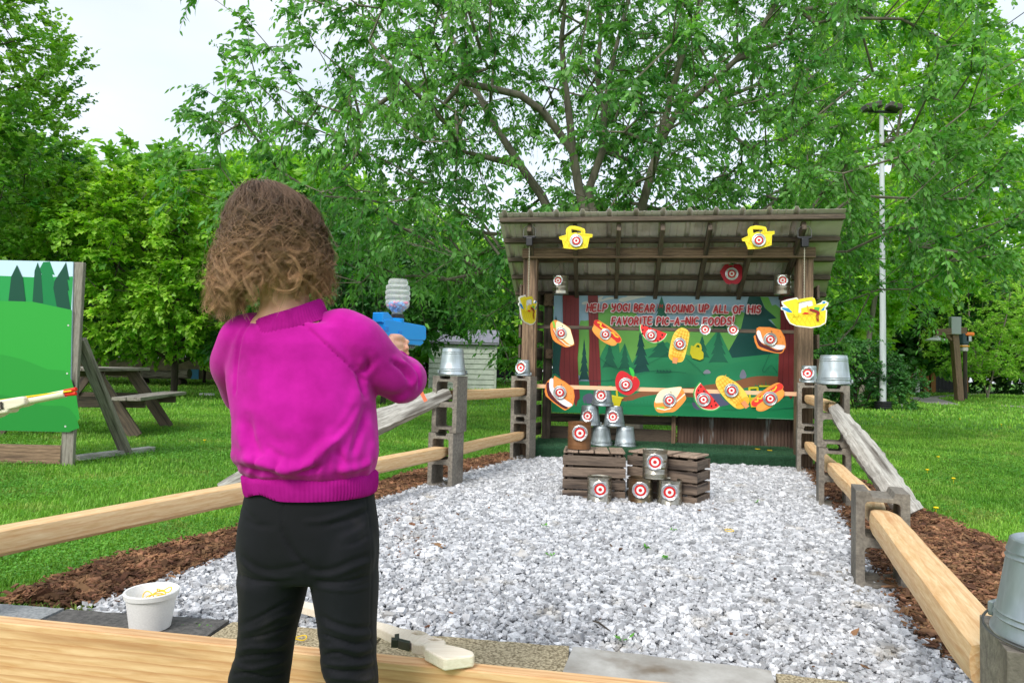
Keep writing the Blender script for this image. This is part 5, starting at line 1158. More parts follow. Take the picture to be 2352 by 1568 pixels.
def limb(mb, pts, rads, n=16, sub=5, cap=True):
    q = cr([tuple(p) + (r_,) for p, r_ in zip(pts, rads)], sub, closed=False) if False else None
    P_ = [Vector(p) for p in pts]; k = len(P_); pp = []; rr_ = []
    for i in range(k - 1):
        a, b, c, d = P_[max(i - 1, 0)], P_[i], P_[i + 1], P_[min(i + 2, k - 1)]
        for j in range(sub):
            t_ = j / sub; pp.append(.5 * ((2 * b) + (c - a) * t_ + (2 * a - 5 * b + 4 * c - d) * t_ * t_ + (3 * b - a - 3 * c + d) * t_ ** 3)); s_ = t_ * t_ * (3 - 2 * t_); rr_.append(rads[i] * (1 - s_) + rads[i + 1] * s_)
    pp.append(P_[-1]); rr_.append(rads[-1])
    if cap:  # rounded ends
        t0 = (pp[0] - pp[1]).normalized(); t1 = (pp[-1] - pp[-2]).normalized()
        pp = [pp[0] + t0 * rr_[0] * .85, pp[0] + t0 * rr_[0] * .5] + pp + [pp[-1] + t1 * rr_[-1] * .5, pp[-1] + t1 * rr_[-1] * .85]; rr_ = [rr_[0] * .45, rr_[0] * .84] + rr_ + [rr_[-1] * .84, rr_[-1] * .45]
    mb.tube(pp, rr_, n); return mb
def sections(mb, rows, n=40, pw=2.3, cap=True):
    """rows: (px left, px right, py, depth centre, half depth)"""
    vs = []
    for l_, r2, y, dc, hd in rows:
        a, b = C(l_, y, dc), C(r2, y, dc); c = (a + b) / 2; hw = (b - a).length / 2
        for j in range(n):
            t_ = 2 * math.pi * j / n; cx, sx = math.cos(t_), math.sin(t_)
            vs.append((c.x + hw * math.copysign(abs(cx) ** (2 / pw), cx), c.y + hd * math.copysign(abs(sx) ** (2 / pw), sx), c.z + (b.z - a.z) / 2 * cx))
    k = len(rows); fs = [(i * n + j, i * n + (j + 1) % n, (i + 1) * n + (j + 1) % n, (i + 1) * n + j) for i in range(k - 1) for j in range(n)]
    if cap: fs += [tuple(range(n))[::-1], tuple(range((k - 1) * n, k * n))]
    mb.add(vs, fs); return mb
def fuse(mb, voxel, smooth=6, lam=.5):
    me = bpy.data.meshes.new('tmp'); me.from_pydata(mb.v, [], mb.f); bm = bmesh.new(); bm.from_mesh(me)
    bmesh.ops.recalc_face_normals(bm, faces=bm.faces); bm.to_mesh(me); bm.free()
    ob = bpy.data.objects.new('tmp', me); COL.objects.link(ob)
    rm = ob.modifiers.new('r', 'REMESH'); rm.mode = 'VOXEL'; rm.voxel_size = voxel
    sm = ob.modifiers.new('s', 'SMOOTH'); sm.iterations = smooth; sm.factor = lam
    dg = bpy.context.evaluated_depsgraph_get(); ev = ob.evaluated_get(dg); m2 = bpy.data.meshes.new_from_object(ev)
    bpy.data.objects.remove(ob); bpy.data.meshes.remove(me); return m2
def vn(me):
    n = len(me.vertices); a = np.zeros(n * 3); me.vertices.foreach_get('co', a); b = np.zeros(n * 3, np.float32); me.vertex_normals.foreach_get('vector', b); return a.reshape(-1, 3), b.reshape(-1, 3).astype(float)
def setv(me, V): me.vertices.foreach_set('co', V.ravel()); me.update()
def dist_poly(px, py, pts):
    d = np.full(len(px), 1e9)
    for (x0, y0), (x1, y1) in zip(pts[:-1], pts[1:]):
        dx, dy = x1 - x0, y1 - y0; t_ = np.clip(((px - x0) * dx + (py - y0) * dy) / (dx * dx + dy * dy + 1e-9), 0, 1); d = np.minimum(d, np.hypot(px - x0 - t_ * dx, py - y0 - t_ * dy))
    return d
FK = 1.0
def folds(me, fl, side=-1):
    """raise or sink the cloth along creases lying on its back"""
    V, N = vn(me); px, py = proj(V); back = np.clip(-N[:, 1] * 1.5 + .25, 0, 1) if side < 0 else 1.0; D = np.zeros(len(V))
    for pts, w_, a in fl:
        q = cr(pts, 5, closed=False) if len(pts) > 2 else pts; d = dist_poly(px, py, q)
        L0 = np.hypot(px - q[0][0], py - q[0][1]); L1 = np.hypot(px - q[-1][0], py - q[-1][1]); tp = np.clip(np.minimum(L0, L1) / (w_ * 3.0) + .15, 0, 1)
        D += a * .001 * FK * (np.exp(-(d / w_) ** 2) * 1.25 - .4 * np.exp(-(d / (w_ * 2.2)) ** 2)) * tp
    V += N * (D * back)[:, None]; setv(me, V)
def obj_of(name, me, m, parent=None, smooth=True):
    me.name = name; me.materials.clear(); me.materials.append(m); me.polygons.foreach_set('use_smooth', [smooth] * len(me.polygons)); me.update()
    o = bpy.data.objects.new(name, me); COL.objects.link(o); o.parent = parent; return o

M_skin = mat('skin', S(224, 168, 140), S(236, 184, 158), scale=30, rough=.5, bump=.05, spec=.4)
_b = M_skin.node_tree.nodes['Principled BSDF']; _b.inputs['Subsurface Weight'].default_value = .15; _b.inputs['Subsurface Radius'].default_value = (.01, .004, .002)
M_sweat = mat('fleece_sweater', S(158, 14, 124), S(194, 28, 156), scale=9, rough=.95, bump=.25, bscale=900, bdist=.001, spec=.12, sheen=.12, detail=8)
def ribmat(name, c1, c2):
    m_ = mat(name, c1, c2, scale=20, rough=.95, spec=.1); return m_
M_rib = ribmat('sweater_rib', S(150, 16, 116), S(172, 26, 136))
M_pants = mat('black_leggings', S(12, 13, 17), S(21, 22, 28), scale=5, rough=.8, bump=.15, bscale=1200, bdist=.0005, spec=.22, sheen=.03, c3=S(52, 48, 48), scale3=7, lo3=.62, hi3=.85)

# joints (depth grows away from the camera)
SHR, ELR, WRR = C(806, 782, .01), P(918, 870, 1.33), P(913, 828, 1.45)
SHL, ELL, WRL = C(556, 785, .02), P(560, 905, 1.40), P(846, 838, 1.455)
HIPc = C(712, 1190, .02)
# gun grip axis (needed by the fingers)
GUNO = P(894, 794, 1.478)          # middle of the grip
psi = R(22); GF = Vector((math.sin(psi), math.cos(psi), .02)).normalized(); GR_ = Vector((math.cos(psi), -math.sin(psi), 0)).normalized(); GU_ = GR_.cross(GF)
def GL(r_, f_, u_): return GUNO + GR_ * r_ + GF * f_ + GU_ * u_
body = MB()
hc = C(637, 556, .01)
ellipsoid(body, hc, (.073, .088, .092), 28, 18); ellipsoid(body, hc + Vector((.01, .035, -.045)), (.052, .052, .055), 20, 12)
fd = Vector((.25, .97, 0)).normalized(); fr_ = Vector((fd.y, -fd.x, 0))
ellipsoid(body, hc + fd * .092 + Vector((0, 0, -.022)), (.010, .014, .013)); ellipsoid(body, hc + fd * .083 + Vector((0, 0, -.055)), (.020, .010, .007))
for s_ in (-1, 1): ellipsoid(body, hc + fd * .068 + fr_ * .030 * s_ + Vector((0, 0, -.045)), (.022, .022, .022))
earR = C(723, 556, .015)
for e_, s_ in ((earR, 1), (Vector((2 * hc.x - earR.x - .004, earR.y, earR.z)), -1)):
    ellipsoid(body, e_, (.008, .017, .029), 14, 10); ellipsoid(body, e_ + Vector((s_ * .005, .004, .010)), (.006, .014, .018), 14, 10)
limb(body, [C(650, 640, .02), C(655, 690, .015), C(657, 740, .01)], [.045, .044, .055])
sections(body, [(590, 725, 728, .01, .045), (560, 790, 748, .01, .05), (560, 815, 790, .01, .06), (575, 812, 850, .02, .066), (590, 820, 950, .02, .066), (590, 830, 1050, .02, .065), (572, 852, 1150, .02, .075), (564, 862, 1230, .02, .080), (570, 858, 1290, .02, .07)], 30)
limb(body, [SHR, (SHR + ELR) / 2, ELR, (ELR + WRR) / 2, WRR], [.034, .031, .027, .026, .018]); limb(body, [SHL, (SHL + ELL) / 2, ELL, (ELL + WRL) / 2, WRL], [.034, .031, .027, .026, .018])
KNL, ANL, KNR, ANR = C(606, 1500, .02), C(586, 1760, .03), C(805, 1500, .02), C(818, 1760, .03)
ANL.z = ANR.z = .065
limb(body, [C(640, 1270, .02), C(622, 1400, .02), KNL, (KNL + ANL) / 2, ANL], [.050, .042, .034, .032, .026]); limb(body, [C(782, 1270, .02), C(795, 1400, .02), KNR, (KNR + ANR) / 2, ANR], [.050, .042, .034, .032, .026])
for an in (ANL, ANR): limb(body, [an + Vector((0, -.012, -.03)), an + Vector((.004, .05, -.038)), an + Vector((.006, .10, -.045))], [.026, .026, .018])
# hands: right palm behind the grip, fingers closed round it, left hand cupped round from the other side
def hand(sgn, rad, palm_c, wrist, up0, ang0, thumb_up):
    ellipsoid(body, palm_c, (.016, .017, .030), 16, 12, Matrix((GR_, GF, GU_)).transposed()); limb(body, [wrist, (wrist + palm_c) / 2, palm_c], [.018, .019, .017], 14)
    for i in range(4):
        u_ = up0 - i * .0135; L_ = (1.0, 1.06, 1.02, .86)[i]; a_ = []
        for k in range(7):
            th = R(ang0) + sgn * R(34) * k * L_; rr_ = rad + .003 * math.sin(k * 1.0)
            a_.append(GL(rr_ * math.cos(th), rr_ * math.sin(th) * 1.25, u_ + .001 * k))
        limb(body, a_, [.0078, .0078, .0074, .0074, .0068, .0066, .0056], 10, 3)
    tb = palm_c + GU_ * .024; th_ = GL(-sgn * -.004, -.030, thumb_up - .004)
    limb(body, [tb, GL(sgn * .012 * 1, -.026, thumb_up), GL(-sgn * .018, -.014, thumb_up + .004), GL(-sgn * .021, .006, thumb_up + .004), GL(-sgn * .020, .022, thumb_up + .002)], [.010, .0092, .0086, .0082, .0064], 10, 3)
hand(1, .021, GL(.018, -.024, -.018), WRR, .000, -62, .012)
hand(-1, .037, GL(-.024, -.020, -.016), WRL, .004, 242, .014)
bme = fuse(body, .0032, 4)
person = obj_of('person', bme, M_skin); tag(person, 'child seen from behind in a magenta sweater and black leggings aiming a blue toy', 'person')
for s_ in (-1, 1):
    MB().ico(tuple(hc + fd * .078 + fr_ * .028 * s_ + Vector((0, 0, -.002))), .0115, 0, 3).build('eye', flat(232, 230, 226), person, smooth=True)
# --- sweater
sw = MB()
sections(sw, [(572, 858, 1094, .02, .080), (556, 866, 1082, .02, .094), (543, 870, 1066, .02, .104), (537, 872, 1040, .02, .108), (538, 869, 1005, .02, .104), (541, 866, 960, .02, .100), (537, 860, 915, .02, .097), (530, 850, 870, .02, .092), (526, 842, 830, .02, .086), (530, 838, 790, .015, .078), (548, 830, 755, .012, .066), (580, 792, 742, .01, .058)], 48, 2.25)
limb(sw, [C(735, 757, .01), C(790, 766, .01), C(818, 786, .015), P(870, 838, 1.285), P(918, 872, 1.325)], [.036, .047, .053, .048, .044], 20, 6)
limb(sw, [P(918, 872, 1.325), P(930, 868, 1.36), P(930, 858, 1.405), P(920, 845, 1.432)], [.044, .042, .036, .027], 20, 6)
limb(sw, [C(625, 768, .01), C(580, 772, .01), C(556, 790, .02), P(548, 850, 1.33), P(566, 905, 1.40)], [.034, .044, .048, .046, .042], 20, 6)
limb(sw, [P(566, 905, 1.40), P(640, 890, 1.42), P(750, 862, 1.435), P(825, 842, 1.45)], [.042, .040, .034, .027], 20, 6)
sme = fuse(sw, .0042, 5)
f5 = lambda pts: [w5(*q) for q in pts]
V_, N_ = vn(sme); px_, py_ = proj(V_)
gth = np.exp(-((py_ - 1072) / 26.0) ** 2) * (.0022 * np.sin(px_ * .105 + 1.5 * np.sin(px_ * .031)) + .0014 * np.sin(px_ * .23 + 2))
V_ += N_ * gth[:, None] * (np.abs(N_[:, 2]) < .9)[:, None]
rsn = np.random.RandomState(4); lf = np.zeros(len(V_))
for k in range(14):
    kx = rsn.normal(0, 1, 3) * 26; lf += np.sin(V_ @ kx + rsn.uniform(0, 6)) * .00095
V_ += N_ * lf[:, None]; setv(sme, V_)
folds(sme, [
    (f5([(228, 515), (300, 528), (380, 548), (450, 572), (520, 566), (590, 530), (640, 480), (690, 420)]), 13, 11), (f5([(240, 560), (330, 585), (420, 590)]), 7, -5),
    (f5([(885, 470), (868, 530), (820, 556), (760, 572), (700, 572)]), 9, 7), (f5([(690, 470), (740, 540), (760, 568)]), 8, -6), (f5([(620, 560), (560, 580), (500, 582)]), 6, -6),
    (f5([(805, 190), (775, 310), (710, 420), (620, 510)]), 15, 6), (f5([(840, 300), (800, 420), (770, 520)]), 9, -6), (f5([(850, 330), (875, 430), (868, 510)]), 10, 6), (f5([(800, 250), (740, 360), (660, 440)]), 8, -4),
    (f5([(285, 330), (300, 420), (340, 500)]), 10, -7), (f5([(250, 400), (262, 460), (300, 510)]), 12, 6), (f5([(330, 380), (430, 440), (560, 455)]), 22, -5), (f5([(350, 440), (400, 490), (470, 520)]), 8, -4),
    (f5([(430, 250), (520, 300), (600, 290)]), 30, -4), (f5([(300, 120), (380, 200), (420, 300)]), 26, 3),
    # raglan seams
    ([(676, 728), (712, 758), (758, 800), (800, 838), (838, 874)], 3.0, -3.6), ([(690, 728), (772, 798), (842, 862)], 9, 2.0), ([(575, 738), (556, 768), (546, 812), (541, 870), (540, 905)], 3.0, -3.6), ([(566, 742), (540, 790), (530, 850)], 8, 2),
    # armpit and sleeve
    (f5([(800, 130), (815, 175), (830, 230)]), 6, -9), (f5([(790, 100), (830, 110), (880, 60)]), 8, -6), (f5([(820, 80), (835, 130), (850, 200)]), 9, 5), (f5([(850, 30), (840, 90), (830, 140)]), 8, -5),
    (f5([(985, 55), (1030, 90), (1062, 140), (1060, 190)]), 7, 7), (f5([(960, 70), (1010, 110), (1040, 160)]), 5, -6), (f5([(1010, 30), (1070, 70), (1095, 130)]), 6, 6), (f5([(1020, 60), (1075, 110), (1085, 190)]), 4.5, -6), (f5([(900, 270), (970, 262), (1050, 230)]), 8, 5), (f5([(880, 215), (960, 235), (1030, 215)]), 10, -4)])
sweater = obj_of('sweater', sme, M_sweat, person)
def ribbed(name, rows, nr, amp, par, m=M_rib, n=None, pw=2.25, shift=None):
    """ribbed band: vertical ribs modelled on the band"""
    n = nr * 4; vs = []; R_ = len(rows)
    for l_, r2, y, dc, hd in rows:
        a, b = C(l_, y, dc), C(r2, y, dc); c = (a + b) / 2; hw = (b - a).length / 2
        for j in range(n):
            t_ = 2 * math.pi * j / n; cx, sx = math.cos(t_), math.sin(t_); k = 1 + amp * math.cos(2 * math.pi * j / 4)
            x = c.x + k * hw * math.copysign(abs(cx) ** (2 / pw), cx); y_ = c.y + k * hd * math.copysign(abs(sx) ** (2 / pw), sx); z = c.z + (b.z - a.z) / 2 * cx
            if shift: z += shift(cx, sx, y)
            vs.append((x, y_, z))
    fs = [(i * n + j, i * n + (j + 1) % n, (i + 1) * n + (j + 1) % n, (i + 1) * n + j) for i in range(R_ - 1) for j in range(n)]
    return MB().add(vs, fs).build(name, m, par, smooth=True, fixn=True, angle=70)
hs = lambda cx, sx, y: .010 * math.exp(-((cx + .55) / .22) ** 2) * (1 if sx < 0 else 0) * (1 if y > 1110 else .4 if y > 1090 else 0)
ribbed('hem_band', [(575, 858, 1080, .02, .084), (563, 866, 1088, .02, .0935), (564, 866, 1100, .02, .0945), (566, 866, 1112, .02, .0945), (568, 864, 1124, .02, .0940), (571, 861, 1131, .02, .0925), (573, 859, 1131, .02, .0905), (573, 859, 1116, .02, .090)], 110, .006, sweater, shift=hs)
cs = lambda cx, sx, y: .018 * cx * 0 + (.010 * (sx - .0) if True else 0)
ribbed('collar', [(574, 758, 752, .008, .0625), (581, 750, 741, .008, .0625), (587, 744, 728, .008, .0595), (592, 738, 714, .008, .0560), (595, 735, 709, .008, .0535), (600, 731, 711, .008, .051), (600, 731, 730, .008, .053)], 74, .009, sweater, shift=lambda cx, sx, y: .019 * cx + .010 * (sx if sx < 0 else 0))
for nm, a_, b_, r_ in (('cuff', P(921, 845, 1.425), P(910, 827, 1.452), .0250), ('cuff', P(815, 845, 1.448), P(850, 838, 1.458), .024)):
    prf = []; n = 80
    prf = [((1 + .02 * math.cos(math.pi * j)) * math.cos(2 * math.pi * j / n), (1 + .02 * math.cos(math.pi * j)) * math.sin(2 * math.pi * j / n)) for j in range(n)]
    MB().tube([a_, a_ * .7 + b_ * .3, a_ * .3 + b_ * .7, b_, b_ * .97 + a_ * .03], [r_ * 1.02, r_ * 1.08, r_ * 1.02, r_ * .95, r_ * .86], prof=prf).build(nm, M_rib, sweater, smooth=True, angle=70)
# --- leggings
pt = MB()
sections(pt, [(575, 858, 1100, .02, .082), (568, 858, 1135, .02, .086), (561, 862, 1165, .02, .090), (553, 868, 1205, .02, .094), (549, 870, 1250, .02, .095), (551, 869, 1290, .02, .088), (556, 866, 1320, .02, .075)], 44, 2.2)
for cx_, y_ in ((632, 1262), (782, 1268)): ellipsoid(pt, C(cx_, y_, -.010), (.064, .058, .085))
def legs(rows): sections(pt, rows, 32, 2.1)
lg = []
for (y, l_, r2) in ((1050, 250, 572), (1120, 258, 560), (1200, 262, 540), (1270, 260, 522), (1330, 255, 506), (1390, 246, 495), (1430, 238, 490), (1480, 218, 485), (1530, 200, 480), (1600, 186, 476), (1700, 176, 470), (1800, 176, 462)): lg.append((w5(l_, y)[0], w5(r2, y)[0], w5(0, y)[1]))
legs([(a, b, y, .02 - .00 * i, max(.050, .085 - .0035 * i)) for i, (a, b, y) in enumerate(lg)])
lg = []
for (y, l_, r2) in ((1050, 582, 892), (1120, 592, 893), (1200, 608, 889), (1270, 617, 884), (1330, 624, 882), (1390, 630, 884), (1430, 632, 882), (1480, 632, 884), (1530, 650, 893), (1600, 660, 900), (1700, 664, 900), (1800, 668, 896)): lg.append((w5(l_, y)[0], w5(r2, y)[0], w5(0, y)[1]))
legs([(a, b, y, .02, max(.050, .085 - .0035 * i)) for i, (a, b, y) in enumerate(lg)])
pme = fuse(pt, .0042, 22)
# narrow the leg below the frame to the ankle
V_, N_ = vn(pme); px_, py_ = proj(V_)
setv(pme, V_)
FK = .85
folds(pme, [
    # centre seam and cleft
    (f5([(460, 700), (445, 800), (452, 880), (500, 960), (560, 1020)]), 3, -3.0), (f5([(455, 860), (500, 960), (570, 1030), (575, 1070)]), 9, -3.5),
    # folds under the seat
    (f5([(560, 1030), (620, 1045), (700, 1030), (780, 995), (860, 970)]), 7, -3.2), (f5([(590, 1060), (680, 1068), (780, 1030), (860, 1000)]), 6, 3.2), (f5([(600, 1090), (700, 1100), (790, 1085), (860, 1060)]), 4, -4), (f5([(600, 1120), (700, 1135), (800, 1130), (870, 1108)]), 4, 3),
    (f5([(250, 960), (300, 1010), (380, 1040), (480, 1030), (560, 1010)]), 7, -3), (f5([(255, 1000), (320, 1055), (420, 1075), (500, 1070)]), 5, 2.8), (f5([(255, 1060), (320, 1090), (420, 1095)]), 4, -4),
    # waist and seat pulls
    (f5([(300, 705), (450, 712), (600, 716), (840, 706)]), 2.5, -2.2), (f5([(835, 735), (760, 770), (640, 810), (560, 815)]), 6, 3.5), (f5([(850, 760), (780, 800), (650, 835)]), 5, -4), (f5([(855, 800), (800, 860), (720, 890)]), 7, 3), (f5([(260, 800), (330, 830), (400, 835)]), 7, -2.5), (f5([(860, 870), (800, 910), (740, 925)]), 5, -3), (f5([(265, 740), (300, 790), (330, 800)]), 5, -3),
    # left leg creases
    (f5([(262, 1290), (330, 1265), (420, 1215), (500, 1170)]), 5, -4), (f5([(255, 1330), (330, 1310), (430, 1260), (515, 1240)]), 6, 4.5), (f5([(250, 1365), (340, 1350), (430, 1320), (490, 1290)]), 4, -5), (f5([(240, 1420), (300, 1400), (400, 1400), (480, 1370)]), 6, 6), (f5([(230, 1450), (300, 1440), (390, 1435), (470, 1420)]), 4, -6), (f5([(215, 1480), (300, 1500), (400, 1480), (478, 1460)]), 6, 6), (f5([(205, 1530), (280, 1520), (380, 1540), (470, 1520)]), 4, -5),
    # right leg creases
    (f5([(620, 1250), (700, 1290), (790, 1310), (880, 1300)]), 5, -4), (f5([(624, 1290), (720, 1330), (800, 1345), (880, 1330)]), 6, 5), (f5([(628, 1340), (720, 1370), (800, 1385), (880, 1360)]), 4, -6), (f5([(630, 1400), (720, 1400), (800, 1420), (884, 1395)]), 6, 6), (f5([(632, 1440), (700, 1430), (800, 1455), (880, 1430)]), 4, -6.5), (f5([(630, 1470), (720, 1480), (820, 1480), (884, 1460)]), 6, 6), (f5([(645, 1500), (720, 1515), (820, 1510), (885, 1490)]), 4, -6), (f5([(650, 1540), (740, 1545), (830, 1555), (890, 1530)]), 6, 5),
    # side seam of the right leg
    (f5([(835, 700), (850, 800), (865, 950), (862, 1100), (858, 1300), (870, 1450), (880, 1560)]), 2.2, -2.0)])
V_, N_ = vn(pme)
for lc, sg_ in ((KNL, -1), (KNR, 1)): pass
z0 = .29; k_ = V_[:, 2] < z0; t_ = np.clip((z0 - V_[k_, 2]) / .22, 0, 1)
cxl = np.where(V_[k_, 0] < (KNL.x + KNR.x) / 2, KNL.x - .012 * 0 + (ANL.x - KNL.x) * t_, KNR.x + (ANR.x - KNR.x) * t_)
V_[k_, 0] = cxl + (V_[k_, 0] - cxl) * (1 - .30 * t_); V_[k_, 1] = (CY + .02) + (V_[k_, 1] - CY - .02) * (1 - .12 * t_) + .01 * t_; V_[:, 2] = np.maximum(V_[:, 2], .055); setv(pme, V_)
leggings = obj_of('leggings', pme, M_pants, person)
for an in (ANL, ANR):
    s_ = MB(); limb(s_, [an + Vector((0, -.016, -.022)), an + Vector((.003, .04, -.028)), an + Vector((.006, .115, -.036))], [.037, .038, .030], 18, 5); s_.v = [(v[0], v[1], max(v[2], .004)) for v in s_.v]
    s_.build('shoe', flat(60, 62, 70), person, smooth=True)
# --- hair
hr = np.random.RandomState(12)
HX, HY, HZ = hc.x, hc.y, hc.z
prof_z = np.array([.110, .104, .092, .072, .045, .015, -.02, -.05, -.08, -.11, -.14, -.17, -.20]) + HZ
prof_r = np.array([.0, .028, .050, .066, .078, .084, .090, .095, .100, .103, .102, .098, .09])
hcx = np.array([C(x, 500, 0).x for x in (598, 602, 612, 622, 628, 630, 631, 630, 629, 628, 626, 624, 622)])
def R_of(z): return np.interp(-z, -prof_z, prof_r)
def X_of(z): return np.interp(-z, -prof_z, hcx)
def lock(n_locks, per, lam0, lam1, clump, dz, curl, frizz, seedl, ztop=.10):
    """curly locks: every lock is one ringlet path shared by a few strands"""
    r_ = np.random.RandomState(seedl); out_ = []; K = 40; t = np.linspace(0, 1, K)
    for i in range(n_locks):
        deg = r_.uniform(-205, 28)
        if -19 < deg < 1 and r_.uniform() < .55: deg = r_.uniform(-170, -40)
        az = R(deg); lam = r_.uniform(lam0, lam1); z0 = prof_z[0] - .002 - r_.uniform() ** 1.3 * ztop
        bk = math.exp(-((deg + 78) / 30) ** 2); lf_ = 1 / (1 + math.exp((deg + 128) / 9.0))
        z1 = HZ - .100 + bk * .022 - lf_ * .040 + r_.normal(dz + .010, .022); z1 = max(z1, HZ - .150)
        z = z0 + (z1 - z0) * (t ** 1.1); rad_ = R_of(z) * lam
        a = az + R(r_.uniform(-30, 30)) * np.sin(t * r_.uniform(1.5, 4) + r_.uniform(0, 6)) * t
        cx = X_of(z) + rad_ * np.cos(a); cy = HY + rad_ * np.sin(a) * 1.05; ph = r_.uniform(0, 6.28); hand_ = r_.choice([-1, 1]); turns = r_.uniform(1.8, 3.4); p2 = r_.uniform(0, 6.28)
        A_ = curl * r_.uniform(.5, 1.3) * (.38 + .62 * np.clip((t - .15) / .55, 0, 1)) * np.clip(t * 5, 0, 1) * (1 - .35 * np.clip((t - .85) / .15, 0, 1)); th = hand_ * 2 * np.pi * turns * t ** 1.35 + ph
        tx, ty = -np.sin(a), np.cos(a); ox, oy = np.cos(a), np.sin(a)
        base = np.stack([cx + A_ * (np.cos(th) * tx + .7 * np.sin(th) * ox), cy + A_ * (np.cos(th) * ty + .7 * np.sin(th) * oy), z + A_ * (.30 + .70 * t ** 2) * np.sin(th + p2)], 1); tone = r_.uniform(0, 1)
        for j in range(per):
            o = r_.normal(0, 1, 3) * clump; wv = np.zeros((K, 3))
            for q in range(2): wv += r_.normal(0, 1, 3)[None] * np.sin(t[:, None] * r_.uniform(5, 18) + r_.uniform(0, 6)) * frizz * (.3 + t[:, None])
            cut = r_.uniform(.9, 1.0); tt = t * cut; b = np.stack([np.interp(tt, t, base[:, c]) for c in range(3)], 1)
            out_.append((b + o[None] * (1.15 - .75 * np.clip(t[:, None] * 1.3 - .1, 0, 1)) + wv, np.clip(tone * .75 + r_.uniform(0, .25), 0, 1)))
    return out_
def strands_mesh(name, S2, rad, m, parent):
    A_ = np.array([s[0] for s in S2]); tone = np.array([s[1] for s in S2]); n, K, _ = A_.shape
    T_ = np.gradient(A_, axis=1); T_ /= np.linalg.norm(T_, axis=2, keepdims=True) + 1e-9
    ref = np.array([.3, .2, .93]); U = np.cross(T_, np.array([.62, .74, .25])); U /= np.linalg.norm(U, axis=2, keepdims=True) + 1e-9; W = np.cross(T_, U)
    tp = rad * (1 - .75 * np.linspace(0, 1, K) ** 3)[None, :, None]; rings = [A_ + (U * math.cos(q) + W * math.sin(q)) * tp for q in (0, 2.0944, 4.18879)]
    V = np.stack(rings, 2).reshape(-1, 3); idx = np.arange(n)[:, None, None] * K * 3 + np.arange(K - 1)[None, :, None] * 3
    F = np.stack([np.stack([idx[..., 0] + a, idx[..., 0] + (a + 1) % 3, idx[..., 0] + 3 + (a + 1) % 3, idx[..., 0] + 3 + a], -1) for a in range(3)], 2).reshape(-1, 4)
    o = nmesh(name, V, F, m, parent, smooth=True)
    at_ = o.data.attributes.new('tipness', 'FLOAT', 'POINT'); at_.data.foreach_set('value', np.repeat(np.tile(np.linspace(0, 1, K), n), 3).astype(np.float32))
    at2 = o.data.attributes.new('tone', 'FLOAT', 'POINT'); at2.data.foreach_set('value', np.repeat(tone, K * 3).astype(np.float32)); return o
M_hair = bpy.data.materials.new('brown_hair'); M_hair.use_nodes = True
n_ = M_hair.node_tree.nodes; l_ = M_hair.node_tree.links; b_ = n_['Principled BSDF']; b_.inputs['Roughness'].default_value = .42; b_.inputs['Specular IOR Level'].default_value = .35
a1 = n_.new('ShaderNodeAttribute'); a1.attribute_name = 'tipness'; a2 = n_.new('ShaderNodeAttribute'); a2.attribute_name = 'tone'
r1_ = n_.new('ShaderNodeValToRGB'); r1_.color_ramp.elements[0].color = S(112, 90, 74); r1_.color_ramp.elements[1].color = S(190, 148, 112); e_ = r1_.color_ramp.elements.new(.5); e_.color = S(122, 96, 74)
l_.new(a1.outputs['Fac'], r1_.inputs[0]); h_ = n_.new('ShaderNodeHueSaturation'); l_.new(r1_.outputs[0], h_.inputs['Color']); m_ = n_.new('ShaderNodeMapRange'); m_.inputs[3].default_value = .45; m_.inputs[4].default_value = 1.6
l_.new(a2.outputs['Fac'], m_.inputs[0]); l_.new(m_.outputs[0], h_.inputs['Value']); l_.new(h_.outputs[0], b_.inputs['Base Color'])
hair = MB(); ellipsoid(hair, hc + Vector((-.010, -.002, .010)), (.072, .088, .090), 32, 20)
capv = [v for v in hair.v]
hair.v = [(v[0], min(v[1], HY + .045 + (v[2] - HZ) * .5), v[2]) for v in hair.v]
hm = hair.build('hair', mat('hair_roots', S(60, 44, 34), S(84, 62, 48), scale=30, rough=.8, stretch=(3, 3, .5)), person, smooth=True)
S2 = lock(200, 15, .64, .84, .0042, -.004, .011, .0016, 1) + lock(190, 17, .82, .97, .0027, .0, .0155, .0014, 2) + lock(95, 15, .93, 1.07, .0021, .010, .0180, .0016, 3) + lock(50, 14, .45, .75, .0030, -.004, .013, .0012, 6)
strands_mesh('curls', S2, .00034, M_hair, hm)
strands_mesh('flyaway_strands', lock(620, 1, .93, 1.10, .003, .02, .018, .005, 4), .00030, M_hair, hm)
# --- the blue toy
M_blue = flat(6, 156, 246, rough=.35, spec=.5); M_blue2 = flat(8, 134, 230, rough=.35, spec=.5)
toy = thing('toy_blaster', 'bright blue toy blaster with a clear ribbed bottle of coloured beads on top', 'toy', GUNO, -psi); toy.scale = (.9, .9, .9)
def g(r_, f_, u_): return (r_, f_, u_)
def hull_prism(poly, hw, mi=0, mb=None):   # poly in (forward, up), extruded across
    mb = mb or MB(); tmp = MB().extr([poly], -hw, hw); mb.add([(v[1], v[0], v[2]) for v in tmp.v], [tuple(reversed(f)) for f in tmp.f], mi); return mb
up = .028
hull_prism([(-.048, up - .006), (-.050, up + .030), (-.030, up + .034), (.140, up + .030), (.150, up + .026), (.152, up - .002), (.144, up - .008), (.02, up - .012), (-.03, up - .010)], .0165).build('toy_body', M_blue, toy, bevel=.003, bseg=2, fixn=True)
hull_prism([(-.056, up + .024), (-.054, up + .048), (-.030, up + .050), (-.004, up + .036), (-.004, up + .026)], .0145).build('rear_sight', M_blue, toy, bevel=.002, fixn=True)
hull_prism([(-.014, up - .004), (.012, up - .008), (.006, up - .040), (.002, up - .066), (-.026, up - .066), (-.026, up - .04), (-.030, up - .012)], .0115).build('grip', M_blue2, toy, bevel=.004, bseg=2, fixn=True)
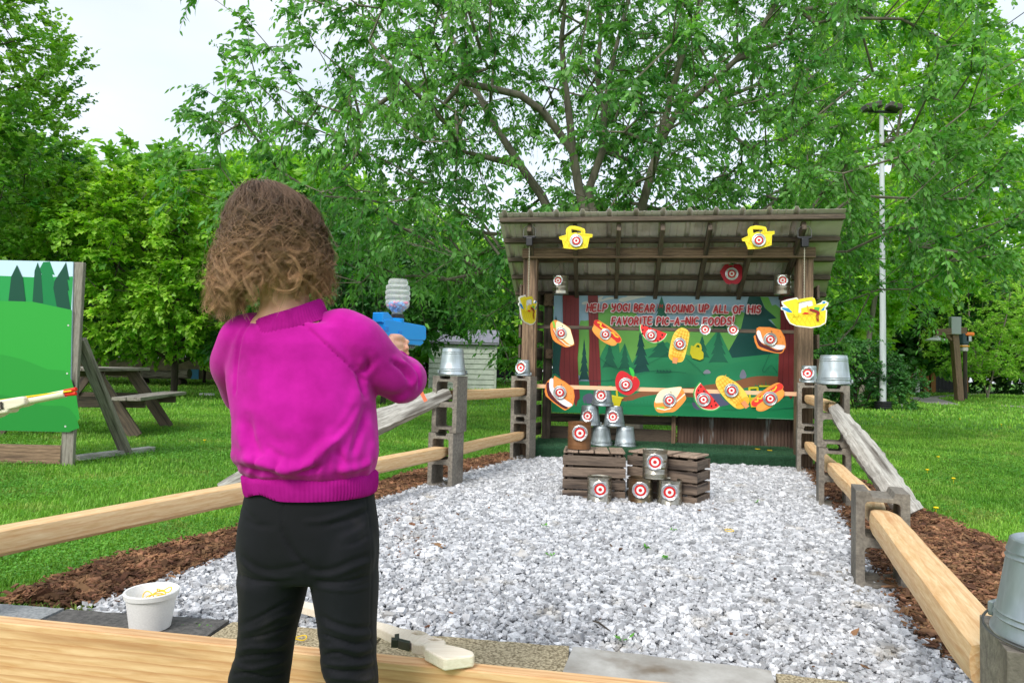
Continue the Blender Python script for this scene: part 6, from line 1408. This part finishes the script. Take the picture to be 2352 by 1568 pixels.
hull_prism([(.02, up - .008), (.138, up - .006), (.146, up - .014), (.130, up - .022), (.03, up - .022)], .0135).build('lower_rail', M_blue, toy, bevel=.002, fixn=True)
hull_prism([(.030, up - .022), (.110, up - .022), (.104, up - .031), (.034, up - .031)], .010).build('under_clip', M_black, toy, bevel=.002, fixn=True)
rb = MB()
for i in range(6): rb.box((.0108, .052 + i * .009, up - .028), (.002, .004, .005))
rb.build('clip_teeth', M_steel, toy); toy_t = MB().tube([(0, .010, up - .012), (0, .030, up - .034), (0, .036, up - .024)], .0022, 6).build('trigger_guard', M_blue2, toy)
MB().lathe([(.016, up + .028), (.017, up + .030), (.017, up + .040), (.013, up + .042)], 28, c=(0, .032, 0)).build('bottle_socket', M_blue, toy, smooth=True, fixn=True)
MB().lathe([(.0155, up + .040), (.0165, up + .041), (.0165, up + .049), (.0135, up + .051)], 28, c=(0, .032, 0)).build('black_collar', M_black, toy, smooth=True, fixn=True)
for (f_, u_) in ((-.040, .010), (.02, .004)): MB().box((.0168, f_, up + u_), (.003, .016, .012)).build('side_latch', M_blue2, toy, bevel=.001)
MB().lathe([(0, 0), (.0028, 0), (.0028, .001), (0, .001)], 14).build('screw', M_steel, toy, mw=Matrix.Translation((.0125, .012, up - .004)) @ Matrix.Rotation(R(90), 4, 'Y'))
# clear bottle: eight shallow panels and rings
M_clear = bpy.data.materials.new('clear_bottle'); M_clear.use_nodes = True; b_ = M_clear.node_tree.nodes['Principled BSDF']
b_.inputs['Base Color'].default_value = (.93, .96, .97, 1); b_.inputs['Alpha'].default_value = .30; b_.inputs['Roughness'].default_value = .10; b_.inputs['IOR'].default_value = 1.12; b_.inputs['Specular IOR Level'].default_value = 1.0
zb = up + .050; mb = MB(); n = 64; prof = []
zz_ = [0, .006, .012, .018, .022]; rr2 = [.0125, .0135, .020, .027, .029]
for z_, q in zip(zz_, rr2): prof.append((q, z_, 0))
for k in range(5):
    z_ = .022 + k * .0125; q = .0305 - .0012 * (k - 1.5) ** 2 * .45 - (.003 if k == 4 else 0)
    prof += [(q - .0022, z_ + .0004, .3), (q, z_ + .0025, 1), (q + .0003, z_ + .006, 1), (q, z_ + .010, 1), (q - .0022, z_ + .0122, .3)]
prof += [(.022, .0865, 0), (.014, .0875, 0), (.002, .0875, 0)]
vs = []
for q, z_, pn in prof:
    for j in range(n):
        a = 2 * math.pi * j / n; groove = max(0, math.cos(a * 8)) ** 10 * .0022 * pn; vs.append(((q - groove) * math.cos(a), .032 + (q - groove) * math.sin(a), zb + z_))
fs = [(i * n + j, i * n + (j + 1) % n, (i + 1) * n + (j + 1) % n, (i + 1) * n + j) for i in range(len(prof) - 1) for j in range(n)]
MB().add(vs, fs).build('clear_bottle', M_clear, toy, smooth=True, angle=60)
br_ = np.random.RandomState(3); cols = [flat(60, 150, 235, rough=.1), flat(120, 190, 245, rough=.1), flat(240, 90, 150, rough=.1), flat(250, 150, 190, rough=.1)]; bd = MB()
for i in range(150):
    z_ = .004 + .026 * br_.uniform() ** .6; rm = np.interp(z_, [0, .006, .012, .018, .03], [.009, .010, .016, .023, .026]); a = br_.uniform(0, 6.28); q = rm * math.sqrt(br_.uniform()); bd.ico((q * math.cos(a), .032 + q * math.sin(a), zb + z_), .0031, int(br_.choice([0, 0, 0, 1, 1, 2, 3])) if z_ < .016 or br_.uniform() > .5 else int(br_.choice([1, 2, 3])), 2)
o = bd.build('beads', cols, toy, smooth=True); o['kind'] = 'stuff'
# ---------------------------------------------------------------- left: painted board on a timber stand
def z7(x, y): return ((x * .54217) / 1.63265, (950 + y * .54217) / 1.63265)
YS = 5.5
def s7(x, y, Y=YS): q = P(*z7(x, y), Y); return q
s0 = G(151, 1068); root = thing('board_stand', 'cartoon forest board on a timber stand at the left edge', 'sign board', (s0.x, YS, 0))
def T7(pts): return [(s7(x, y).x - s0.x, s7(x, y).z) for x, y in pts]
A = Art(.0006); xr_ = T7([(505, 62)])[0][0]; zt_, zb_ = T7([(250, 53)])[0][1], T7([(250, 1230)])[0][1]; xl_ = xr_ - 1.22
A.base([(xl_, zb_), (T7([(480, 1240)])[0][0], zb_), (xr_, zt_), (xl_, zt_)], (196, 222, 240), .012)
cl7 = lambda pts: [(max(p[0], xl_ + .002), min(max(p[1], zb_ + .002), zt_ - .002)) for p in pts]
def F7(pts, c, s=0): q = T7(pts); A.fill(cl7(cr(q, s) if s else q), c)
F7([(-400, 170), (-100, 150), (230, 165), (505, 160), (492, 392), (230, 350), (-200, 330), (-400, 350)], (30, 150, 74))
F7([(230, 350), (290, 140), (250, 150), (300, 60), (346, 50), (380, 150), (362, 145), (385, 230), (370, 222), (400, 375)], (0, 124, 66)); F7([(225, 345), (240, 120), (262, 62), (285, 130), (300, 345)], (0, 80, 56))
F7([(395, 375), (370, 240), (378, 190), (430, 110), (458, 60), (482, 185), (466, 180), (480, 260), (468, 255), (490, 388)], (0, 72, 54))
F7([(-400, 350), (-380, 100), (-340, 60), (-300, 120), (-280, 340)], (0, 80, 56)); F7([(-120, 330), (-100, 130), (-60, 66), (-20, 130), (0, 335)], (0, 124, 66)); F7([(60, 335), (80, 160), (120, 80), (160, 170), (180, 340)], (0, 72, 54))
F7([(-400, 330), (-100, 325), (230, 335), (500, 392), (480, 1260), (-400, 1260)], (44, 160, 58))
F7([(-400, 760), (-250, 700), (-60, 690), (150, 730), (330, 800), (488, 850), (480, 1260), (-400, 1260)], (38, 148, 54), 3)
F7([(-400, 1010), (-200, 960), (60, 985), (300, 1050), (484, 1070), (480, 1260), (-400, 1260)], (32, 136, 52), 3)
for q in (((476, 498), (0, 0)), ((468, 830), 0), ((456, 1195), 0)): c = T7([q[0]])[0]; A.fill(ell(c[0], c[1], .008, .008, 12), (190, 200, 190))
A.build('painted_panel', root)
pw0 = T7([(455, 1350)])[0][0]; d_ = .012
lumber('upright', (pw0, .012 + .02, 0), (pw0 + .01, .032, zt_), .10, .038, M_grey, root, up=(0, 1, 0)); lumber('upright', (xl_ + .06, .032, 0), (xl_ + .06, .032, zt_), .10, .038, M_grey, root, up=(0, 1, 0))
lumber('edge_strip', (xr_ - .012, .062, .02), (xr_ + .018, .062, zt_), .03, .09, M_grey, root, up=(0, 1, 0))
zr_ = T7([(200, 1390)])[0][1]; lumber('bottom_board', (xl_ + .1, .03, zr_), (pw0 - .05, .03, zr_), .03, .15, M_post, root)
bt = P(*z7(528, 570), 5.62) - s0; bt.y = .10; bf = G(*z7(872, 1398)); lumber('brace', (xr_ + .03, .08, P(*z7(528, 590), 5.6).z), (bf.x - s0.x, bf.y - YS, .02), .045, .10, M_grey, root, up=(1, 0, .0))
ga = G(*z7(520, 1440)); gb = G(*z7(1050, 1372)); lumber('ground_runner', (ga.x - s0.x, ga.y - YS, .03), (gb.x - s0.x, gb.y - YS, .03), .09, .045, M_silver, root)
# ---------------------------------------------------------------- toy rifle reaching in from the left
YG = 1.15
q0 = P(*z7(0, 1060), YG); rf = thing('toy_rifle', 'pale wooden toy rifle with red prongs reaching in from the left edge', 'toy', q0)
TG = lambda pts: [(P(*z7(x, y), YG).x - q0.x, P(*z7(x, y), YG).z - q0.z) for x, y in pts]
MB().extr([TG([(-900, 1180), (-600, 1120), (-300, 1075), (-150, 1035), (0, 1018), (150, 992), (200, 985), (210, 1000), (212, 1042), (165, 1060), (105, 1072), (88, 1100), (35, 1106), (0, 1128), (-60, 1150), (-200, 1160), (-330, 1220), (-600, 1340), (-850, 1420)])], -.014, .014).build('stock', M_blondwood, rf, bevel=.003, bseg=2)
b0, b1 = TG([(205, 1018), (452, 968)]); MB().tube([(b0[0], 0, b0[1]), (b1[0], 0, b1[1])], .0066, 12).build('barrel', M_blondwood, rf, smooth=True)
for (a, b) in (((440, 955), (528, 937)), ((450, 975), (526, 968))): p, q = TG([a, b]); MB().tube([(p[0], 0, p[1]), (q[0], 0, q[1])], .0032, 8).build('red_prong', flat(236, 52, 30), rf, smooth=True)
p, q = TG([(-500, 1085), (505, 950)]); MB().tube([(p[0], -.006, p[1]), (q[0], -.004, q[1])], .0016, 6).build('yellow_band', M_band, rf)
def words(txt, a, b, h_, root, y, w_, c):
    a, b = Vector(a), Vector(b); tot = sum(adv(k) for k in txt) - .3; ux = (b - a) / tot; uz = Vector((-ux.y, ux.x)).normalized() * h_; A_ = Art(.0001); pos = 0
    for ch in txt:
        for st_ in GL_.get(ch, []):
            k = [tuple(a + ux * (pos + p_[0]) + uz * p_[1]) for p_ in st_]; A_.line(k, w_, c, joint=False)
        pos += adv(ch)
    return A_.build('stamped_lettering', root, loc=(0, y, 0))
wa, wb = TG([(-90, 1105), (70, 1073)]); words('WINCHESTER', wa, wb, .0125, rf, -.0142, .0022, (52, 44, 40))
# ---------------------------------------------------------------- toy gun lying on the board
def z9(x, y): return ((1300 + x * .2551) / 1.63265, (2250 + y * .2551) / 1.63265)
def zpl(x, y): return .262 - max(0, (1150 - x)) * .0000937
def T9(pts): return [tuple(G(*z9(x, y), zpl(x, y))) for x, y in pts]
lg_ = thing('toy_gun', 'white wooden toy gun lying across the board and the tan slab', 'toy', (0, 0, 0)); o9 = G(*z9(1450, 760), .262); lg_.location = (o9.x, o9.y, .236)
def slab9(name, outer, holes, th, m, lift=0.0, bevel=.003):
    loops = [outer] + holes; W = [T9(lp) for lp in loops]; tris = tessellate_polygon([[Vector((p[0], p[1], 0)) for p in lp] for lp in W]); fl = [p for lp in W for p in lp]; n = len(fl)
    vs = [(p[0] - o9.x, p[1] - o9.y, p[2] - .236 + lift) for p in fl] + [(p[0] - o9.x, p[1] - o9.y, p[2] - .236 - th + lift) for p in fl]; fs = []
    for t_ in tris: fs.append(tuple(t_)); fs.append(tuple(i + n for i in reversed(t_)))
    o = 0
    for lp in W:
        k = len(lp); fs += [(o + i, o + (i + 1) % k, o + (i + 1) % k + n, o + i + n) for i in range(k)]; o += k
    return MB().add(vs, fs).build(name, m, lg_, bevel=bevel, bseg=2, fixn=True)
slab9('gun_body', [(-900, -60), (-400, 60), (200, 225), (440, 300), (600, 335), (760, 388), (960, 425), (1110, 440), (1190, 480), (1245, 522), (1400, 560), (1455, 600), (1445, 640), (1300, 665), (1150, 690), (1130, 655), (1030, 650), (975, 640), (940, 610), (760, 560), (745, 515), (680, 510), (440, 400), (200, 330), (-400, 160), (-900, 30)], [[(940, 462), (1050, 447), (1170, 488), (1130, 500), (1020, 500)], [(1180, 550), (1280, 546), (1405, 580), (1330, 590), (1260, 585)]], .022, M_blondwood)
slab9('stock', [(1150, 690), (1215, 640), (1440, 645), (1700, 700), (1855, 755), (1880, 800), (1860, 822), (1470, 872), (1420, 866), (1290, 800), (1150, 725)], [], .024, M_blondwood, .002, .004)
for nm, a in (('black_trigger', [(760, 560), (930, 600), (930, 640), (760, 600)]), ('black_catch', [(705, 500), (770, 490), (770, 560), (705, 570)]), ('black_lever', [(655, 545), (760, 555), (760, 590), (655, 590)])): slab9(nm, a, [], .018, M_black, .0015, .001)
# ---------------------------------------------------------------- orange tag, weeds, twig, loose bands
t0 = P(966, 903, 4.62); o = MB().box((0, 0, 0), (.022, .004, .075), rot=Matrix.Rotation(R(-28), 3, 'Y')).build('orange_tag', flat(240, 120, 84), loc=P(972, 909, 4.30)); tag(o, 'small orange plastic strip hanging from the left grey rail', 'tag')
M_weed = mat('weed_leaf', S(80, 150, 50), S(120, 186, 70), scale=20, rough=.6, transl=(.3, (1, 1.1, .5, 1)))
wr = random.Random(6)
WL = ['weed sprig in the gravel below the right crate', 'second weed sprig in the gravel right of the first', 'small weed near the middle of the gravel', 'weed in the gravel toward the right fence', 'little weed at the edge of the stained slab', 'weed sprig left of the middle in the gravel', 'weed beside the child in the near gravel']
for (px, py, s_), l_ in zip(((1485, 1268, 1), (1528, 1292, 1), (1262, 1285, .8), (1735, 1160, .9), (1434, 1482, .8), (1545, 1226, .7), (1250, 1215, .7)), WL):
    mb = MB()
    for i in range(9):
        a = wr.uniform(0, 6.28); L_ = wr.uniform(.012, .028) * s_; d = Vector((math.cos(a), math.sin(a), wr.uniform(.2, .9))); c = Vector((wr.uniform(-.015, .015), wr.uniform(-.015, .015), .02)); n_ = Vector((-d.y, d.x, 0)) * .3
        p_ = [c, c + d * L_ * .5 + n_ * L_, c + d * L_, c + d * L_ * .5 - n_ * L_]; mb.add(p_, [(0, 1, 2, 3)])
    mb.add([(0, 0, 0), (.002, 0, 0), (0, 0, .025)], [(0, 1, 2)])
    tag(mb.build('weed', M_weed, loc=G(px, py, .012)), l_, 'weed', 'weeds in the gravel')
a, b = G(1362, 1425, .032), G(1402, 1448, .032); o = MB().tube([a - a, (b - a) * .35 + Vector((0, .004, .004)), (b - a) * .7 + Vector((.003, 0, 0)), b - a], [.0025, .0035, .003, .0015], 6).build('twig', M_barkd, loc=a, smooth=True); tag(o, 'short brown twig lying on the gravel', 'twig')
for (px, py, z), l_ in zip(((1740, 1031, PZ + .012), (1768, 1034, PZ + .012), (1675, 1218, .035)), ('yellow rubber band on the turf platform, left one of two', 'yellow rubber band on the turf platform, right one of two', 'yellow rubber band lying on the gravel near the right fence')):
    q = G(px, py, z); band([(.022 * math.cos(t_), .028 * math.sin(t_), .002) for t_ in [2 * math.pi * i / 20 for i in range(20)]], l_, q, 'loose rubber bands', .002)
M_dand = flat(250, 214, 20); M_clf = flat(236, 232, 222)
for i, (px, py) in enumerate(((2155, 1050), (2130, 1080), (2190, 1100), (2205, 962), (2300, 975), (2230, 940), (90, 905), (470, 1012), (2150, 1168), (2050, 958))):
    o = MB().lathe([(0, .0), (.010, .002), (.016, .008), (.010, .013), (0, .014)], 10).tube([(0, 0, -.04), (0, 0, .002)], .0015, 4).build('dandelion', M_dand, loc=G(px, py, .045) + Vector((0, 0, 0)), smooth=True)
    tag(o, 'yellow dandelion flower in the lawn', 'flower', 'yellow dandelions in the lawn')
# ---------------------------------------------------------------- picnic table
pt_ = thing('picnic_table', 'weathered grey picnic table standing on the lawn behind the painted board', 'picnic table', (-5.06, 8.25, 0), math.atan2(.97, -.20))
for i in range(5): lumber('top_plank', (-.95, -.30 + i * .15, .755), (.95, -.30 + i * .15, .755), .142, .04, M_grey, pt_)
for s_ in (-1, 1):
    for j in (0, 1): lumber('seat_plank', (-.95, s_ * (.62 + j * .15), .44), (.95, s_ * (.62 + j * .15), .44), .142, .04, M_grey, pt_)
for x in (-.62, .62):
    for s_ in (-1, 1): lumber('leg', (x + .02 * s_, s_ * .24, .735), (x + .02 * s_, s_ * .72, 0), .04, .14, M_darkg if False else M_dark, pt_, up=(0, s_ * .8, .55))
    lumber('seat_beam', (x + .045, -.78, .385), (x + .045, .78, .385), .04, .12, M_dark, pt_); lumber('top_beam', (x + .045, -.34, .70), (x + .045, .34, .70), .04, .07, M_dark, pt_)
# ---------------------------------------------------------------- log bench, low wall, blue notice
q = G(370, 884); lb = thing('log_bench', 'long split log bench on the far lawn beyond the picnic table', 'bench', q)
mbx = MB(); mbx.tube([(-1.05, .1, .42), (-.4, .02, .40), (.3, 0, .41), (1.1, -.05, .46)], [.15, .17, .16, .19], 12); mbx.build('log_seat', M_grey, lb, smooth=True)
for x in (-.7, .75): MB().tube([(x, -.25, .13), (x, .25, .13)], .13, 10).build('log_foot', M_barkd, lb, smooth=True)
M_wall = mat('tan_wall', S(112, 98, 84), S(146, 130, 112), scale=3, rough=.9, bump=.3)
qa, qb = P(150, 870, 36), P(600, 870, 36); o = MB().box((0, 0, .45), ((qb.x - qa.x), .4, 1.3)).build('low_wall', M_wall, loc=((qa.x + qb.x) / 2, 36, 0), bevel=.02); tag(o, 'low brown wall across the far lawn at left', 'wall')
q = P(447, 859, 35.6); o = MB().box((0, 0, 0), (.42, .03, .5)).box((0, .02, 0), (.3, .02, .36)).build('notice', flat(70, 140, 200), loc=q); tag(o, 'small blue notice on the low wall', 'notice')
q = G(475, 908); o = MB().box((0, 0, .03), (.35, .16, .06)).build('white_block', flat(225, 225, 225), loc=q, bevel=.01); tag(o, 'small white block lying on the lawn beyond the picnic table', 'block')
# ---------------------------------------------------------------- shed
ys = 30.0; xl2, xr2 = P(985, 850, ys).x, P(1138, 850, ys).x; ze = P(1090, 788, ys).z; zr2 = P(1090, 757, ys + 1.3).z
shd = thing('garden_shed', 'pale grey green shed with lap siding and a shingled roof', 'shed', ((xl2 + xr2) / 2, ys, 0)); hw = (xr2 - xl2) / 2
M_side = mat('shed_siding', S(150, 158, 146), S(170, 178, 164), scale=4, rough=.7); mb = MB(); n = 9
for i in range(n): z0_ = ze * i / n; z1_ = ze * (i + 1) / n; mb.add([(-hw, -.035, z0_), (hw, -.035, z0_), (hw, 0, z1_), (-hw, 0, z1_)], [(0, 1, 2, 3)]); mb.add([(-hw, 0, z0_), (hw, 0, z0_), (hw, -.035, z0_), (-hw, -.035, z0_)], [(0, 1, 2, 3)])
mb.build('lap_siding', M_side, shd)
MB().add([(hw, 0, 0), (hw, 2.6, 0), (hw, 2.6, ze), (hw, 1.3, zr2 - .02), (hw, 0, ze), (-hw, 0, 0), (-hw, 2.6, 0), (-hw, 2.6, ze), (-hw, 1.3, zr2 - .02), (-hw, 0, ze)], [(0, 1, 2, 3, 4), (9, 8, 7, 6, 5), (1, 6, 7, 2)]).build('gable_walls', M_side, shd)
M_shin = mat('shingles', S(112, 112, 124), S(150, 150, 162), scale=5, rough=.9, stretch=(1, 3, 3)); mb = MB(); n = 8
for s_ in (0, 1):
    for i in range(n):
        f0, f1 = i / n, (i + 1) / n; y0_, y1_ = (-.2 + 1.5 * f0, -.2 + 1.5 * f1) if s_ == 0 else (2.8 - 1.5 * f0, 2.8 - 1.5 * f1); a0, a1 = ze - .05 + (zr2 - ze + .05) * f0 + .03, ze - .05 + (zr2 - ze + .05) * f1
        mb.add([(-hw - .12, y0_, a0), (hw + .12, y0_, a0), (hw + .12, y1_, a1), (-hw - .12, y1_, a1), (-hw - .12, y0_, a0 - .03), (hw + .12, y0_, a0 - .03)], [(0, 1, 2, 3), (4, 5, 1, 0)])
mb.build('roof', M_shin, shd, fixn=True); MB().box((hw + .0, -.04, ze / 2), (.09, .05, ze)).build('corner_trim', M_side, shd); MB().box((0, -.16, ze - .02), (hw * 2 + .2, .04, .12)).build('eave_board', flat(80, 86, 82), shd)
# ---------------------------------------------------------------- tall light pole
q = G(2028, 942); pl = thing('light_pole', 'tall white light pole with a black ribbed base at right', 'light pole', q)
topz = P(2022, 262, q.y).z; MB().tube([(0, 0, .05), (0, 0, 2.2), (-.03, 0, topz)], [.085, .078, .055], 16).build('pole', mat('pole_paint', S(168, 174, 176), S(198, 204, 206), scale=3, rough=.5, stretch=(1, 1, .2)), pl, smooth=True)
prf = [(0, 0)]; z = 0
for i in range(4): prf += [(.195, z), (.215, z + .015), (.215, z + .045), (.195, z + .06)]; z += .062
prf += [(.18, z), (0, z)]; MB().lathe(prf, 28).build('ribbed_base', M_black, pl, smooth=True, fixn=True)
for s_, w_ in ((-1, .5), (1, .36)): MB().box((s_ * .30 - .05, -.1, topz + .16), (w_, .34, .16), rot=Matrix.Rotation(R(14 * s_), 3, 'Y')).build('lamp_head', flat(70, 68, 62), pl, bevel=.03)
MB().tube([(-.4, 0, topz + .06), (.4, 0, topz + .06)], .04, 8).build('crossbar', M_black, pl)
q = G(2071, 936); o = MB().tube([(0, 0, 0), (0, 0, .38)], .025, 8).build('marker_stub', flat(150, 150, 145), loc=q, smooth=True); tag(o, 'short grey stub post in the grass beside the light pole', 'post')
# ---------------------------------------------------------------- timber lamp post and feeder pole
def z8(x, y): return ((3200 + x * .42105) / 1.63265, (900 + y * .42105) / 1.63265)
YL = 30; B = G(*z8(945, 1437)); YL = B.y; lp_ = thing('timber_lamp_post', 'brown timber post with a cross arm and a hanging white lamp', 'lamp post', B)
rel = lambda x, y: tuple(P(*z8(x, y), YL) - B)
lumber('post', (0, 0, 0), rel(892, 790), .26, .26, M_post, lp_, up=(0, 1, 0), bevel=.01); lumber('cross_arm', tuple(Vector(rel(700, 824)) + Vector((0, -.2, 0))), tuple(Vector(rel(975, 806)) + Vector((0, -.2, 0))), .14, .26, M_post, lp_); lumber('brace', rel(812, 838), rel(888, 905), .1, .16, M_post, lp_, up=(0, 1, 0))
c = Vector(rel(737, 868)); MB().lathe([(0, .14), (.09, .14), (.11, .02), (.42, -.10), (.42, -.13), (.1, -.02), (0, -.02)], 24, c=c).build('lamp_shade', flat(232, 232, 232), lp_, smooth=True, fixn=True)
c = Vector(rel(880, 765)); MB().box(c + Vector((0, -.18, 0)), (.42, .2, .72)).build('grey_box', flat(170, 176, 176), lp_, bevel=.02)
B2 = G(*z8(997, 1422)); fp = thing('bird_feeder_pole', 'dark pole with small bird houses right of the timber lamp post', 'bird feeder', B2); rel2 = lambda x, y: Vector(tuple(P(*z8(x, y), B2.y) - B2))
MB().tube([(0, 0, 0), rel2(995, 860)], .085, 10).build('pole', M_barkd, fp, smooth=True)
for nm, x, y, d, c in (('bird_house', 985, 880, (.3, .3, .5), (60, 80, 86)), ('bird_house', 1012, 872, (.26, .3, .34), (190, 194, 198)), ('orange_roof', 1018, 838, (.4, .4, .16), (240, 130, 60)), ('feeder_cup', 985, 962, (.26, .26, .3), (200, 196, 190)), ('feeder_lid', 985, 946, (.34, .34, .08), (226, 160, 60))): MB().box(rel2(x, y), d).build(nm, flat(*c), fp, bevel=.03)
# ---------------------------------------------------------------- far fence, white post, paths
fy = 47; xa, xb = P(2085, 880, fy).x, P(2225, 880, fy).x; ff = thing('black_fence', 'black metal fence with brown wooden posts at the far side of the park', 'fence', (xa, fy, 0)); mb = MB(); n = 44; Lf = xb - xa
for i in range(n): mb.box((Lf * (i + .5) / n, 0, .62), (.035, .035, 1.15))
mb.box((Lf / 2, .03, 1.12), (Lf, .05, .05)); mb.box((Lf / 2, .03, .16), (Lf, .05, .05)); mb.build('rail_panel', M_black, ff)
for f_ in (.02, .29, .40, .93): MB().box((Lf * f_, .0, .7), (.34, .3, 1.4)).build('fence_post', flat(150, 104, 60, rough=.8), ff, bevel=.02)
mb = MB().box((Lf * .68, .25, .75), (Lf * .50, .05, 1.0)).build('dark_screen', flat(46, 50, 56), ff)
B3 = G(*z8(567, 1338)); B3 = P(2107, 893, 44); B3.z = 0; wp = thing('white_post', 'white marker post with a small red sign near the far fence', 'post', B3)
MB().box((0, 0, .95), (.28, .12, 1.9)).build('post_body', flat(236, 236, 236), wp, bevel=.02); MB().box((.16, -.08, 1.25), (.34, .04, .62)).build('red_sign', flat(190, 40, 50), wp)
M_path = mat('asphalt_path', S(128, 124, 116), S(152, 148, 140), scale=6, rough=.95)
def path(name, pts, z): return sheet(name, [tuple(G(*z8(x, y))) for x, y in pts], z, M_path)
path('path', [(470, 1404), (600, 1446), (780, 1468), (960, 1470), (860, 1440), (745, 1408), (960, 1384), (1250, 1366), (1560, 1356), (1560, 1336), (1150, 1362), (800, 1385)], .012)
path('side_path', [(1290, 1473), (1400, 1486), (1560, 1500), (1560, 1488), (1400, 1474)], .012)
ra, rb_ = P(1120, 860, 64), P(1215, 860, 64)
structure(nmesh('road', [(-20, 52, .012), (20, 52, .012), (20, 58, .012), (-20, 58, .012)], [(0, 1, 2, 3)], M_path))
# parked car far off between shed and shelter
q = P(1150, 870, 54); q.z = 0; car = thing('parked_car', 'dark parked car far off between the shed and the shelter', 'car', q)
tmp = MB().extr([[(-2.1, .35), (-2.1, .85), (-1.3, .95), (-.7, 1.4), (.7, 1.42), (1.3, .98), (2.1, .88), (2.15, .4), (1.7, .3), (-1.7, .3)]], -.8, .8); tmp.build('car_body', flat(50, 54, 62), car, bevel=.05)
for x in (-1.3, 1.3): MB().lathe([(0, -.12), (.32, -.12), (.34, 0), (.32, .12), (0, .12)], 20).build('wheel', M_black, car, mw=Matrix.Translation((x, -.78, .33)) @ Matrix.Rotation(R(90), 4, 'X'), smooth=True)
